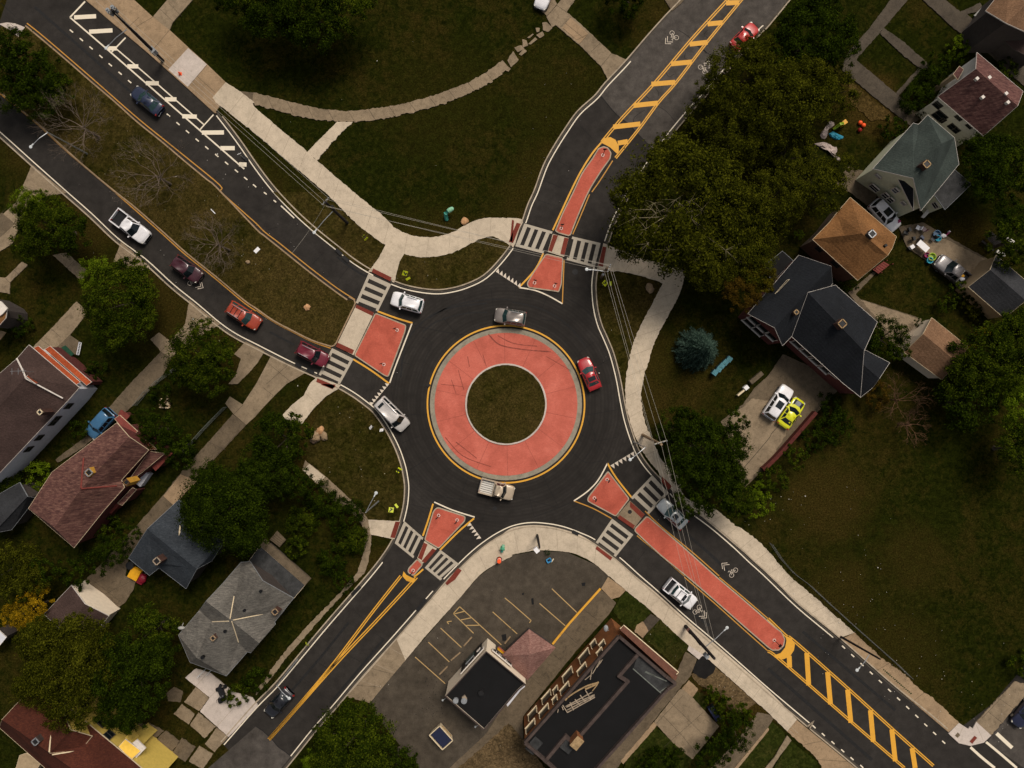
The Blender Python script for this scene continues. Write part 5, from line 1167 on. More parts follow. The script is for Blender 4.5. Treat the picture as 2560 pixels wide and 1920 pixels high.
# --- dark garage at the left edge
t, vs, inn, ro = house('garage', 'dark grey garage roof behind the brick red shingle house at the left edge', S('02: 170,850 238,972 315,985 100,1260 -60,1290 -200,1180 -60,980', 2.6, 4.1, 2.6, 2.6, 4.1, 2.6, 2.6), [[0, 1, 4, 5, 6], [1, 2, 3, 4]], 'roof_charcoal', 'siding_dark', 'garage', trim='grey_trim'); recentre(t)
# --- blue grey roof
e, r = 3.6, 5.6
t, vs, inn, ro = house('cottage', 'cottage with blue grey shingle roof under the large dark green tree', S('02: 1110,1505 1272,1252 1545,1000 1960,1330 1830,1530 1700,1600 1608,1770 1375,1590 1292,1655', e, r, e, e, e, r, e, e - .1, e), [[0, 8, 7, 5, 1], [7, 6, 5], [1, 5, 4, 3, 2]], 'roof_bluegrey', 'siding_dark', trim='grey_trim')
chimney(ro, P('02: 1355,1530')[0], 4.6, 1.6, .8, 'chimney_brick', 'pale_wood')
m = MB(); a, b = P('02: 1558,1222 1540,1372'); m.tube([W(a, 4.6), W(b, 5.0)], .09, 5); m.build('ridge_flashing', 'cream_trim', ro); recentre(t)
# --- grey cross gabled house
e, r = 4.5, 7.3
t, vs, inn, ro = house('cross_gabled_house', 'large grey shingle house with crossing gables and white valley flashing', S('L: 205,1155 440,880 515,775 690,590 905,340 1010,330 1150,545 1500,742 1285,1010 1180,920 1295,1035 1020,1355 880,1240 980,1345 745,1615 335,1460 410,1410 785,985 575,1000 830,715 1110,1245', e, e, 6.2, e, e, e, r, e, e, 5.2, e, e, 5.2, e, e, e, r - .6, r, 5.2, 5.2, 6.0),
      [[4, 3, 19, 17, 6, 5], [6, 17, 9, 8, 7], [17, 19, 3, 2], [17, 2, 1, 18], [0, 16, 17, 18, 1], [0, 15, 16], [16, 15, 14], [16, 14, 13, 12, 17], [17, 12, 11, 20], [17, 20, 10, 9], [20, 11, 10], [9, 10, 8], [12, 13, 11]], 'roof_grey', 'siding_dark', trim='grey_trim')
m = MB()
for s, za, zb in (('L: 785,975 830,722', 7.36, 5.3), ('L: 820,988 1155,920', 7.3, 5.3), ('L: 770,1000 585,1008', 7.3, 5.3), ('L: 805,1005 880,1235', 7.3, 5.3)):
    a, b = P(s); m.tube([W(a, za), W(b, zb)], .06, 5)
m.build('valley_flashing', 'cream_trim', ro)
for s, z in (('L: 1130,662', 6.9), ('L: 947,875', 6.9), ('L: 730,1112', 7.0), ('L: 475,1405', 6.8)):
    c = W(P(s)[0], z); m = MB(); m.cyl((c.x, c.y, z - .5), .19, .62, 10); m.build('roof_vent', 'black_metal', ro)
chimney(ro, P('L: 595,1190')[0], 6.5, .9, .55); chimney(ro, P('L: 1290,895')[0], 5.1, .6, .7)
v2, i2, r2 = roofed(t, S('L: 1000,320 1120,155 1625,598 1500,745 1150,540', 3.6, 3.3, 3.3, 3.6, 3.9), [[0, 4, 3, 2, 1]], 'tar_roof_grey', 'siding_dark', 'cream_trim', name='porch_roof')
m = MB(); q = P('L: 1120,155 1165,85 1685,530 1625,600'); m.slab(q, 2.9, 3.35); m.build('balcony_parapet', 'dark_concrete', t)
m = MB(); m.slab(P('L: 1230,85 1310,-10 1410,90 1340,170'), .3, .5)
for k in range(4): m.slab([tuple(Vector(P('L: 1240,90')[0]).lerp(Vector(P('L: 1300,-5')[0]), .12 + k * .22)), tuple(Vector(P('L: 1240,90')[0]).lerp(Vector(P('L: 1300,-5')[0]), .27 + k * .22)), tuple(Vector(P('L: 1345,165')[0]).lerp(Vector(P('L: 1405,85')[0]), .27 + k * .22)), tuple(Vector(P('L: 1345,165')[0]).lerp(Vector(P('L: 1405,85')[0]), .12 + k * .22))], .5, .6)
m.build('front_steps', 'dark_concrete', t)
c = W(P('L: 240,1075')[0], 4.6); m = MB(); m.ball(c, .42, (1, .5, .6), 10); m.tube([c, c + Vector((.1, .5, -.3))], .04, 4); m.build('satellite_dish', 'pale_deck', t); recentre(t)
# --- white garage
t, vs, inn, ro = house('garage', 'small dark roofed garage with a white boarded front facing the drive', S('03: 615,80 735,242 942,345 760,560 560,500 380,330', 2.7, 4.2, 2.7, 2.7, 4.2, 2.7), [[0, 1, 4, 5], [1, 2, 3, 4]], 'roof_brown', 'wall_cream', 'garage', trim='white_trim', ov=.12)
recentre(t)
# --- red roof, yellow house
e, r = 5.5, 8.4
t, vs, inn, ro = house('gabled_house', 'yellow sided house with a dark red roof at the lower left corner', S('N: -10,990 25,880 520,350 1342,1040 1815,1430 2200,1760 1600,1980 1300,2150', e, r, e, e, e, e, r, e), [[0, 7, 6, 1], [1, 6, 5, 4, 3, 2]], 'roof_darkred', 'siding_yellow', trim='cream_trim')
pz = plane_z(vs[1], vs[6], vs[3])
q = P('N: 715,955 880,785 970,1020 1275,1110 1115,1300 690,1345')
vv, ii, r2 = roofed(t, list(zip(q, (pz(q[0]) + .04, pz(q[1]) + .25, 8.45, pz(q[3]) + .25, pz(q[4]) + .04, 8.5))), [[0, 5, 2, 1], [5, 4, 3, 2]], 'roof_darkred', 'siding_yellow', 'cream_trim', name='cross_roof')
m = MB()
for s in ('N: 715,955 680,1330', 'N: 720,1365 1115,1300'):
    a, b = P(s); za, zb = pz(a) + .08, pz(b) + .08; m.tube([W(a, za), W(b, zb)], .07, 5)
m.build('valley_flashing', 'cream_trim', ro)
chimney(ro, P('N: 490,1185')[0], 7.9, .7, .75, 'parapet_cap', 'galvanised'); vent(ro, P('N: 130,940')[0], 7.9, .12, 'white_trim')
for u, z in ((.12, 3.6), (.45, 3.8), (.62, 4.6), (.72, 1.6)): window(t, inn[2], inn[4], .3 + u * .7, z, 1.0, 1.3, 'siding_dark')
window(t, ii[1], ii[3], .3, 4.2, 1.1, 1.2, 'siding_dark'); window(t, ii[1], ii[3], .55, 4.0, 1.0, 1.1, 'siding_dark')
roofed(t, S('N: 1640,1255 1732,1150 1945,1312 1815,1432', 5.35, 4.7, 4.7, 5.35), [[0, 3, 2, 1]], 'yellow_bump', 'siding_yellow', 'white_trim', name='porch_roof')
m = MB(); q = P('N: 1830,1200 1890,1155 2012,1278 1700,1600 1650,1550 1945,1310'); m.slab(q, 4.4, 4.6); m.build('porch_canopy', 'white_trim', t)
m = MB(); m.slab(P('N: 1730,1130 1845,1020 1925,1110 1800,1200'), 3.5, 3.6)
for k in range(6): m.slab([tuple(Vector(P('N: 1740,1130')[0]).lerp(Vector(P('N: 1800,1195')[0]), k / 6)), tuple(Vector(P('N: 1740,1130')[0]).lerp(Vector(P('N: 1800,1195')[0]), k / 6 + .05)), tuple(Vector(P('N: 1845,1020')[0]).lerp(Vector(P('N: 1925,1110')[0]), k / 6 + .05)), tuple(Vector(P('N: 1845,1020')[0]).lerp(Vector(P('N: 1925,1110')[0]), k / 6))], 3.6, 4.3)
m.build('stair_rail', 'siding_yellow', t); recentre(t)
t, vs, inn, ro = house('garden_shed', 'tan roofed outbuilding below the dark red roof at the bottom edge', S('N: 270,1375 370,1340 480,1420 560,1480 440,1700 220,1548', 2.4, 2.6, 2.6, 2.6, 2.4, 2.4), [[0, 5, 4, 3, 2, 1]], 'siding_tan', 'siding_tan', 'shed', trim='cream_trim'); recentre(t)
# corners of houses at the left edge
t, vs, inn, ro = house('gabled_house', 'corner of a white trimmed brown roofed house at the left edge', S('01: -160,1180 -160,880 0,950 62,1010 50,1090 -40,1190', 4.2, 4.2, 4.2, 4.0, 4.2, 4.2), [[0, 5, 4, 3, 2, 1]], 'roof_orange', 'siding_dark', trim='white_trim')
m = MB(); q = P('01: -10,940 8,945 65,1005 20,1055 -10,1075'); m.slab(q, 4.25, 4.4); m.build('porch_canopy', 'white_trim', t); m = MB(); m.slab(P('01: -20,1190 48,1212 0,1275 -30,1290'), 2.2, 2.35); m.build('step_slab', 'tan_concrete', t); recentre(t)
t, vs, inn, ro = house('garden_shed', 'corner of a blue grey roofed shed at the left edge', S('03: -100,520 -40,440 55,530 -10,610 -90,650', 2.6), [[0, 4, 3, 2, 1]], 'siding_white', 'siding_dark', 'shed', trim='white_trim'); recentre(t)

# --- white corner shop
def shop():
    t = thing('corner_shop', 'flat black roofed shop with cream walls and dark sign bands in the car park', 'shop')
    z = 4.7
    top = P('13: 1635,1042 1990,652 O: 1480,905 1350,1010 760,1700')
    m = MB(); m.slab(top, 0, z - .35, 1, 0); m.build('wall', ['wall_cream', 'tar_roof'], t)
    n = len(top); m = MB()
    for i in range(n):
        a, b = top[i], top[(i + 1) % n]
        q = [a, b]; A, B = W(a, z), W(b, z); d = (B - A).normalized(); nn = Vector((-d.y, d.x, 0)); c = (A + B) / 2
        h = z if i in (0, 1) else z - .2
        m.box((c.x, c.y, h - .18 + i * .004), ((B - A).length - .02, .10, .42), math.atan2(d.y, d.x))
    m.build('parapet', 'wall_cream', t)
    m = MB()
    for i in range(n):
        A, B = W(top[i], z), W(top[(i + 1) % n], z); d = (B - A).normalized(); h = z if i in (0, 1) else z - .2
        c = (A + B) / 2; m.box((c.x, c.y, h + .045 + i * .004), ((B - A).length, .16 if i in (2, 3, 4) else .12, .03), math.atan2(d.y, d.x))
    m.build('parapet_cap', 'parapet_cap', t)
    m = MB(); tri = [W(p, z - .35) for p in off(top, 0)]
    m.flat(top, z - .34); m.build('flat_roof', 'tar_roof', t)
    # sign bands and shop window on the two street faces
    def face(i, j, u0, u1, z0, z1, mat, name, out=.04, par=t):
        A, B = W(top[i], z), W(top[j], z); A.z = B.z = 0
        d = (B - A); nn = Vector((d.y, -d.x, 0)).normalized()
        if nn.dot(-(A + B) / 2) < 0: nn = -nn
        p0, p1 = A + d * u0 + nn * (out + .12), A + d * u1 + nn * (out + .12); c = (p0 + p1) / 2
        m = MB(); m.box((c.x, c.y, (z0 + z1) / 2), ((p1 - p0).length, .06 + out, z1 - z0), math.atan2(d.y, d.x))
        return m.build(name, mat, par)
    w1 = face(1, 0, .12, .62, .5, 2.55, 'plastic_black', 'shop_window', .03)
    face(1, 0, .30, .5, .8, 2.0, 'glass_teal', 'pane', .09, w1); face(1, 0, .14, .22, 1.9, 2.3, 'white_trim', 'window_poster', .09, w1); face(1, 0, .3, .5, 2.1, 2.3, 'grey_trim', 'window_poster', .09, w1)
    b1 = face(1, 0, .05, .62, 2.75, 3.5, 'white_trim', 'sign_band', .05)
    rd = random.Random(5)
    for k in range(22):
        u = .07 + k * .0245
        if k in (8, 14): continue
        for q in range(2):
            if rd.random() < .85: face(1, 0, u + q * .008, u + .009 + q * .008, 2.86 + rd.random() * .15, 3.25 + rd.random() * .15, 'plastic_black', 'lettering', .10, b1)
    w2 = face(1, 2, .22, .44, .5, 2.3, 'siding_dark', 'poster_board', .03)
    face(1, 2, .24, .42, 1.5, 2.0, 'toy_yellow', 'poster', .09, w2); face(1, 2, .26, .44, 1.0, 1.5, 'red_apron', 'poster', .09, w2)
    b2 = face(1, 2, .12, .62, 2.75, 3.5, 'white_trim', 'sign_band', .05)
    for k in range(18):
        u = .14 + k * .026
        if k in (6, 12): continue
        for q in range(2):
            if rd.random() < .85: face(1, 2, u + q * .009, u + .010 + q * .009, 2.86 + rd.random() * .15, 3.25 + rd.random() * .15, 'plastic_black', 'lettering', .10, b2)
    # kit on the roof
    for s, r_, mt in (('O: 270,1195', .32, 'grey_trim'), ('O: 415,1195', .36, 'galvanised'), ('O: 710,1060', .34, 'iron')):
        c = W(P(s)[0], z); m = MB(); m.cyl((c.x, c.y, z - .34), r_, .35, 14); m.cyl((c.x, c.y, z + .01), r_ * .6, .08, 12); m.build('roof_fan', mt, t)
    c = W(P('O: 420,1150')[0], z); m = MB(); m.box((c.x, c.y, z - .2), (.4, .5, .35), .6); m.build('roof_unit', 'pale_wood', t)
    c = W(P('O: 400,680')[0], 2.8); m = MB(); e0 = W(P('O: 430,715')[0], 2.9); m.tube([e0, c], .03, 4); m.ball(c, .12, (1, 1, .7), 8); m.build('wall_lamp', 'black_metal', t)
    for s in ('O: 45,1180', 'O: 610,1640'):
        c = W(P(s)[0], 2.6); m = MB(); m.ball(c, .13, (1, 1, .8), 8); m.tube([c, c + Vector((.35, .25, .1))], .03, 4); m.build('wall_lamp', 'lamp_white', t)
    m = MB(); m.slab(P('O: 1120,1215 1400,900 1470,945 1400,1000 1170,1290'), 2.3, 2.5); m.build('side_awning', 'siding_white', t)
    recentre(t)
shop()
# --- kiosk with a pyramid roof
e, r = 2.7, 4.4
t, vs, inn, ro = house('kiosk', 'square kiosk with a dusty pink pyramid roof next to the shop', S('O: 1540,-45 1995,272 1510,830 1060,412 1545,390', e, e, e, e, r), [[0, 4, 1], [1, 4, 2], [2, 4, 3], [3, 4, 0]], 'roof_kiosk', 'siding_dark', 'kiosk', trim='roof_kiosk', ov=.5)
recentre(t)
# --- burnt brick block
def block():
    t = thing('brick_block', 'flat black roofed brick block with a collapsed roof frame beside the car park', 'apartment block')
    z = 6.9
    top = P('23: 925,525 1330,870 1418,935 1345,985 735,1668 560,1850 300,1610 110,1445')
    m = MB(); m.slab(top, 0, z - .5, 1, 0); m.build('wall', ['brick_orange', 'tar_roof'], t)
    m = MB(); m.flat(off(top, 0), z - .49); m.build('flat_roof', 'tar_roof', t)
    m = MB(); n = len(top)
    for i in range(n):
        A, B = W(top[i], z), W(top[(i + 1) % n], z); d = B - A; c = (A + B) / 2
        m.box((c.x, c.y, z - .25 + i * .003), (d.length - .05, .3, .52), math.atan2(d.y, d.x))
    m.build('parapet', 'parapet_cap', t)
    m = MB()
    for s in ('23: 1085,680 925,865', '23: 925,865 1000,912', '23: 1000,912 575,1395', '23: 575,1395 520,1460', '23: 500,1420 465,1385', '23: 465,1385 285,1600'):
        a, b = P(s); A, B = W(a, z - .2), W(b, z - .2); d = B - A; c = (A + B) / 2; m.box((c.x, c.y, z - .3 + len(m.v) * 1e-4), (d.length + .3, .38, .4), math.atan2(d.y, d.x))
    m.build('party_wall', 'parapet_cap', t)
    # maroon front with its white coping
    m = MB(); q = P('23: 930,462 965,425 1440,832 1415,905'); m.faces([W(q[0], z - .3), W(q[1], z - .9), W(q[2], z - .9), W(q[3], z - .3)], [(0, 3, 2, 1)])
    m.faces([W(q[1], z - .9), W(q[2], z - .9), W(q[2], 0), W(q[1], 0)], [(0, 1, 2, 3)]); m.build('front_mansard', 'facade_brick_red', t)
    m = MB(); m.tube([W(P('23: 935,455')[0], z - .25), W(q[1], z - .82), W(q[2], z - .82), W(P('23: 1420,850')[0], z - .5)], .07, 5); m.build('coping', 'cream_trim', t)
    m = MB(); q = P('23: 1085,690 1130,690 1340,870 1395,930 1285,1015 1045,810'); m.flat(q, z - .46); m.build('roof_patch', 'tar_roof_grey', t)
    m = MB()
    for s in ('23: 1045,800 1290,1015', '23: 1155,825 1240,865', '23: 1150,830 1340,910', '23: 1280,1000 1340,960'): m.strip(P(s), 2.4, z - .43)
    m.build('roof_seam', 'rail_grey', t)
    # windows on the north-west brick wall: light lintels, sills and reveals
    A, B = W(top[0], z), W(top[-1], z); A.z = B.z = 0
    A, B = A.lerp(B, .02), B
    for u, zc, w_, h_, k in ((.13, 4.6, .9, 1.2, 0), (.20, 2.2, .9, 1.3, 0), (.17, 5.6, .9, .8, 0), (.31, 2.6, 1.7, 1.7, 1), (.36, 5.0, 1.5, 1.1, 0), (.50, 2.6, 1.7, 1.7, 1), (.55, 5.0, 1.5, 1.1, 0), (.64, 3.0, .8, 1.1, 0), (.66, 5.0, .8, 1.1, 0), (.74, 2.2, 1.6, 1.4, 0), (.78, 4.8, 1.6, 1.2, 0), (.90, 2.4, 1.5, 1.4, 0), (.93, 4.8, 1.6, 1.2, 0)):
        window(t, A, B, u, zc, w_, h_, 'cream_trim', 'glass_dark', True, .09)
    c = W(P('23: 812,452')[0], 3.5); m = MB(); m.ball(c, .42, (.7, 1, .5), 10); m.tube([c, c + Vector((.35, -.3, -.1))], .04, 4); m.build('satellite_dish', 'grey_trim', t)
    c = W(P('23: 560,1440')[0], z + .8); m = MB(); m.box((c.x, c.y, z + .1), (.9, 1.3, 1.6), R_(-40)); o = m.build('chimney', 'brick_orange', t); m = MB(); m.box((c.x, c.y, z + .93), (1.0, 1.4, .08), R_(-40)); m.build('chimney_cap', 'tan_wood', o)
    c = W(P('23: 480,1470')[0], z - .3); m = MB(); m.box((c.x, c.y, z - .35), (1.3, 1.3, .3), R_(-40)); m.build('roof_hatch', 'tar_roof_grey', t)
    c = W(P('23: 190,1470')[0], z - .3); m = MB(); m.box((c.x, c.y, z - .42), (1.2, 1.8, .12), R_(-40)); m.build('roof_patch', 'tar_roof_grey', t)
    recentre(t)
    # the collapsed timber frame lying on the roof
    t2 = thing('timber_frame', 'bent broken timber frame lying on the black roof', 'wreckage', tuple(W(P('Q: 830,1010')[0], z - .45)))
    m = MB()
    for s in ('Q: 640,1150 1030,975', 'Q: 650,1190 1030,990', 'Q: 650,1225 1035,1010', 'Q: 630,1140 1000,940', 'Q: 690,1080 740,1190', 'Q: 760,1040 830,1130', 'Q: 830,980 905,1085', 'Q: 900,910 985,1045', 'Q: 590,1120 650,1215', 'Q: 580,1140 600,1190'):
        a, b = P(s); m.tube([W(a, z - .25), W(b, z - .05)], .075, 4)
    m.build('slats', 'pale_wood', t2)
    m = MB(); m.tube([W(p, z + .1) for p in CR(P('Q: 625,1055 700,985 830,905 940,850 1060,815 1088,800'), 3)], .09, 5); m.tube([W(p, z + .1) for p in P('Q: 1088,800 1060,850 1000,925')], .06, 4); m.tube([W(p, z) for p in CR(P('Q: 900,900 1060,830'), 2)], .12, 4); m.build('curved_beam', 'tan_wood', t2)
    for ch in t2.children: ch.location = -t2.location
    t3 = MB()
    for s in ('Q: 995,625 970,770', 'Q: 1110,500 1000,690', 'Q: 1140,490 1060,600', 'Q: 900,770 985,700', 'Q: 530,1180 520,1225', 'Q: 1000,620 1040,560'):
        a, b = P(s); t3.tube([W(a, z - .3), W(b, z - .15)], .06, 4)
    t3.build('broken_boards', 'pale_wood', label='loose grey boards scattered along the edge of the black roof', category='wreckage')
block()
# ================================================================ VEHICLES
def lerp(a, b, t): return a + (b - a) * t
def quad_panel(m, a, b, c, d, u0, u1, v0, v1, out=.012, mi=0):
    """a thin panel over the quad a-b (bottom), d-c (top)"""
    a, b, c, d = map(Vector, (a, b, c, d))
    f = lambda u, v: (a.lerp(b, u)).lerp(d.lerp(c, u), v)
    n = (b - a).cross(d - a).normalized()
    if n.dot((a + b + c + d) / 4 - Vector((0, 0, .9))) < 0: n = -n
    n = n * abs(out)
    q = [f(u0, v0) + n, f(u1, v0) + n, f(u1, v1) + n, f(u0, v1) + n]
    m.poly(q, mi)
    lo = [p - n * 1.5 for p in q]
    for i in range(4): m.poly([q[i], lo[i], lo[(i + 1) % 4], q[(i + 1) % 4]], mi)
WHEEL = None
def wheel_meshes():
    m = MB(); n = 18
    prof = [(-.11, .2), (-.11, .30), (-.08, .34), (.08, .34), (.11, .30), (.11, .2)]
    for i in range(len(prof) - 1):
        for k in range(n):
            a, b = 6.2832 * k / n, 6.2832 * (k + 1) / n
            (y0, r0), (y1, r1) = prof[i], prof[i + 1]
            m.poly([(r0 * math.cos(a), y0, r0 * math.sin(a)), (r0 * math.cos(b), y0, r0 * math.sin(b)), (r1 * math.cos(b), y1, r1 * math.sin(b)), (r1 * math.cos(a), y1, r1 * math.sin(a))])
    ty = m.mesh('tyre', 'tyre', True)
    m = MB()
    m.tube([(0, -.09, 0), (0, .09, 0)], .21, 14)
    for k in range(5):
        a = 6.2832 * k / 5; m.box((.1 * math.cos(a), .095, .1 * math.sin(a)), (.04, .02, .2), 0, 0, (-a + math.pi / 2, 'Y'))
    return ty, m.mesh('rim', 'rim')
TYRE, RIM = wheel_meshes()
# per kind: body stations (fraction of the length from the tail, half width factor, height of the top), cabin (x tail base, x tail roof, x front roof, x front base, roof height, roof half width factor)
BODY = {
    'sedan': ([(0, .74, .72), (.012, .86, .84), (.05, .95, .93), (.15, .99, .97), (.30, 1, .98), (.62, 1, .96), (.74, .985, .92), (.86, .95, .84), (.95, .86, .74), (.99, .72, .64), (1, .6, .55)], (.13, .25, .53, .70, 1.43, .63), 1.80),
    'hatch': ([(0, .80, .78), (.015, .90, .95), (.05, .96, 1.0), (.2, 1, 1.02), (.62, 1, .99), (.74, .99, .95), (.87, .95, .86), (.95, .86, .76), (.99, .72, .66), (1, .6, .58)], (.02, .12, .55, .71, 1.5, .66), 1.80),
    'suv': ([(0, .85, .90), (.012, .93, 1.02), (.04, .97, 1.08), (.2, 1, 1.10), (.66, 1, 1.08), (.76, .99, 1.06), (.88, .96, 1.0), (.95, .90, .92), (.99, .80, .80), (1, .7, .68)], (.025, .09, .60, .735, 1.76, .69), 1.90),
    'van': ([(0, .88, 1.0), (.01, .95, 1.1), (.03, .98, 1.15), (.2, 1, 1.18), (.72, 1, 1.16), (.82, .99, 1.12), (.9, .95, 1.02), (.96, .88, .9), (.99, .8, .8), (1, .7, .7)], (.012, .035, .69, .82, 2.0, .74), 1.98),
    'truckcab': ([(0, .98, 1.02), (.02, 1, 1.08), (.5, 1, 1.08), (.62, 1, 1.06), (.85, .98, 1.02), (.93, .93, .95), (.985, .82, .84), (1, .72, .72)], (.02, .08, .42, .60, 1.80, .68), 1.95),
    'sporttruck': ([(0, .98, 1.02), (.02, 1, 1.08), (.6, 1, 1.08), (.7, 1, 1.06), (.88, .97, 1.0), (.95, .9, .92), (.99, .8, .8), (1, .7, .7)], (.02, .07, .53, .70, 1.78, .68), 1.88),
    'coupe': ([(0, .72, .70), (.012, .85, .82), (.06, .95, .90), (.18, 1, .93), (.55, .98, .90), (.68, .98, .90), (.8, .97, .86), (.92, .9, .76), (.98, .76, .64), (1, .62, .55)], (.12, .27, .50, .66, 1.33, .60), 1.84),
}
def vehicle(name, label, F, R, kind, paint_, group='cars on the roads', glass='glass_dark', bed=None, roof=None, sunroof=None, rails=False, bars=0, width=None, hood=None, bedmat='plastic_black', height=None, cat='car', lid=None, third=True):
    F, R = P(F)[0], P(R)[0]; zc = .9
    wf, wr = W(F, zc), W(R, zc); wf.z = wr.z = 0
    c = (wf + wr) / 2; d = wf - wr; L = d.length
    t = thing(name, label, cat, tuple(c), math.atan2(d.y, d.x), group)
    stn, cab, Wd = BODY[kind]; Wd = width or Wd; hw = Wd / 2
    x0 = -L / 2 + (bed or 0) * L; LL = L / 2 - x0
    X = lambda u: x0 + u * LL
    zb = .24
    rows = []
    for u, wf_, zt in stn:
        w = hw * wf_; x = X(u)
        half = [(w * .90, zb), (w * .985, .42), (w, .62), (w * .985, zt - .16), (w * .93, zt - .045), (w * .82, zt), (w * .42, zt + .025), (0, zt + .03)]
        rows.append([(x, -y, z) for y, z in half] + [(x, y, z) for y, z in reversed(half[:-1])])
    m = MB(); n = len(rows[0])
    base = len(m.v)
    for r in rows: m.v += r
    for i in range(len(rows) - 1):
        for k in range(n - 1):
            a = base + i * n + k; m.f.append((a, a + 1, a + n + 1, a + n)); m.m.append(0)
    m.f.append(tuple(base + k for k in range(n))); m.m.append(0); m.f.append(tuple(base + (len(rows) - 1) * n + k for k in reversed(range(n)))); m.m.append(0)
    for i in range(len(rows) - 1): m.f.append((base + i * n, base + (i + 1) * n, base + (i + 1) * n + n - 1, base + i * n + n - 1)); m.m.append(0)
    body = m.build('body', paint_, t, True)
    # cabin
    xt, xtr, xfr, xf, zr, rw = cab; zr = height or zr
    def top_at(u):
        for (u0, _, z0), (u1, _, z1) in zip(stn, stn[1:]):
            if u0 <= u <= u1: return lerp(z0, z1, (u - u0) / (u1 - u0 or 1))
        return stn[-1][2]
    zf, zt_ = top_at(xf) - .01, top_at(xt) - .02
    bw, rwm = hw * .95, hw * rw
    A = [(X(xt), -bw * .95, zt_), (X(xt) - .06, 0, zt_), (X(xt), bw * .95, zt_), (X(xf) - .12, bw, zf), (X(xf) + .10, 0, zf + .02), (X(xf) - .12, -bw, zf)]
    B = [(X(xtr), -rwm * .95, zr - .06), (X(xtr) - .05, 0, zr - .03), (X(xtr), rwm * .95, zr - .06), (X(xfr) - .08, rwm, zr - .04), (X(xfr) + .06, 0, zr - .01), (X(xfr) - .08, -rwm, zr - .04)]
    m = MB()
    xm = (X(xtr) + X(xfr)) / 2
    R0 = [(X(xtr) + .12, -rwm * .82, zr - .01), (X(xtr) + .08, 0, zr + .03), (X(xtr) + .12, rwm * .82, zr - .01), (X(xfr) - .22, rwm * .86, zr + .01), (X(xfr) - .1, 0, zr + .04), (X(xfr) - .22, -rwm * .86, zr + .01)]
    M_ = [(xm, -rwm * .88, zr + .03), (xm, 0, zr + .065), (xm, rwm * .88, zr + .03)]
    vs = A + B + R0 + M_
    fs = []
    for i in range(6):
        j = (i + 1) % 6
        fs.append((i, i + 6, j + 6, j)); fs.append((i + 6, i + 12, j + 12, j + 6))
    fs += [(12, 18, 19, 13), (13, 19, 20, 14), (18, 17, 16, 19), (19, 16, 15, 20), (12, 17, 18), (14, 20, 15)]
    # outward orientation
    ctr = Vector((xm, 0, 1.0)); out = []
    for f in fs:
        p = [Vector(vs[k]) for k in f]; nn = (p[1] - p[0]).cross(p[2] - p[0])
        out.append(f if nn.dot(sum(p, Vector()) / len(p) - ctr) > 0 else tuple(reversed(f)))
    m.faces(vs, out); m.build('roof', roof or paint_, t, True)
    # glass
    m = MB(); quad_panel(m, A[3], A[4], B[4], B[3], .07, 1.0, .04, .95); quad_panel(m, A[4], A[5], B[5], B[4], 0, .93, .04, .95); m.build('windscreen', glass, t)
    m = MB(); quad_panel(m, A[1], A[0], B[0], B[1], 0, .9, .10, .92); quad_panel(m, A[2], A[1], B[1], B[2], .1, 1, .10, .92); m.build('rear_window', glass, t)
    cuts = [(.06, .34), (.37, .64), (.67, .93)] if third and kind in ('suv', 'van', 'hatch') else [(.07, .48), (.52, .92)]
    for u0, u1 in cuts:
        for s, (a, b) in enumerate(((A[5], A[0]), (A[2], A[3]))):
            ta, tb = (B[5], B[0]) if s == 0 else (B[2], B[3])
            m = MB()
            U0, U1 = (u0, u1) if s == 1 else (1 - u1, 1 - u0)
            quad_panel(m, b, a, ta, tb, 1 - U1, 1 - U0, .12, .90); m.build('side_window', glass, t)
    # lights, bumpers, mirrors
    for s in (-1, 1):
        m = MB(); u = .955; w = hw * .80; m.box((X(u) - .02, s * w * .86, top_at(u) - .09), (.26, .26, .12), s * -.5); m.build('headlight', 'lens_clear', t)
        m = MB(); xr = -L / 2 + .07; m.box((xr, s * hw * .78, .86 if bed or kind in ('suv', 'van') else .76), (.12, .26, .24), s * .3); m.build('tail_light', 'lens_red', t)
        m = MB(); xm_ = X(xf) - .38; m.box((xm_, s * (hw + .09), zf + .09), (.14, .22, .15), s * .2); m.build('wing_mirror', paint_, t)
    m = MB(); m.box((X(1) - .05, 0, .42), (.16, hw * 1.15, .22)); m.build('front_bumper', 'plastic_black', t)
    for sx in (-1, 1):
        for sy in (-1, 1):
            e = bpy.data.objects.new('wheel', TYRE); COL.objects.link(e); e.parent = t; e.location = (sx * L * .31, sy * (hw - .10), .34)
            r = bpy.data.objects.new('rim', RIM); COL.objects.link(r); r.parent = e
            if sy < 0: r.rotation_euler = (0, 0, math.pi)
    if sunroof:
        x1 = X(lerp(xtr, xfr, sunroof[0])); x2 = X(lerp(xtr, xfr, sunroof[1])); w = rwm * sunroof[2]
        m = MB(); m.box(((x1 + x2) / 2, 0, zr + .052), (abs(x2 - x1), w * 2, .04)); m.build('sunroof', 'glass_dark', t)
    if rails:
        for s in (-1, 1):
            m = MB(); m.tube([(X(xtr) + .25, s * rwm * .84, zr + .03), (X(xtr) + .35, s * rwm * .84, zr + .09), (X(xfr) - .5, s * rwm * .86, zr + .11), (X(xfr) - .4, s * rwm * .86, zr + .03)], .028, 5); m.build('roof_rail', 'galvanised' if rails is True else rails, t)
    for k in range(bars):
        x = X(lerp(xtr, xfr, .25 + .5 * k / max(1, bars - 1))); m = MB(); m.box((x, 0, zr + .075), (.07, rwm * 1.75, .05)); m.build('roof_bar', 'plastic_black', t)
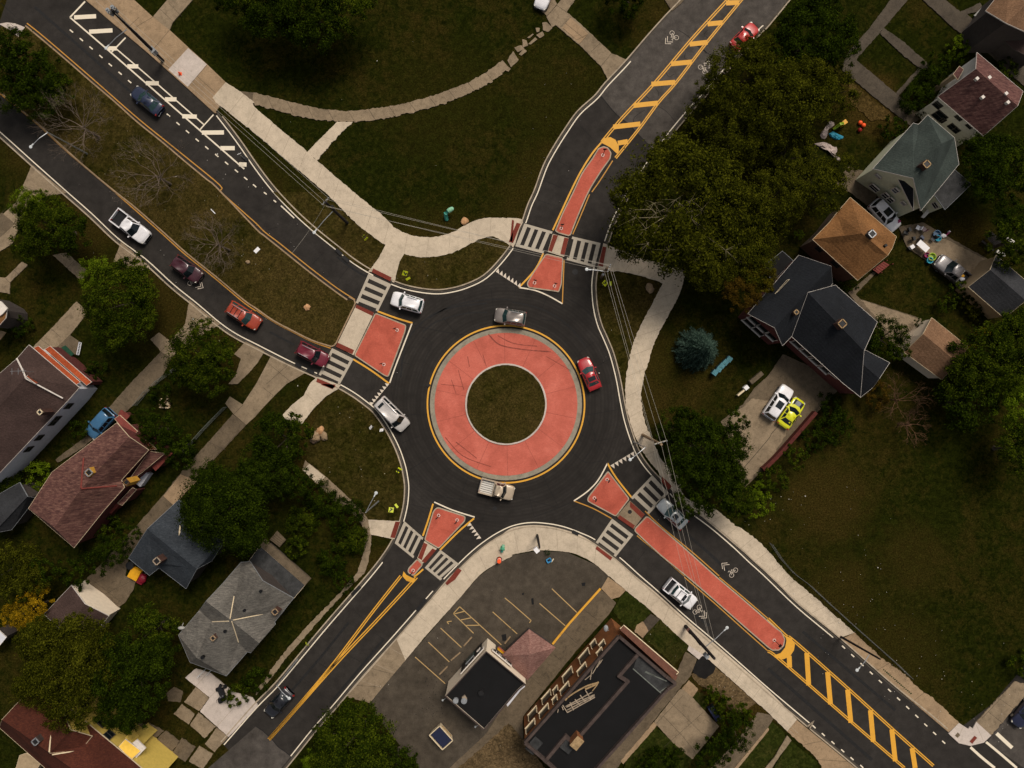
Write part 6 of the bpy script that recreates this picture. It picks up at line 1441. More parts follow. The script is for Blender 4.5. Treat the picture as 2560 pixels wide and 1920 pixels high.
    if hood:
        m = MB(); m.box((X(lerp(xf, 1, .46)), 0, top_at(lerp(xf, 1, .46)) + .035), ((1 - xf) * LL * .62, hw * 1.35, .03)); m.build('bonnet', hood, t)
        m = MB(); m.box((X(lerp(xf, 1, .52)), .05, top_at(lerp(xf, 1, .5)) + .06), (.55, .65, .05)); m.build('bonnet_vent', 'grey_trim', t)
    if lid:
        m = MB(); m.box((X(lerp(xt, 0, .55)), 0, top_at(.05) + .04), (.45, hw * 1.3, .03)); m.build('tail_panel', lid, t)
    if bed:
        xb0, xb1 = -L / 2, x0 - .03; zt = 1.06
        m = MB()
        for s in (-1, 1): m.box(((xb0 + xb1) / 2, s * (hw - .06), .76), (xb1 - xb0, .12, .62))
        m.box((xb1 - .05, 0, .76), (.08, Wd - .26, .60)); m.build('bed_side', paint_, t)
        m = MB(); m.box((xb0 + .05, 0, .75), (.09, Wd - .26, .6)); m.build('tailgate', paint_, t)
        m = MB(); m.box(((xb0 + xb1) / 2, 0, .62), (xb1 - xb0 - .2, Wd - .26, .12)); m.build('cargo_bed', bedmat, t)
        if bedmat != 'plastic_black':
            m = MB()
            for k in range(6): m.box(((xb0 + xb1) / 2, -hw * .7 + k * hw * .28, .69), (xb1 - xb0 - .3, .05, .03))
            m.build('bed_rib', 'black_metal', t)
        m = MB(); m.box((xb0 + .0, 0, .45), (.14, Wd * .8, .16)); m.build('rear_bumper', 'rim', t)
    return t
carpaint('paint_navy', (.010, .016, .045)); carpaint('paint_white', (.74, .72, .73)); carpaint('paint_maroon', (.045, .008, .014)); carpaint('paint_orange', (.30, .038, .014)); carpaint('paint_darkred', (.13, .006, .018)); carpaint('paint_red', (.36, .010, .014)); carpaint('paint_taupe', (.20, .17, .15), .3); carpaint('paint_silver', (.38, .40, .40), .35); carpaint('paint_beige', (.44, .35, .25), .2)
carpaint('paint_vansilver', (.52, .48, .45), .2); carpaint('paint_black', (.006, .006, .009)); carpaint('paint_yellow', (.62, .62, .008)); carpaint('paint_blue', (.035, .115, .22)); carpaint('paint_grey', (.105, .095, .095), .3); carpaint('paint_darkblue', (.008, .010, .035)); carpaint('paint_brightred', (.42, .020, .015))
V = vehicle
V('parked_sedan', 'navy blue saloon on the upper left carriageway beside the hatched lane', '00: 1142,768', '00: 1378,955', 'sedan', 'paint_navy', glass='glass_teal')
V('pickup_truck', 'white pickup with an empty black bed on the left carriageway', '01: 1262,402', '01: 985,192', 'truckcab', 'paint_white', bed=.33, cat='pickup', width=2.0)
V('moving_suv', 'maroon estate car following the white pickup over the bicycle marking', '01: 1722,745', '01: 1505,588', 'suv', 'paint_maroon')
V('moving_suv', 'orange red SUV with black roof bars on the left carriageway', 's: 646,813', 's: 571,765', 'suv', 'paint_orange', bars=3, rails=True, glass='glass_teal')
V('moving_suv', 'dark red SUV waiting just before the left zebra crossing', '11: 612,1468', '11: 362,1338', 'suv', 'paint_darkred', rails=True)
V('moving_suv', 'white SUV leaving the roundabout towards the upper left', '11: 1170,912', '11: 1438,990', 'suv', 'paint_white', rails=True, glass='glass_teal')
V('moving_suv', 'grey brown SUV at the top of the roundabout ring', 's: 1237,786', 's: 1314,798', 'suv', 'paint_taupe', bars=0, rails=True, glass='glass_teal')
V('moving_sedan', 'red saloon with black roof on the right side of the roundabout ring', 's: 1457,896', 's: 1490,973', 'sedan', 'paint_red', glass='glass_teal', sunroof=(.1, .55, .8))
V('passenger_van', 'large pale silver van entering the roundabout from the left', '12: 1292,380', '12: 1058,145', 'van', 'paint_vansilver', sunroof=(.13, .24, .55), rails='rim', cat='van')
V('pickup_truck', 'beige pickup with a grey ribbed bed at the bottom of the roundabout ring', 's: 1284,1235', 's: 1200,1213', 'truckcab', 'paint_beige', bed=.42, cat='pickup', width=1.9, bedmat='siding_grey')
V('moving_sedan', 'pale silver saloon waiting at the right hand zebra crossing', '22: 1282,1022', '22: 1495,1228', 'sedan', 'paint_silver', glass='glass_teal', sunroof=(.35, .9, .55))
V('pickup_truck', 'white sport pickup with sunroof and roof bars driving away to the lower right', '23: 1575,252', '23: 1342,65', 'sporttruck', 'paint_white', bed=.22, cat='pickup', bars=2, sunroof=(.68, .92, .6), glass='glass_teal', rails=True)
V('moving_sedan', 'black saloon on the lower left road under the street lamp', '13: 95,1208', '13: 288,1000', 'sedan', 'paint_black')
V('parked_sedan', 'bright red saloon with black glass parked by the upper right kerb', '20: 2112,212', '20: 1922,402', 'sedan', 'paint_brightred', group='parked cars')
V('parked_suv', 'white SUV with black sunroof and pink sticker parked between two houses', '31: 1118,315', '31: 915,85', 'suv', 'paint_white', group='parked cars', sunroof=(.5, .9, .7))
V('parked_wagon', 'white estate car with square sunroof on the gravel parking space', 'E: 1010,385', 'E: 290,1440', 'suv', 'paint_white', group='parked cars', sunroof=(.45, .85, .62))
V('parked_coupe', 'acid yellow coupe with a black bonnet on the gravel parking space', 'E: 1440,815', 'E: 790,1740', 'coupe', 'paint_yellow', group='parked cars', hood='plastic_black')
V('parked_suv', 'blue SUV in the shaded driveway beside the brick red shingle house', '02: 765,450', '02: 955,238', 'suv', 'paint_blue', group='parked cars')
V('pickup_truck', 'dark grey pickup with bags in its black bed parked by the charcoal garage', '31: 1470,580', '31: 1752,800', 'truckcab', 'paint_grey', bed=.34, cat='pickup', group='parked cars', width=2.0)
V('moving_sedan', 'dark blue car entering at the right edge on the side street', '33: 2150,1300', '33: 2330,1080', 'sedan', 'paint_darkblue')
V('parked_sedan', 'white car cut by the top edge on the broken pavement', '20: 235,62', '20: 340,-180', 'sedan', 'paint_white', group='parked cars')
# ================================================================ POLES, LAMPS, SIGNS, SMALL THINGS
def lamp_arm(t, a, b, mat='galvanised', head=.15):
    """arm from a to b (world) with a cobra head"""
    m = MB(); m.tube([a, a.lerp(b, .5) + Vector((0, 0, .15)), b], [.05, .04, .035], 6); m.build('lamp_arm', mat, t)
    d = (b - a); d.z = 0; d.normalize(); rot = math.atan2(d.y, d.x)
    m = MB(); m.ball(b + d * .25, head, (1.3, 1.3, .35), 10); m.box(b - d * .05, (.35, .12, .1), rot)
    m.build('lamp_head', 'lamp_white', t)
def pole(label, base, top, ht, wood='pole_wood', r=.17, cross=(), arms=(), extras=(), cat='utility pole', name='utility_pole', group='wooden utility poles'):
    b, tp = W(P(base)[0], 0), W(P(top)[0], ht)
    t = thing(name, label, cat, (b.x, b.y, 0), 0, group); o = Vector((b.x, b.y, 0))
    m = MB(); m.tube([(0, 0, 0), (tp - o) * .5, tp - o], [r * 1.15, r, r * .8], 10); m.build('pole', wood, t)
    for a, c, z in cross:
        A, B = W(P(a)[0], z) - o, W(P(c)[0], z) - o
        m = MB(); d = B - A; cc = (A + B) / 2; m.box(cc, (d.length, .12, .14), math.atan2(d.y, d.x)); x = m.build('crossarm', 'wire_metal', t)
        m = MB()
        for k in (.03, .3, .7, .97): q = A.lerp(B, k); m.cyl((q.x, q.y, z + .05), .06, .22, 6)
        m.build('insulator', 'grey_trim', x)
    for a, c, z in arms: lamp_arm(t, W(P(a)[0], z) - o, W(P(c)[0], z + .2) - o)
    for kind, s, z, sz, mt in extras:
        q = W(P(s)[0], z) - o; m = MB()
        if kind == 'can': m.cyl((q.x, q.y, z - sz), sz * .45, sz * 2, 12); m.cyl((q.x, q.y, z + sz), sz * .2, .12, 8); m.build('transformer', mt, t)
        else: m.box(q, (sz, sz * 1.2, sz * 1.3), .7); m.build('pole_box', mt, t)
    return t
pole('wooden pole with pale transformer on the upper left pavement', '00: 1412,530', '00: 965,85', 11.3, 'dark_wood', .19, (('00: 940,120', '00: 1010,75', 11.0),), (('00: 1095,255', '00: 930,402', 8.6),), (('can', '00: 990,80', 10.7, .5, 'grey_trim'), ('can', '00: 950,105', 10.7, .5, 'grey_trim'), ('box', '00: 1325,440', 2.6, .6, 'grey_trim')))
pole('wooden pole on the grass strip above the upper left crossing', '11: 790,268', '11: 600,88', 10.6, 'dark_wood', .17, (('11: 575,112', '11: 632,52', 10.3),), (('11: 662,168', '11: 515,335', 8.2),), (('can', '11: 665,130', 9, .35, 'iron'),))
pole('short leaning wooden pole beside the upper right crossing ramp', '21: 770,740', '21: 822,655', 10.6, 'pole_wood', .17, (('21: 850,628', '21: 825,692', 10.4),), (('21: 800,686', '21: 665,670', 8.4),), (('can', '21: 785,715', 8, .3, 'grey_trim'),))
pole('tan wooden pole with a long crossarm on the right hand pavement', '22: 1128,440', '22: 1292,522', 11.0, 'stone_tan', .17, (('22: 1228,520', '22: 1337,488', 10.8),), (), ())
pole('thick black pole with a pink notice on the lower right pavement', '23: 1498,432', '23: 1748,712', 11.5, 'dark_wood', .2, (('X: 1180,1075', 'X: 1250,1025', 9.5),), (('X: 1150,885', 'X: 1600,490', 8.5),), (('box', 'X: 765,530', 1.8, .42, 'roof_kiosk'), ('box', 'X: 1000,790', 5.2, .4, 'black_metal'), ('box', 'X: 1155,1095', 8.6, .45, 'grey_trim')))
pole('short dark pole with a white box on the lower pavement bend', '22: 218,1305', '22: 238,1415', 7.0, 'dark_wood', .14, (), (), (('box', '22: 212,1432', 6.6, .5, 'white_plastic'),))
pole('weathered leaning pole on the old pavement by the large lawn', '33: 628,524', '33: 968,718', 9.5, 'dark_wood', .13, (), (('33: 875,678', '33: 782,800', 8.2),), ())
def lamp(label, top, head, ht):
    tp = W(P(top)[0], ht); t = thing('street_lamp', label, 'street lamp', (tp.x, tp.y, 0), 0, 'grey street lamps')
    m = MB(); m.tube([(0, 0, 0), (0, 0, .4), (0, 0, ht)], [.13, .10, .06], 8); m.build('pole', 'galvanised', t)
    lamp_arm(t, Vector((0, 0, ht - .1)), W(P(head)[0], ht + .3) - Vector((tp.x, tp.y, 0)))
lamp('street lamp over the far left carriageway, rising from the median', '00: 408,1142', '00: 278,1255', 7.5)
lamp('street lamp at the curved path left of the lower left crossing', '12: 948,1110', '12: 1028,958', 7.5)
lamp('street lamp hanging over the black car', '13: 180,948', '13: 272,1045', 7.5)
lamp('street lamp over the row of white triangles at the right entry', '22: 1152,548', '22: 1036,642', 7.5)
# overhead wires
def wire(label, s, z0, z1, sag=.5, r=.015):
    p = P(s); a, b = W(p[0], z0), W(p[-1], z1); m = MB(); n = 10
    m.tube([a.lerp(b, k / n) - Vector((0, 0, sag * 4 * (k / n) * (1 - k / n))) for k in range(n + 1)], r, 4)
    m.build('overhead_wire', 'wire_metal', label=label, category='wire', group='overhead wires')
for k, s in enumerate(('00: 945,118 11: 578,110', '00: 1008,78 11: 630,55', '00: 965,85 11: 600,88')):
    wire(('lower', 'upper', 'middle')[k] + ' wire between the two upper left poles', s, 10.9, 10.3, .7)
for k, s in enumerate(('00: 945,118 00: 640,-180', '00: 1008,78 00: 720,-220')): wire(('left', 'right')[k] + ' wire running off the top edge from the transformer pole', s, 10.9, 11, .2)
for k, s in enumerate(('11: 600,62 21: 845,632', '11: 632,52 21: 850,640', '11: 580,112 21: 828,690', '11: 605,125 21: 815,660')):
    wire(('topmost', 'second', 'lowest', 'third')[k] + ' wire crossing the curved pavement to the short leaning pole', s, 10.3, 10.4, .4)
for k, s in enumerate(('21: 800,690 22: 1200,455', '21: 822,690 22: 1228,520', '21: 845,650 22: 1285,505', '21: 862,650 22: 1335,490')):
    wire(('leftmost', 'second', 'third', 'rightmost')[k] + ' of the four wires along the right hand pavement', s, 10.3, 10.8, .3)
for k, s in enumerate(('22: 1200,455 23: 1600,440', '22: 1230,518 23: 1700,520', '22: 1290,520 23: 1712,540', '22: 1335,490 23: 1750,560')):
    wire(('leftmost', 'second', 'third', 'rightmost')[k] + ' of the four wires crossing the long red island', s, 10.6, 9.6, .4)
for k, s in enumerate(('23: 1700,660 33: 230,1380', '23: 1745,690 33: 260,1360')): wire(('left', 'right')[k] + ' wire along the lower right pavement', s, 9.6, 9.6, .5)
wire('thin service wire from the upper left pole across the carriageway', '11: 590,120 310,530', 9.5, 7.5, .4, .016)
wire('thin service wire to the bent lower pole', 'V: 1590,490 1330,615', 6.3, .3, 0, .02)

# pedestrian warning signs (bright yellow), on posts
def ped_sign(label, s, rot, h=2.2, sz=.6, tilt=.9):
    c = W(P(s)[0], h); t = thing('warning_sign', label, 'road sign', (c.x, c.y, 0), rot, 'yellow warning signs')
    m = MB(); m.tube([(0, 0, 0), (0, 0, h + .1)], .035, 6); m.build('post', 'galvanised', t)
    Mx = Matrix.Rotation(-tilt, 4, 'X')
    m = MB(); q = [Mx @ Vector(p) for p in ((0, -.0, -sz * .7), (sz * .7, 0, 0), (0, 0, sz * .7), (-sz * .7, 0, 0))]
    f = [p + Vector((0, -.06, h)) for p in q]; b = [p + Vector((0, -.03, h)) for p in q]
    m.poly(f); m.poly(list(reversed(b)))
    for i in range(4): m.poly([f[i], b[i], b[(i + 1) % 4], f[(i + 1) % 4]])
    m.build('sign_panel', 'sign_yellow', t)
    m = MB(); m.box(Mx @ Vector((0, -.08, -.0)) + Vector((0, 0, h + .01)), (.12, .02, .5), 0, 0, (-tilt, 'X')); m.box(Mx @ Vector((.12, -.085, -.12)) + Vector((0, 0, h + .01)), (.26, .02, .1), 0, 0, (-tilt, 'X')); m.build('symbol', 'plastic_black', t)
    m = MB(); m.box(Mx @ Vector((0, -.05, -.85)) + Vector((0, 0, h)), (.55, .03, .28), 0, 0, (-tilt, 'X')); m.build('plaque', 'sign_yellow', t)
ped_sign('yellow sign on the grass below the upper left crossing ramp', '11: 1285,700', .5)
ped_sign('yellow sign on the grass beside the upper right crossing', '21: 800,788', 1.6, tilt=1.1)
ped_sign('yellow sign on the grass above the lower left crossing', '12: 1165,1090', 2.2, tilt=1.1)
ped_sign('thin yellow sign at the kerb left of the roundabout', '12: 1222,762', 2.6, 1.6, .35, .4)
ped_sign('thin yellow sign on the strip above the upper left lane', '11: 925,378', .8, 2.0, .3, .3)
ped_sign('slim yellow green sign at the kerb of the lower left road', '13: 440,590', -.8, 2.2, .3, .3)
# keep-right posts on the red islands
def post(label, s, rot, two=False):
    c = W(P(s)[0], .15); t = thing('island_sign', label, 'road sign', (c.x, c.y, .154), rot, 'small signs on the red islands')
    m = MB()
    for k in range(16):
        a, b = 6.2832 * k / 16, 6.2832 * (k + 1) / 16
        m.poly([(.14 * math.cos(a), .14 * math.sin(a), .012), (.20 * math.cos(a), .20 * math.sin(a), .012), (.20 * math.cos(b), .20 * math.sin(b), .012), (.14 * math.cos(b), .14 * math.sin(b), .012)])
    m.build('base_ring', 'white_trim', t)
    m = MB(); m.tube([(0, 0, 0), (0, 0, 2.3)], .04, 6); m.build('post', 'dark_wood', t)
    m = MB(); m.box((0, .05, 1.95), (.42, .03, .5)); m.build('sign_panel', 'iron', t)
for lab, s, r in (('sign at the upper corner of the left red island', '11: 1220,1193', .4), ('sign at the lower tip of the left red island', '11: 1105,1490', .4), ('left sign on the red island below the upper crossing', '21: 195,785', -.3), ('right sign on the red island below the upper crossing', '21: 368,812', -.3), ('sign at the foot of the long upper red island', '21: 425,315', 0), ('sign at the tip of the long upper red island', '20: 785,1340', 0),
                  ('sign at the top of the right hand red island', '22: 822,825', 1), ('sign at the left corner of the right hand red island', '22: 712,985', 1), ('left sign on the lower red island', '12: 1578,1135', .6), ('right sign on the lower red island', '12: 1738,1175', .6), ('sign on the tiny lower red island', '12: 1358,1610', .6), ('sign at the far tip of the long lower right red island', '33: 55,555', .8)): post(lab, s, r, True)
# little shop front signs / posts on grass
for lab, s, a in (('slim grey sign post by the upper left verge', '00: 2120,1375', .4), ('slim white sign post on the grass left of the roundabout', '12: 1020,368', .9), ('slim white sign post at the kerb left of the roundabout', '12: 1110,392', .2)):
    c = W(P(s)[0]); t = thing('sign_post', lab, 'sign post', tuple(c), a, 'slim sign posts'); m = MB(); m.tube([(0, 0, 0), (0, 0, 2.2)], .035, 6); m.build('post', 'galvanised', t); m = MB(); m.box((0, .04, 1.9), (.45, .03, .6), 0, 0, (.5, 'X')); m.build('sign_panel', 'white_plastic', t)

# teal hydrant, bent standpipe, construction drum
c = W(P('V: 625,560')[0], .5); t = thing('fire_hydrant', 'green fire hydrant standing on the lower pavement', 'fire hydrant', (c.x, c.y, .12), R_(75))
m = MB(); m.cyl((0, 0, 0), .27, .10, 12); m.cyl((0, 0, .1), .20, .62, 12, 0, .19); m.ball((0, 0, .74), .22, (1, 1, .8), 12); m.cyl((0, 0, .88), .06, .10, 6); m.build('barrel', 'hydrant_green', t)
m = MB(); m.tube([(0, 0, .5), (.48, 0, .5)], [.15, .17], 10); m.build('pumper_nozzle', 'mint_paint', t)
for s in (-1, 1): m = MB(); m.tube([(0, 0, .55), (-.12, s * .3, .55)], [.11, .12], 8); m.build('hose_nozzle', 'hydrant_green', t)
m = MB(); m.tube([(0, 0, .35), (-.5, -.02, .3)], [.16, .17], 10); m.build('hose_nozzle', 'teal_paint', t)
c = W(P('11: 1648,240')[0]); t = thing('bent_standpipe', 'teal bent pipe with a mint cap on the grass above the curved pavement', 'standpipe', tuple(c))
pts = [W(p, z) - c for p, z in zip(P('11: 1648,240 1640,205 1640,185 1660,165'), (0, .5, .9, 1.1))]
m = MB(); m.tube(pts, [.24, .25, .26, .25], 12); m.build('pipe', 'teal_paint', t)
m = MB(); a, b = pts[-1], W(P('11: 1692,146')[0], 1.2) - c; m.tube([a, a.lerp(b, .5), b], [.27, .30, .26], 12); m.ball(b, .27, (1, 1, 1), 12); m.build('cap', 'mint_paint', t)
c = W(P('V: 533,870')[0], .1); t = thing('traffic_drum', 'orange construction drum with a black rubber base at the car park edge', 'traffic drum', (c.x, c.y, .12))
m = MB(); m.cyl((0, 0, 0), .36, .10, 20); m.build('rubber_base', 'tyre', t); m = MB(); m.cyl((0, 0, .1), .28, .9, 18, 0, .24); m.build('barrel', 'orange_plastic', t)
m = MB(); m.cyl((0, 0, .5), .275, .13, 18, 0, .27); m.build('reflective_band', 'white_plastic', t); m = MB(); m.box((0, 0, 1.04), (.22, .05, .09)); m.build('handle', 'orange_plastic', t)
t = thing('blue_crate', 'light blue crate with dark contents at the weedy car park edge', 'crate', tuple(W(P('V: 1905,880')[0]) + Vector((0, 0, .09))), .5)
m = MB()
for a, b, x, y in ((.6, .05, 0, -.22), (.6, .05, 0, .22), (.05, .45, -.28, 0), (.05, .45, .28, 0)): m.box((x, y, .18), (a, b, .36))
m.box((0, 0, .04), (.6, .45, .04)); m.build('box', 'blue_plastic', t); m = MB(); m.ball((0, .05, .22), .2, (1, .8, .6), 7, 0, 3, .4); m.build('contents', 'plastic_black', t)
m = MB(); m.box(W(P('V: 2005,895')[0], .14), (.12, .5, .08), -.55); m.build('plank', 'cream_trim', label='short pale plank beside the light blue crate', category='plank')

# wheelie bins
bin0 = None
names = ('uppermost', 'second', 'middle', 'fourth', 'lowest')
for k, s in enumerate(('21: 1880,1443', '21: 1847,1472', '21: 1817,1500', '21: 1790,1530', '21: 1755,1560')):
    c = W(P(s)[0], 1.0); lab = names[k] + ' of the five teal bins in a row by the spruce'
    if bin0 is None:
        t = bin0 = thing('wheelie_bin', lab, 'bin', (c.x, c.y, 0), R_(-35), 'teal bins in a row')
        m = MB(); a = [(-.24, -.22, .06), (.24, -.22, .06), (.24, .22, .06), (-.24, .22, .06)]; b = [(-.29, -.3, .98), (.29, -.3, .98), (.29, .27, .98), (-.29, .27, .98)]
        m.faces(a + b, [(0, 3, 2, 1), (4, 5, 6, 7)] + [(i, (i + 1) % 4, (i + 1) % 4 + 4, i + 4) for i in range(4)]); m.build('bin_body', 'bin_teal', t)
        m = MB(); m.box((0, -.02, 1.02), (.62, .62, .06)); m.box((0, .05, 1.06), (.45, .38, .03)); m.build('lid', 'bin_teal', t)
        m = MB(); m.tube([(-.25, .33, .98), (.25, .33, .98)], .03, 6); m.build('handle', 'plastic_black', t)
        for s2 in (-1, 1): m = MB(); m.tube([(s2 * .25, .27, .12), (s2 * .31, .27, .12)], .12, 10); m.build('wheel', 'tyre', t)
    else:
        t = copy_tree(bin0); t.location = (c.x, c.y, 0); t.rotation_euler = (0, 0, R_(-35 + random.uniform(-8, 8))); t['label'] = lab
# skip
t = thing('dumpster', 'cream steel dumpster with a dark lid in the car park', 'dumpster', tuple(W(P('13: 1605,1368')[0], .6) * 1), R_(42)); t.location.z = .09
m = MB(); a = [(-.72, -1.05, .12), (.72, -1.05, .12), (.72, 1.05, .12), (-.72, 1.05, .12)]; b = [(-.86, -1.2, 1.35), (.86, -1.2, 1.35), (.86, 1.2, 1.35), (-.86, 1.2, 1.35)]
m.faces(a + b, [(0, 3, 2, 1)] + [(i, (i + 1) % 4, (i + 1) % 4 + 4, i + 4) for i in range(4)])
for p, q in zip(b, b[1:] + b[:1]): m.tube([p, q], .07, 4)
m.build('container', 'cream_trim', t); m = MB(); m.box((.05, 0, 1.30), (1.5, 2.2, .06)); m.build('lid', 'paint_darkblue', t)
m = MB()
for s in (-1, 1): m.box((s * .86, 0, .8), (.1, 1.6, .16))
m.build('lift_pocket', 'tan_wood', t)
# wheel stops in the car park
for lab, s in (('nearest the hatched bay', '13: 1865,527 1795,605'), ('second from the hatched bay', '13: 1765,660 1685,728'), ('nearest the car park entrance', '13: 1655,780 1585,850'), ('beside the pink kiosk roof', '13: 2198,522 2150,583')):
    a, b = [W(p, .1) for p in P(s)]; d = b - a; c = (a + b) / 2; m = MB(); n = Vector((-d.y, d.x, 0)).normalized()
    prof = [(-.1, .09), (-.07, .21), (.07, .21), (.1, .09)]
    vs = [tuple(a + n * y + Vector((0, 0, z - .1))) for y, z in prof] + [tuple(b + n * y + Vector((0, 0, z - .1))) for y, z in prof]
    m.faces(vs, [(0, 1, 5, 4), (1, 2, 6, 5), (2, 3, 7, 6), (0, 4, 7, 3), (3, 2, 1, 0), (4, 5, 6, 7)])
    m.build('wheel_stop', 'stone_tan', label='yellowish concrete wheel stop ' + lab, category='wheel stop', group='wheel stops in the car park')
# fences
def fence(name, label, s, h, post_mat, panel_mat, n_mesh=True, gap=2.4, cat='fence'):
    q = resample(CR(P(s), 4), gap * PPM); pts = [W(p) for p in q]; o = pts[0]
    t = thing(name, label, cat, tuple(o))
    for p in pts: m = MB(); m.cyl(tuple(p - o), .035, h + .05, 6); m.build('post', post_mat, t)
    m = MB()
    for z in (h, h * .5, .08):
        m.tube([p - o + Vector((0, 0, z)) for p in pts], .022 if z != h else .03, 5)
    m.build('rail', post_mat, t)
    if n_mesh:
        m = MB()
        for a, b in zip(pts, pts[1:]):
            k = 9
            for i in range(k):
                u = a.lerp(b, i / k) - o; v = a.lerp(b, (i + 2) / k) - o
                m.tube([u + Vector((0, 0, .1)), v + Vector((0, 0, h))], .007, 3); m.tube([u + Vector((0, 0, h)), v + Vector((0, 0, .1))], .007, 3)
        m.build('wire_mesh', panel_mat, t)
    return t
fence('chain_link_fence', 'grey chain link fence between the right hand pavement and the large lawn', '32: 10,1370 80,1480 200,1620 33: 270,0 500,215 850,530 1060,715 1200,850', 1.3, 'fence_steel', 'fence_steel')
fence('chain_link_fence', 'grey fence by the shaded driveway above the stone pile', '01: 1600,1480 02: 1350,0 1260,90 1185,185', 1.1, 'rail_grey', 'rail_grey', gap=2)
fence('chain_link_fence', 'grey fence along the shaded driveway below the stone pile', '02: 1960,200 1880,280 1745,420 1600,590', 1.1, 'rail_grey', 'rail_grey', gap=2)
m = MB(); q = off(CR(P('32: -40,740 0,710 120,590 260,430 420,245'), 3), 0); a, b = off(q, 4.5), off(q, -4.5)
for i in range(len(q) - 1):
    A, B, C, D = W(b[i], 1.0), W(b[i + 1], 1.0), W(a[i + 1], 1.05), W(a[i], 1.05); m.poly([A, B, C, D])
    for X, Y in ((A, B), (C, D)): m.poly([Y, X, (X.x, X.y, 0), (Y.x, Y.y, 0)])
m.build('boundary_wall', 'fence_red', label='low dark red wall along the gravel parking space', category='wall')
m = MB(); q = P('03: 1700,882 1780,800 1815,830 1745,905'); 
t = thing('hand_rail', 'pair of pale hand rails at the end of the grey roofed house', 'railing', tuple(W(q[0])))
for a, b in (('03: 1700,882', '03: 1768,812'), ('03: 1778,862', '03: 1820,820')):
    A, B = W(P(a)[0], 1) - t.location, W(P(b)[0], 1) - t.location; m = MB(); m.tube([A, B], .04, 5)
    for X in (A, B): m.tube([(X.x, X.y, 0), X], .03, 5)
    m.build('rail', 'lamp_white', t)
t = thing('ladder', 'white ladder lying on the lawn beside the orange porch', 'ladder', tuple(W(P('H: 1820,470')[0])))
m = MB()
for a, b in (('H: 1825,325', 'H: 1765,610'), ('H: 1875,340', 'H: 1818,620')):
    m.tube([W(P(a)[0], .5) - t.location, W(P(b)[0], .5) - t.location], .05, 5)
m.build('side_rail', 'siding_white', t); m = MB()
for k in range(9): u = k / 8; A = W(P('H: %g,%g' % (1825 - 60 * u, 325 + 285 * u))[0], .5) - t.location; B = W(P('H: %g,%g' % (1875 - 57 * u, 340 + 280 * u))[0], .5) - t.location; m.tube([A, B], .03, 4)
m.build('rung', 'siding_white', t)
# stones
def stone(label, s, r, mat='stone_tan', seed=1, sz=(1, .8, .5)):
    c = W(P(s)[0]); m = MB(); m.ball((0, 0, r * .3), r, sz, 12, 0, seed, .5); o = m.build('boulder', mat, None, True, label=label, category='boulder', group='boulders'); o.location = (c.x, c.y, .08); o.rotation_euler = (0, 0, seed)
stone('tan boulder on the grass triangle by the right hand pavement', '21: 1186,832', .62, 'stone_tan', 2)
stone('largest boulder under the dark tree left of the roundabout', '12: 520,450', .8, 'stone_tan', 3); stone('orange boulder behind the largest one left of the roundabout', '12: 560,400', .55, 'stone_orange', 4); stone('brown boulder at the right of the group left of the roundabout', '12: 592,448', .6, 'stone_tan', 5); stone('dusky boulder at the foot of the group left of the roundabout', '12: 500,488', .5, 'pole_wood', 6)
stone('orange brown stump on the grass beside the curved pavement', '11: 1803,255', .45, 'stone_orange', 7, (1, 1, .3)); stone('round orange stump on the median', '11: 445,998', .4, 'stone_orange', 8, (1, 1, .2)); stone('small tan stone on the median edge', '01: 2145,608', .3, 'stone_tan', 9)
t = thing('stone_pile', 'heap of pale stones on the shaded lawn', 'stone pile', tuple(W(P('02: 1435,178')[0])))
rs = random.Random(8)
for k in range(26): m = MB(); m.ball((rs.gauss(0, .42), rs.gauss(0, .42), .1 + rs.random() * .18), rs.uniform(.11, .2), (1, .8, .7), 7, 0, k, .5); m.build('stone', 'cream_trim' if k % 3 else 'stone_tan', t)
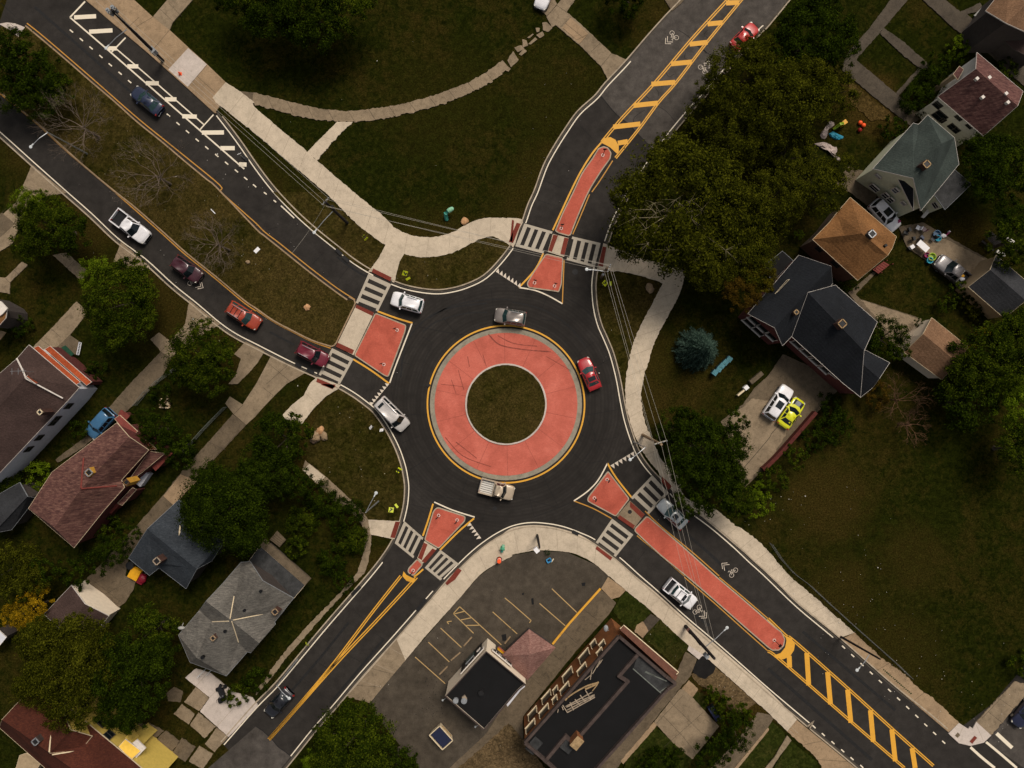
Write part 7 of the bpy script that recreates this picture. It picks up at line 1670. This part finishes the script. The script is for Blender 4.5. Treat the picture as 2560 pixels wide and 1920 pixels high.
# the yard by the grey green house: folding table, chairs, toys
t = thing('folding_table', 'white folding table on the concrete yard', 'table', tuple(W(P('Y: 800,880')[0], .75) - Vector((0, 0, .75))), R_(-42)); t.location.z = .12
m = MB(); m.box((0, 0, .72), (1.55, .78, .05)); m.build('table_top', 'white_plastic', t)
for x in (-.65, .65):
    for y in (-.3, .3): m = MB(); m.tube([(x, y, 0), (x, y, .7)], .02, 5); m.build('leg', 'galvanised', t)
m = MB(); m.box((0, 0, .25), (.5, .45, .5)); t = m.build('cool_box', 'white_plastic', label='small white box at the lawn corner of the concrete yard', category='box'); t.location = W(P('Y: 500,915')[0]) + Vector((0, 0, .12)); t.rotation_euler = (0, 0, .6)
chair0 = None
for lab, s, mt, a in (('black folding chair at the house corner', 'Y: 480,500', 'plastic_black', .3), ('black folding chair by the house wall below the corner', 'Y: 395,580', 'plastic_black', 1.2), ('dark maroon folding chair by the porch', 'Y: 820,500', 'paint_maroon', 2.2), ('white and violet chair by the porch', 'Y: 685,460', 'siding_white', 2.6), ('black chair left of the navy one', 'Y: 580,710', 'plastic_black', .2), ('navy folding chair above the white table', 'Y: 770,690', 'paint_navy', .8), ('dark green chair beside the blue tub', 'Y: 1035,715', 'paint_black', 4)):
    c = W(P(s)[0], .45)
    if chair0 is None:
        t = chair0 = thing('folding_chair', lab, 'chair', (c.x, c.y, .12), a, 'folding chairs in the yard')
        m = MB(); m.box((0, 0, .45), (.5, .5, .05)); m.build('seat', mt, t); m = MB(); m.box((-.25, 0, .72), (.06, .5, .42), 0, 0, (-.2, 'Y')); m.build('backrest', mt, t)
        for x in (-.22, .22):
            for y in (-.22, .22): m = MB(); m.tube([(x, y, 0), (x * .9, y, .45)], .018, 4); m.build('leg', 'galvanised', t)
    else:
        t = copy_tree(chair0); t.location = (c.x, c.y, .12); t.rotation_euler = (0, 0, a); t['label'] = lab
        for ch in t.children:
            if not ch.name.startswith('leg'): ch.material_slots[0].link = 'OBJECT'; ch.material_slots[0].material = MATS[mt]
def tub(label, s, r, h, mat, inner='plastic_black', cat='tub'):
    c = W(P(s)[0], h); t = thing('plastic_tub', label, cat, (c.x, c.y, .12), 0, 'plastic tubs in the yard'); m = MB(); n = 16
    for k in range(n):
        a, b = 6.2832 * k / n, 6.2832 * (k + 1) / n; g = lambda rr, q, z: (rr * math.cos(q), rr * math.sin(q), z)
        m.poly([g(r * .85, a, 0), g(r * .85, b, 0), g(r, b, h), g(r, a, h)]); m.poly([g(r, a, h), g(r, b, h), g(r * .86, b, h), g(r * .86, a, h)]); m.poly([g(r * .86, a, h), g(r * .86, b, h), g(r * .8, b, .05), g(r * .8, a, .05)])
    m.poly([(r * .8 * math.cos(6.2832 * k / n), r * .8 * math.sin(6.2832 * k / n), .06) for k in range(n)]); m.build('bucket', mat, t)
    m = MB(); m.tube([(r * math.cos(q), .05, h + r * .35 * math.sin(q)) for q in [math.pi * i / 8 for i in range(9)]], .015, 4); m.build('handle', 'grey_trim', t)
tub('blue oval tub at the yard edge', 'Y: 1125,605', .5, .35, 'paint_blue'); tub('small cyan tub below the blue one', 'Y: 1150,700', .38, .3, 'cyan_plastic'); tub('lime green round tub by the grey pickup', 'Y: 1010,1125', .5, .35, 'lime_plastic'); tub('magenta bucket on the yard edge', 'Y: 890,1085', .33, .35, 'magenta_plastic'); tub('teal bucket between the lime tub and the lawn', 'Y: 960,1205', .4, .35, 'cyan_plastic')
m = MB(); m.ball((0, 0, .2), .35, (1, .7, .5), 8, 0, 4, .5); o = m.build('white_bag', 'white_plastic', label='white bag next to the cyan tub', category='bag'); o.location = W(P('Y: 1235,650')[0]) + Vector((0, 0, .1))
t = thing('toy_trike', 'small pink and white toy at the yard edge', 'toy', tuple(W(P('Y: 1340,605')[0])), .8); m = MB(); m.tube([(-.35, 0, .3), (.35, 0, .35)], .08, 6); m.build('frame', 'magenta_plastic', t)
for x in (-.35, .35): m = MB(); m.tube([(x, -.1, .18), (x, .1, .18)], .18, 10); m.build('wheel', 'white_plastic', t)
for lab, s, a in (('grey bench on the dark lawn above the charcoal garage, upper one', '31: 2090,412', -.6), ('grey bench on the dark lawn above the charcoal garage, lower one', '31: 2015,530', -.55)):
    c = W(P(s)[0], .45); t = thing('garden_bench', lab, 'bench', (c.x, c.y, 0), a, 'garden benches'); m = MB()
    for k in (-1, 0, 1): m.box((0, k * .13, .45), (1.2, .11, .04))
    m.build('seat', 'siding_grey', t)
    for x in (-.5, .5): m = MB(); m.box((x, 0, .22), (.06, .36, .42)); m.build('leg', 'galvanised', t)
t = thing('picnic_table', 'dark picnic table on the dark lawn above the charcoal garage', 'table', tuple(W(P('31: 1945,420')[0], .7)), -.7); t.location.z = 0
m = MB()
for k in range(5): m.box((0, -.32 + k * .16, .74), (1.9, .14, .04))
m.build('table_top', 'dark_wood', t)
for s in (-1, 1): m = MB(); m.box((0, s * .75, .45), (1.9, .26, .04)); m.build('bench_seat', 'dark_wood', t)
for x in (-.7, .7): m = MB(); m.tube([(x, -.7, 0), (x, 0, .72)], .04, 4); m.tube([(x, .7, 0), (x, 0, .72)], .04, 4); m.build('leg', 'dark_wood', t)
# pickup load
m = MB(); m.ball((0, 0, .15), .3, (1, .8, .6), 8, 0, 2, .5); o = m.build('yellow_bag', 'toy_yellow', label='yellow bag in the bed of the grey pickup', category='bag'); o.location = W(P('31: 1680,725')[0], .9) ; o.location.z = .7
m = MB(); m.ball((0, 0, .15), .34, (1, .8, .6), 8, 0, 6, .5); o = m.build('pale_bag', 'siding_white', label='pale violet bag in the bed of the grey pickup', category='bag'); o.location = W(P('31: 1680,752')[0], .9); o.location.z = .7
m = MB(); q = W(P('31: 1135,252')[0], 1.1)
for a in range(3): m.ball((q.x + .1 * math.cos(a * 2.1), q.y + .12 * math.sin(a * 2.1), 1.08), .12, (1, 1, .35), 8)
m.build('pink_bow', 'magenta_plastic', label='bright pink bow on the bonnet of the white SUV', category='ornament')
# tarps and toys under the olive trees
def sheet(name, label, s, mat, seed, amp=.25, z=.25):
    q = jag(P(s) + P(s)[:1], 1.5, 6)[:-1]; cx = sum(p[0] for p in q) / len(q); cy = sum(p[1] for p in q) / len(q); m = MB()
    rings = []
    for k in (1, .66, .33, 0):
        r = []
        for p in q:
            x, y = cx + (p[0] - cx) * k, cy + (p[1] - cy) * k; zz = z + amp * noise.noise((x * .08 + seed, y * .08, 0)) * 1.6 if k < 1 else .06
            r.append(W((x, y), max(.05, zz)))
        rings.append(r)
    n = len(q)
    for a, b in zip(rings, rings[1:]):
        for i in range(n): m.poly([a[i], a[(i + 1) % n], b[(i + 1) % n], b[i]])
    m.build(name, mat, None, True, label=label, category='tarp', group='tarps under the trees')
sheet('ground_tarp', 'upper crumpled whitish tarp under the olive trees', 'U: 600,180 780,220 760,330 600,420 540,560 520,720 400,820 260,680 340,560 480,360', 'tarp_white', 1)
sheet('ground_tarp', 'lower crumpled whitish tarp under the olive trees', 'U: 80,960 300,910 520,930 700,1040 860,1080 880,1240 780,1300 1000,1500 980,1620 880,1560 700,1380 500,1160 300,1120', 'tarp_white', 2)
sheet('ground_tarp', 'blue sheet between the whitish tarps', 'U: 580,600 700,520 820,560 980,660 1100,720 1060,790 880,860 740,780 600,680', 'tarp_blue', 3)
t = thing('play_slide', 'yellow plastic slide beside the blue sheet', 'slide', tuple(W(P('U: 900,320')[0])))
m = MB(); m.tube([W(p, z) - t.location for p, z in zip(P('U: 740,450 860,370 980,280 1100,250'), (.15, .5, 1.0, 1.1))], [.16, .2, .2, .18], 6); m.build('chute', 'lime_plastic', t); m = MB(); q = W(P('U: 1080,255')[0], .5) - t.location; m.box((q.x, q.y, .5), (.5, .5, 1.0), .6); m.build('ladder_block', 'toy_yellow', t)
for lab, s, mt in (('upper orange ball on the dry lawn', 'U: 1635,255', 'orange_plastic'), ('lower orange ball on the dry lawn', 'U: 1750,345', 'orange_plastic'), ('red ball on the dry lawn', 'U: 1620,505', 'lens_red')):
    c = W(P(s)[0]); m = MB(); m.ball((0, 0, .24), .27, (1, 1, .9), 12); o = m.build('play_ball', mt, None, True, label=lab, category='ball', group='balls on the dry lawn'); o.location = (c.x, c.y, .0)
# yellow and red toy car by the cottage
t = thing('toy_cart', 'yellow and dark red play cart against the blue grey cottage', 'toy', tuple(W(P('02: 1205,1640')[0])), R_(-28)); t.location.z = .12
m = MB(); m.box((-.25, .1, .55), (1.25, 1.35, .5)); m.box((-.25, .1, .82), (1.0, 1.1, .06)); m.build('tub', 'toy_yellow', t); m = MB(); m.ball((.75, -.2, .4), .55, (1, 1.1, .6), 10); m.box((.7, -.2, .35), (.8, 1.2, .4)); m.build('hood', 'toy_red', t)
for x in (-.7, .8):
    for y in (-.6, .6): m = MB(); m.tube([(x, y - .06, .18), (x, y + .06, .18)], .18, 10); m.build('wheel', 'tyre', t)
m = MB(); m.cyl((0, 0, 0), .42, .9, 12, 0, .48); m.cyl((0, 0, .9), .5, .06, 12); t = m.build('black_bin', 'plastic_black', label='black round bin at the corner of the blue grey cottage', category='bin'); t.location = W(P('02: 1130,1565')[0], .8); t.location.z = .12
# small black vehicle on the pale drive
t = thing('ride_on_mower', 'small black wheeled machine parked on the pale concrete drive', 'small vehicle', tuple(W(P('M: 1080,1000')[0], .4)), R_(112)); t.location.z = .12
m = MB(); m.box((.35, 0, .55), (.9, .62, .35)); m.box((.95, .0, .5), (.35, .75, .28), .78); m.build('hood', 'plastic_black', t)
m = MB(); m.box((-.45, 0, .72), (.42, .48, .1)); m.box((-.65, 0, .95), (.08, .46, .4)); m.build('seat', 'black_metal', t)
for x, y, r in ((-.62, .62, .36), (-.62, -.62, .36), (.75, .5, .24), (.75, -.5, .24)): m = MB(); m.tube([(x, y - .14, r), (x, y + .14, r)], r, 14); m.build('wheel', 'tyre', t)
m = MB()
for s in (-1, 1): m.tube([(.1, 0, .75), (-.05, s * .3, 1.0), (-.3, s * .75, .98), (-.55, s * .85, .9)], .025, 5)
m.build('handlebar', 'black_metal', t); m = MB(); m.ball((-.1, -.1, .8), .14, (1, 1, .7), 8); m.ball((-.15, .25, .8), .12, (1, 1, .7), 8); m.ball((-.75, 0, .45), .12, (1, 1, .7), 8); m.build('engine_cap', 'rim', t)
# chairs/planters by the yellow house
for lab, s in (('cream garden chair outside the yellow house, upper one', 'N: 2060,1270'), ('cream garden chair outside the yellow house, lower one', 'N: 1960,1455')):
    c = W(P(s)[0], .4); t = thing('garden_chair', lab, 'chair', (c.x, c.y, 0), .7, 'cream garden chairs'); m = MB(); m.box((0, 0, .42), (.55, .55, .06)); m.build('seat', 'cream_trim', t); m = MB(); m.box((-.27, 0, .72), (.07, .55, .5)); m.build('backrest', 'cream_trim', t)
    for x in (-.23, .23):
        for y in (-.23, .23): m = MB(); m.tube([(x, y, 0), (x, y, .42)], .025, 4); m.build('leg', 'cream_trim', t)
# white scraps: board on the median, bench parts
m = MB(); m.box(W(P('11: 8,502')[0], .2), (.75, .45, .06), R_(45)); m.build('white_board', 'white_plastic', label='white board lying on the median', category='board')
m = MB(); m.tube([W(p, .18) for p in P('01: 1822,148 1838,165 1860,188')], .06, 5); m.build('white_pipe', 'white_plastic', label='short bent white pipe on the median', category='pipe')
t = thing('yard_sign', 'pale sign with a white box at the rim of the gravel parking space', 'sign', tuple(W(P('22: 1970,70')[0])), R_(40)); m = MB(); m.box((0, 0, .5), (1.3, .2, .5)); m.build('sign_panel', 'cream_trim', t); m = MB(); m.box((.75, .1, .6), (.55, .5, .6)); m.build('box', 'white_plastic', t)
m = MB(); m.box(W(P('21: 2108,1605')[0], .35), (1.9, .55, .55), R_(40)); m.build('stone_bench', 'dark_concrete', label='grey block bench at the upper rim of the gravel parking space', category='bench')
m = MB(); m.box(W(P('02: 1240,810')[0], .6), (1.0, 1.9, 1.0), R_(-35)); m.build('wall_cupboard', 'siding_white', label='pale box against the side of the brick red shingle house', category='cupboard')
t = thing('electric_meter', 'dark blue cart in the shade of the concrete patio bushes', 'cart', tuple(W(P('23: 1745,1180')[0], .6)), R_(-58)); t.location.z = .1; m = MB(); m.box((0, 0, .55), (1.9, .75, .5)); m.build('tub', 'paint_darkblue', t)
for x in (-.7, .7):
    for y in (-.36, .36): m = MB(); m.tube([(x, y - .05, .2), (x, y + .05, .2)], .2, 10); m.build('wheel', 'tyre', t)
t.name = 'garden_cart'
# orange cone-ish marker on the white slab
t = thing('orange_marker', 'small orange marker standing on the whitest pavement slab', 'marker', tuple(W(P('00: 1562,642')[0])), 0); t.location.z = .124
m = MB(); m.box((0, 0, .03), (.4, .4, .05)); m.build('base', 'orange_plastic', t); m = MB(); m.cyl((0, 0, .05), .16, .5, 12, 0, .05); m.build('cone', 'orange_plastic', t)
# litter and pale flower heads: too many to count
m = MB(); rl = random.Random(12)
def scatter(poly_c, sx, sy, n, s0, s1):
    for _ in range(n):
        x, y = poly_c[0] + rl.gauss(0, sx), poly_c[1] + rl.gauss(0, sy); c = W((x, y), .13); a = rl.uniform(0, 3); r = rl.uniform(s0, s1) * (1 if rl.random() < .93 else 2.0)
        m.faces([c + Vector((r * math.cos(a + k * 1.5708) * (1 if k % 2 else .6), r * math.sin(a + k * 1.5708) * (1 if k % 2 else .6), .02 * (k % 3))) for k in range(4)] + [c + Vector((0, 0, .07))], [(0, 1, 4), (1, 2, 4), (2, 3, 4), (3, 0, 4)])
for cx, cy, sx, sy, n in ((400, 440, 140, 90, 60), (620, 640, 70, 60, 50), (330, 350, 60, 40, 30), (880, 1120, 70, 90, 60), (1000, 700, 80, 30, 22), (760, 590, 60, 40, 16), (1090, 250, 160, 90, 26), (1400, 250, 80, 90, 22), (1320, 440, 40, 60, 14), (1950, 1250, 40, 25, 40), (2060, 1300, 90, 60, 45), (2080, 1540, 70, 60, 70), (2330, 1700, 70, 70, 80), (2150, 1480, 90, 70, 60), (2480, 1770, 40, 40, 40), (1560, 850, 40, 80, 14), (1265, 1010, 45, 45, 14), (950, 1330, 20, 50, 8), (560, 850, 60, 40, 16), (330, 620, 70, 40, 20), (1640, 1610, 30, 30, 26), (1790, 1730, 50, 40, 22), (1310, 1870, 40, 40, 20), (870, 1790, 20, 30, 12), (960, 1700, 8, 10, 8), (1150, 1500, 60, 60, 6), (2250, 760, 60, 60, 8), (560, 480, 40, 30, 14), (1200, 980, 180, 140, 12), (700, 430, 30, 30, 8), (1640, 1290, 30, 40, 18)):
    scatter((cx, cy), sx, sy, n // 3, .03, .06)
m.build('litter', 'litter_white', kind='stuff')
# ================================================================ LIGHT AND CAMERA
world = bpy.data.worlds.new('World'); SC.world = world; world.use_nodes = True
nt = world.node_tree; bg = nt.nodes['Background']
sky = nt.nodes.new('ShaderNodeTexSky'); sky.sky_type = 'NISHITA'; sky.sun_disc = False
SUN_EL, SUN_AZ = R_(54), R_(27)
sky.sun_elevation = SUN_EL; sky.sun_rotation = SUN_AZ; sky.air_density = 1.2; sky.dust_density = 4; sky.ozone_density = .6
hs = nt.nodes.new('ShaderNodeHueSaturation'); hs.inputs['Saturation'].default_value = .25
nt.links.new(sky.outputs[0], hs.inputs['Color']); nt.links.new(hs.outputs[0], bg.inputs[0]); bg.inputs[1].default_value = .062
sun = bpy.data.lights.new('sun', 'SUN'); sun.energy = 2.3; sun.angle = R_(22); sun.color = (1, .90, .78)
so = bpy.data.objects.new('sun', sun); COL.objects.link(so)
d = Vector((math.sin(SUN_AZ) * math.cos(SUN_EL), math.cos(SUN_AZ) * math.cos(SUN_EL), math.sin(SUN_EL)))
so.rotation_euler = d.to_track_quat('Z', 'Y').to_euler(); so.location = (0, 0, 120)
cam = bpy.data.cameras.new('camera'); cam.sensor_fit = 'HORIZONTAL'; cam.sensor_width = 36; cam.lens = 18 * H / 64.0; cam.clip_end = 2000
co = bpy.data.objects.new('camera', cam); COL.objects.link(co); co.location = (0, 0, H); co.rotation_euler = (0, 0, 0)
SC.camera = co
SC.view_settings.view_transform = 'Standard'; SC.view_settings.look = 'None'; SC.view_settings.exposure = 0.36; SC.view_settings.gamma = 1
SC.cycles.max_bounces = 5; SC.cycles.diffuse_bounces = 2; SC.cycles.glossy_bounces = 2; SC.cycles.use_denoising = True
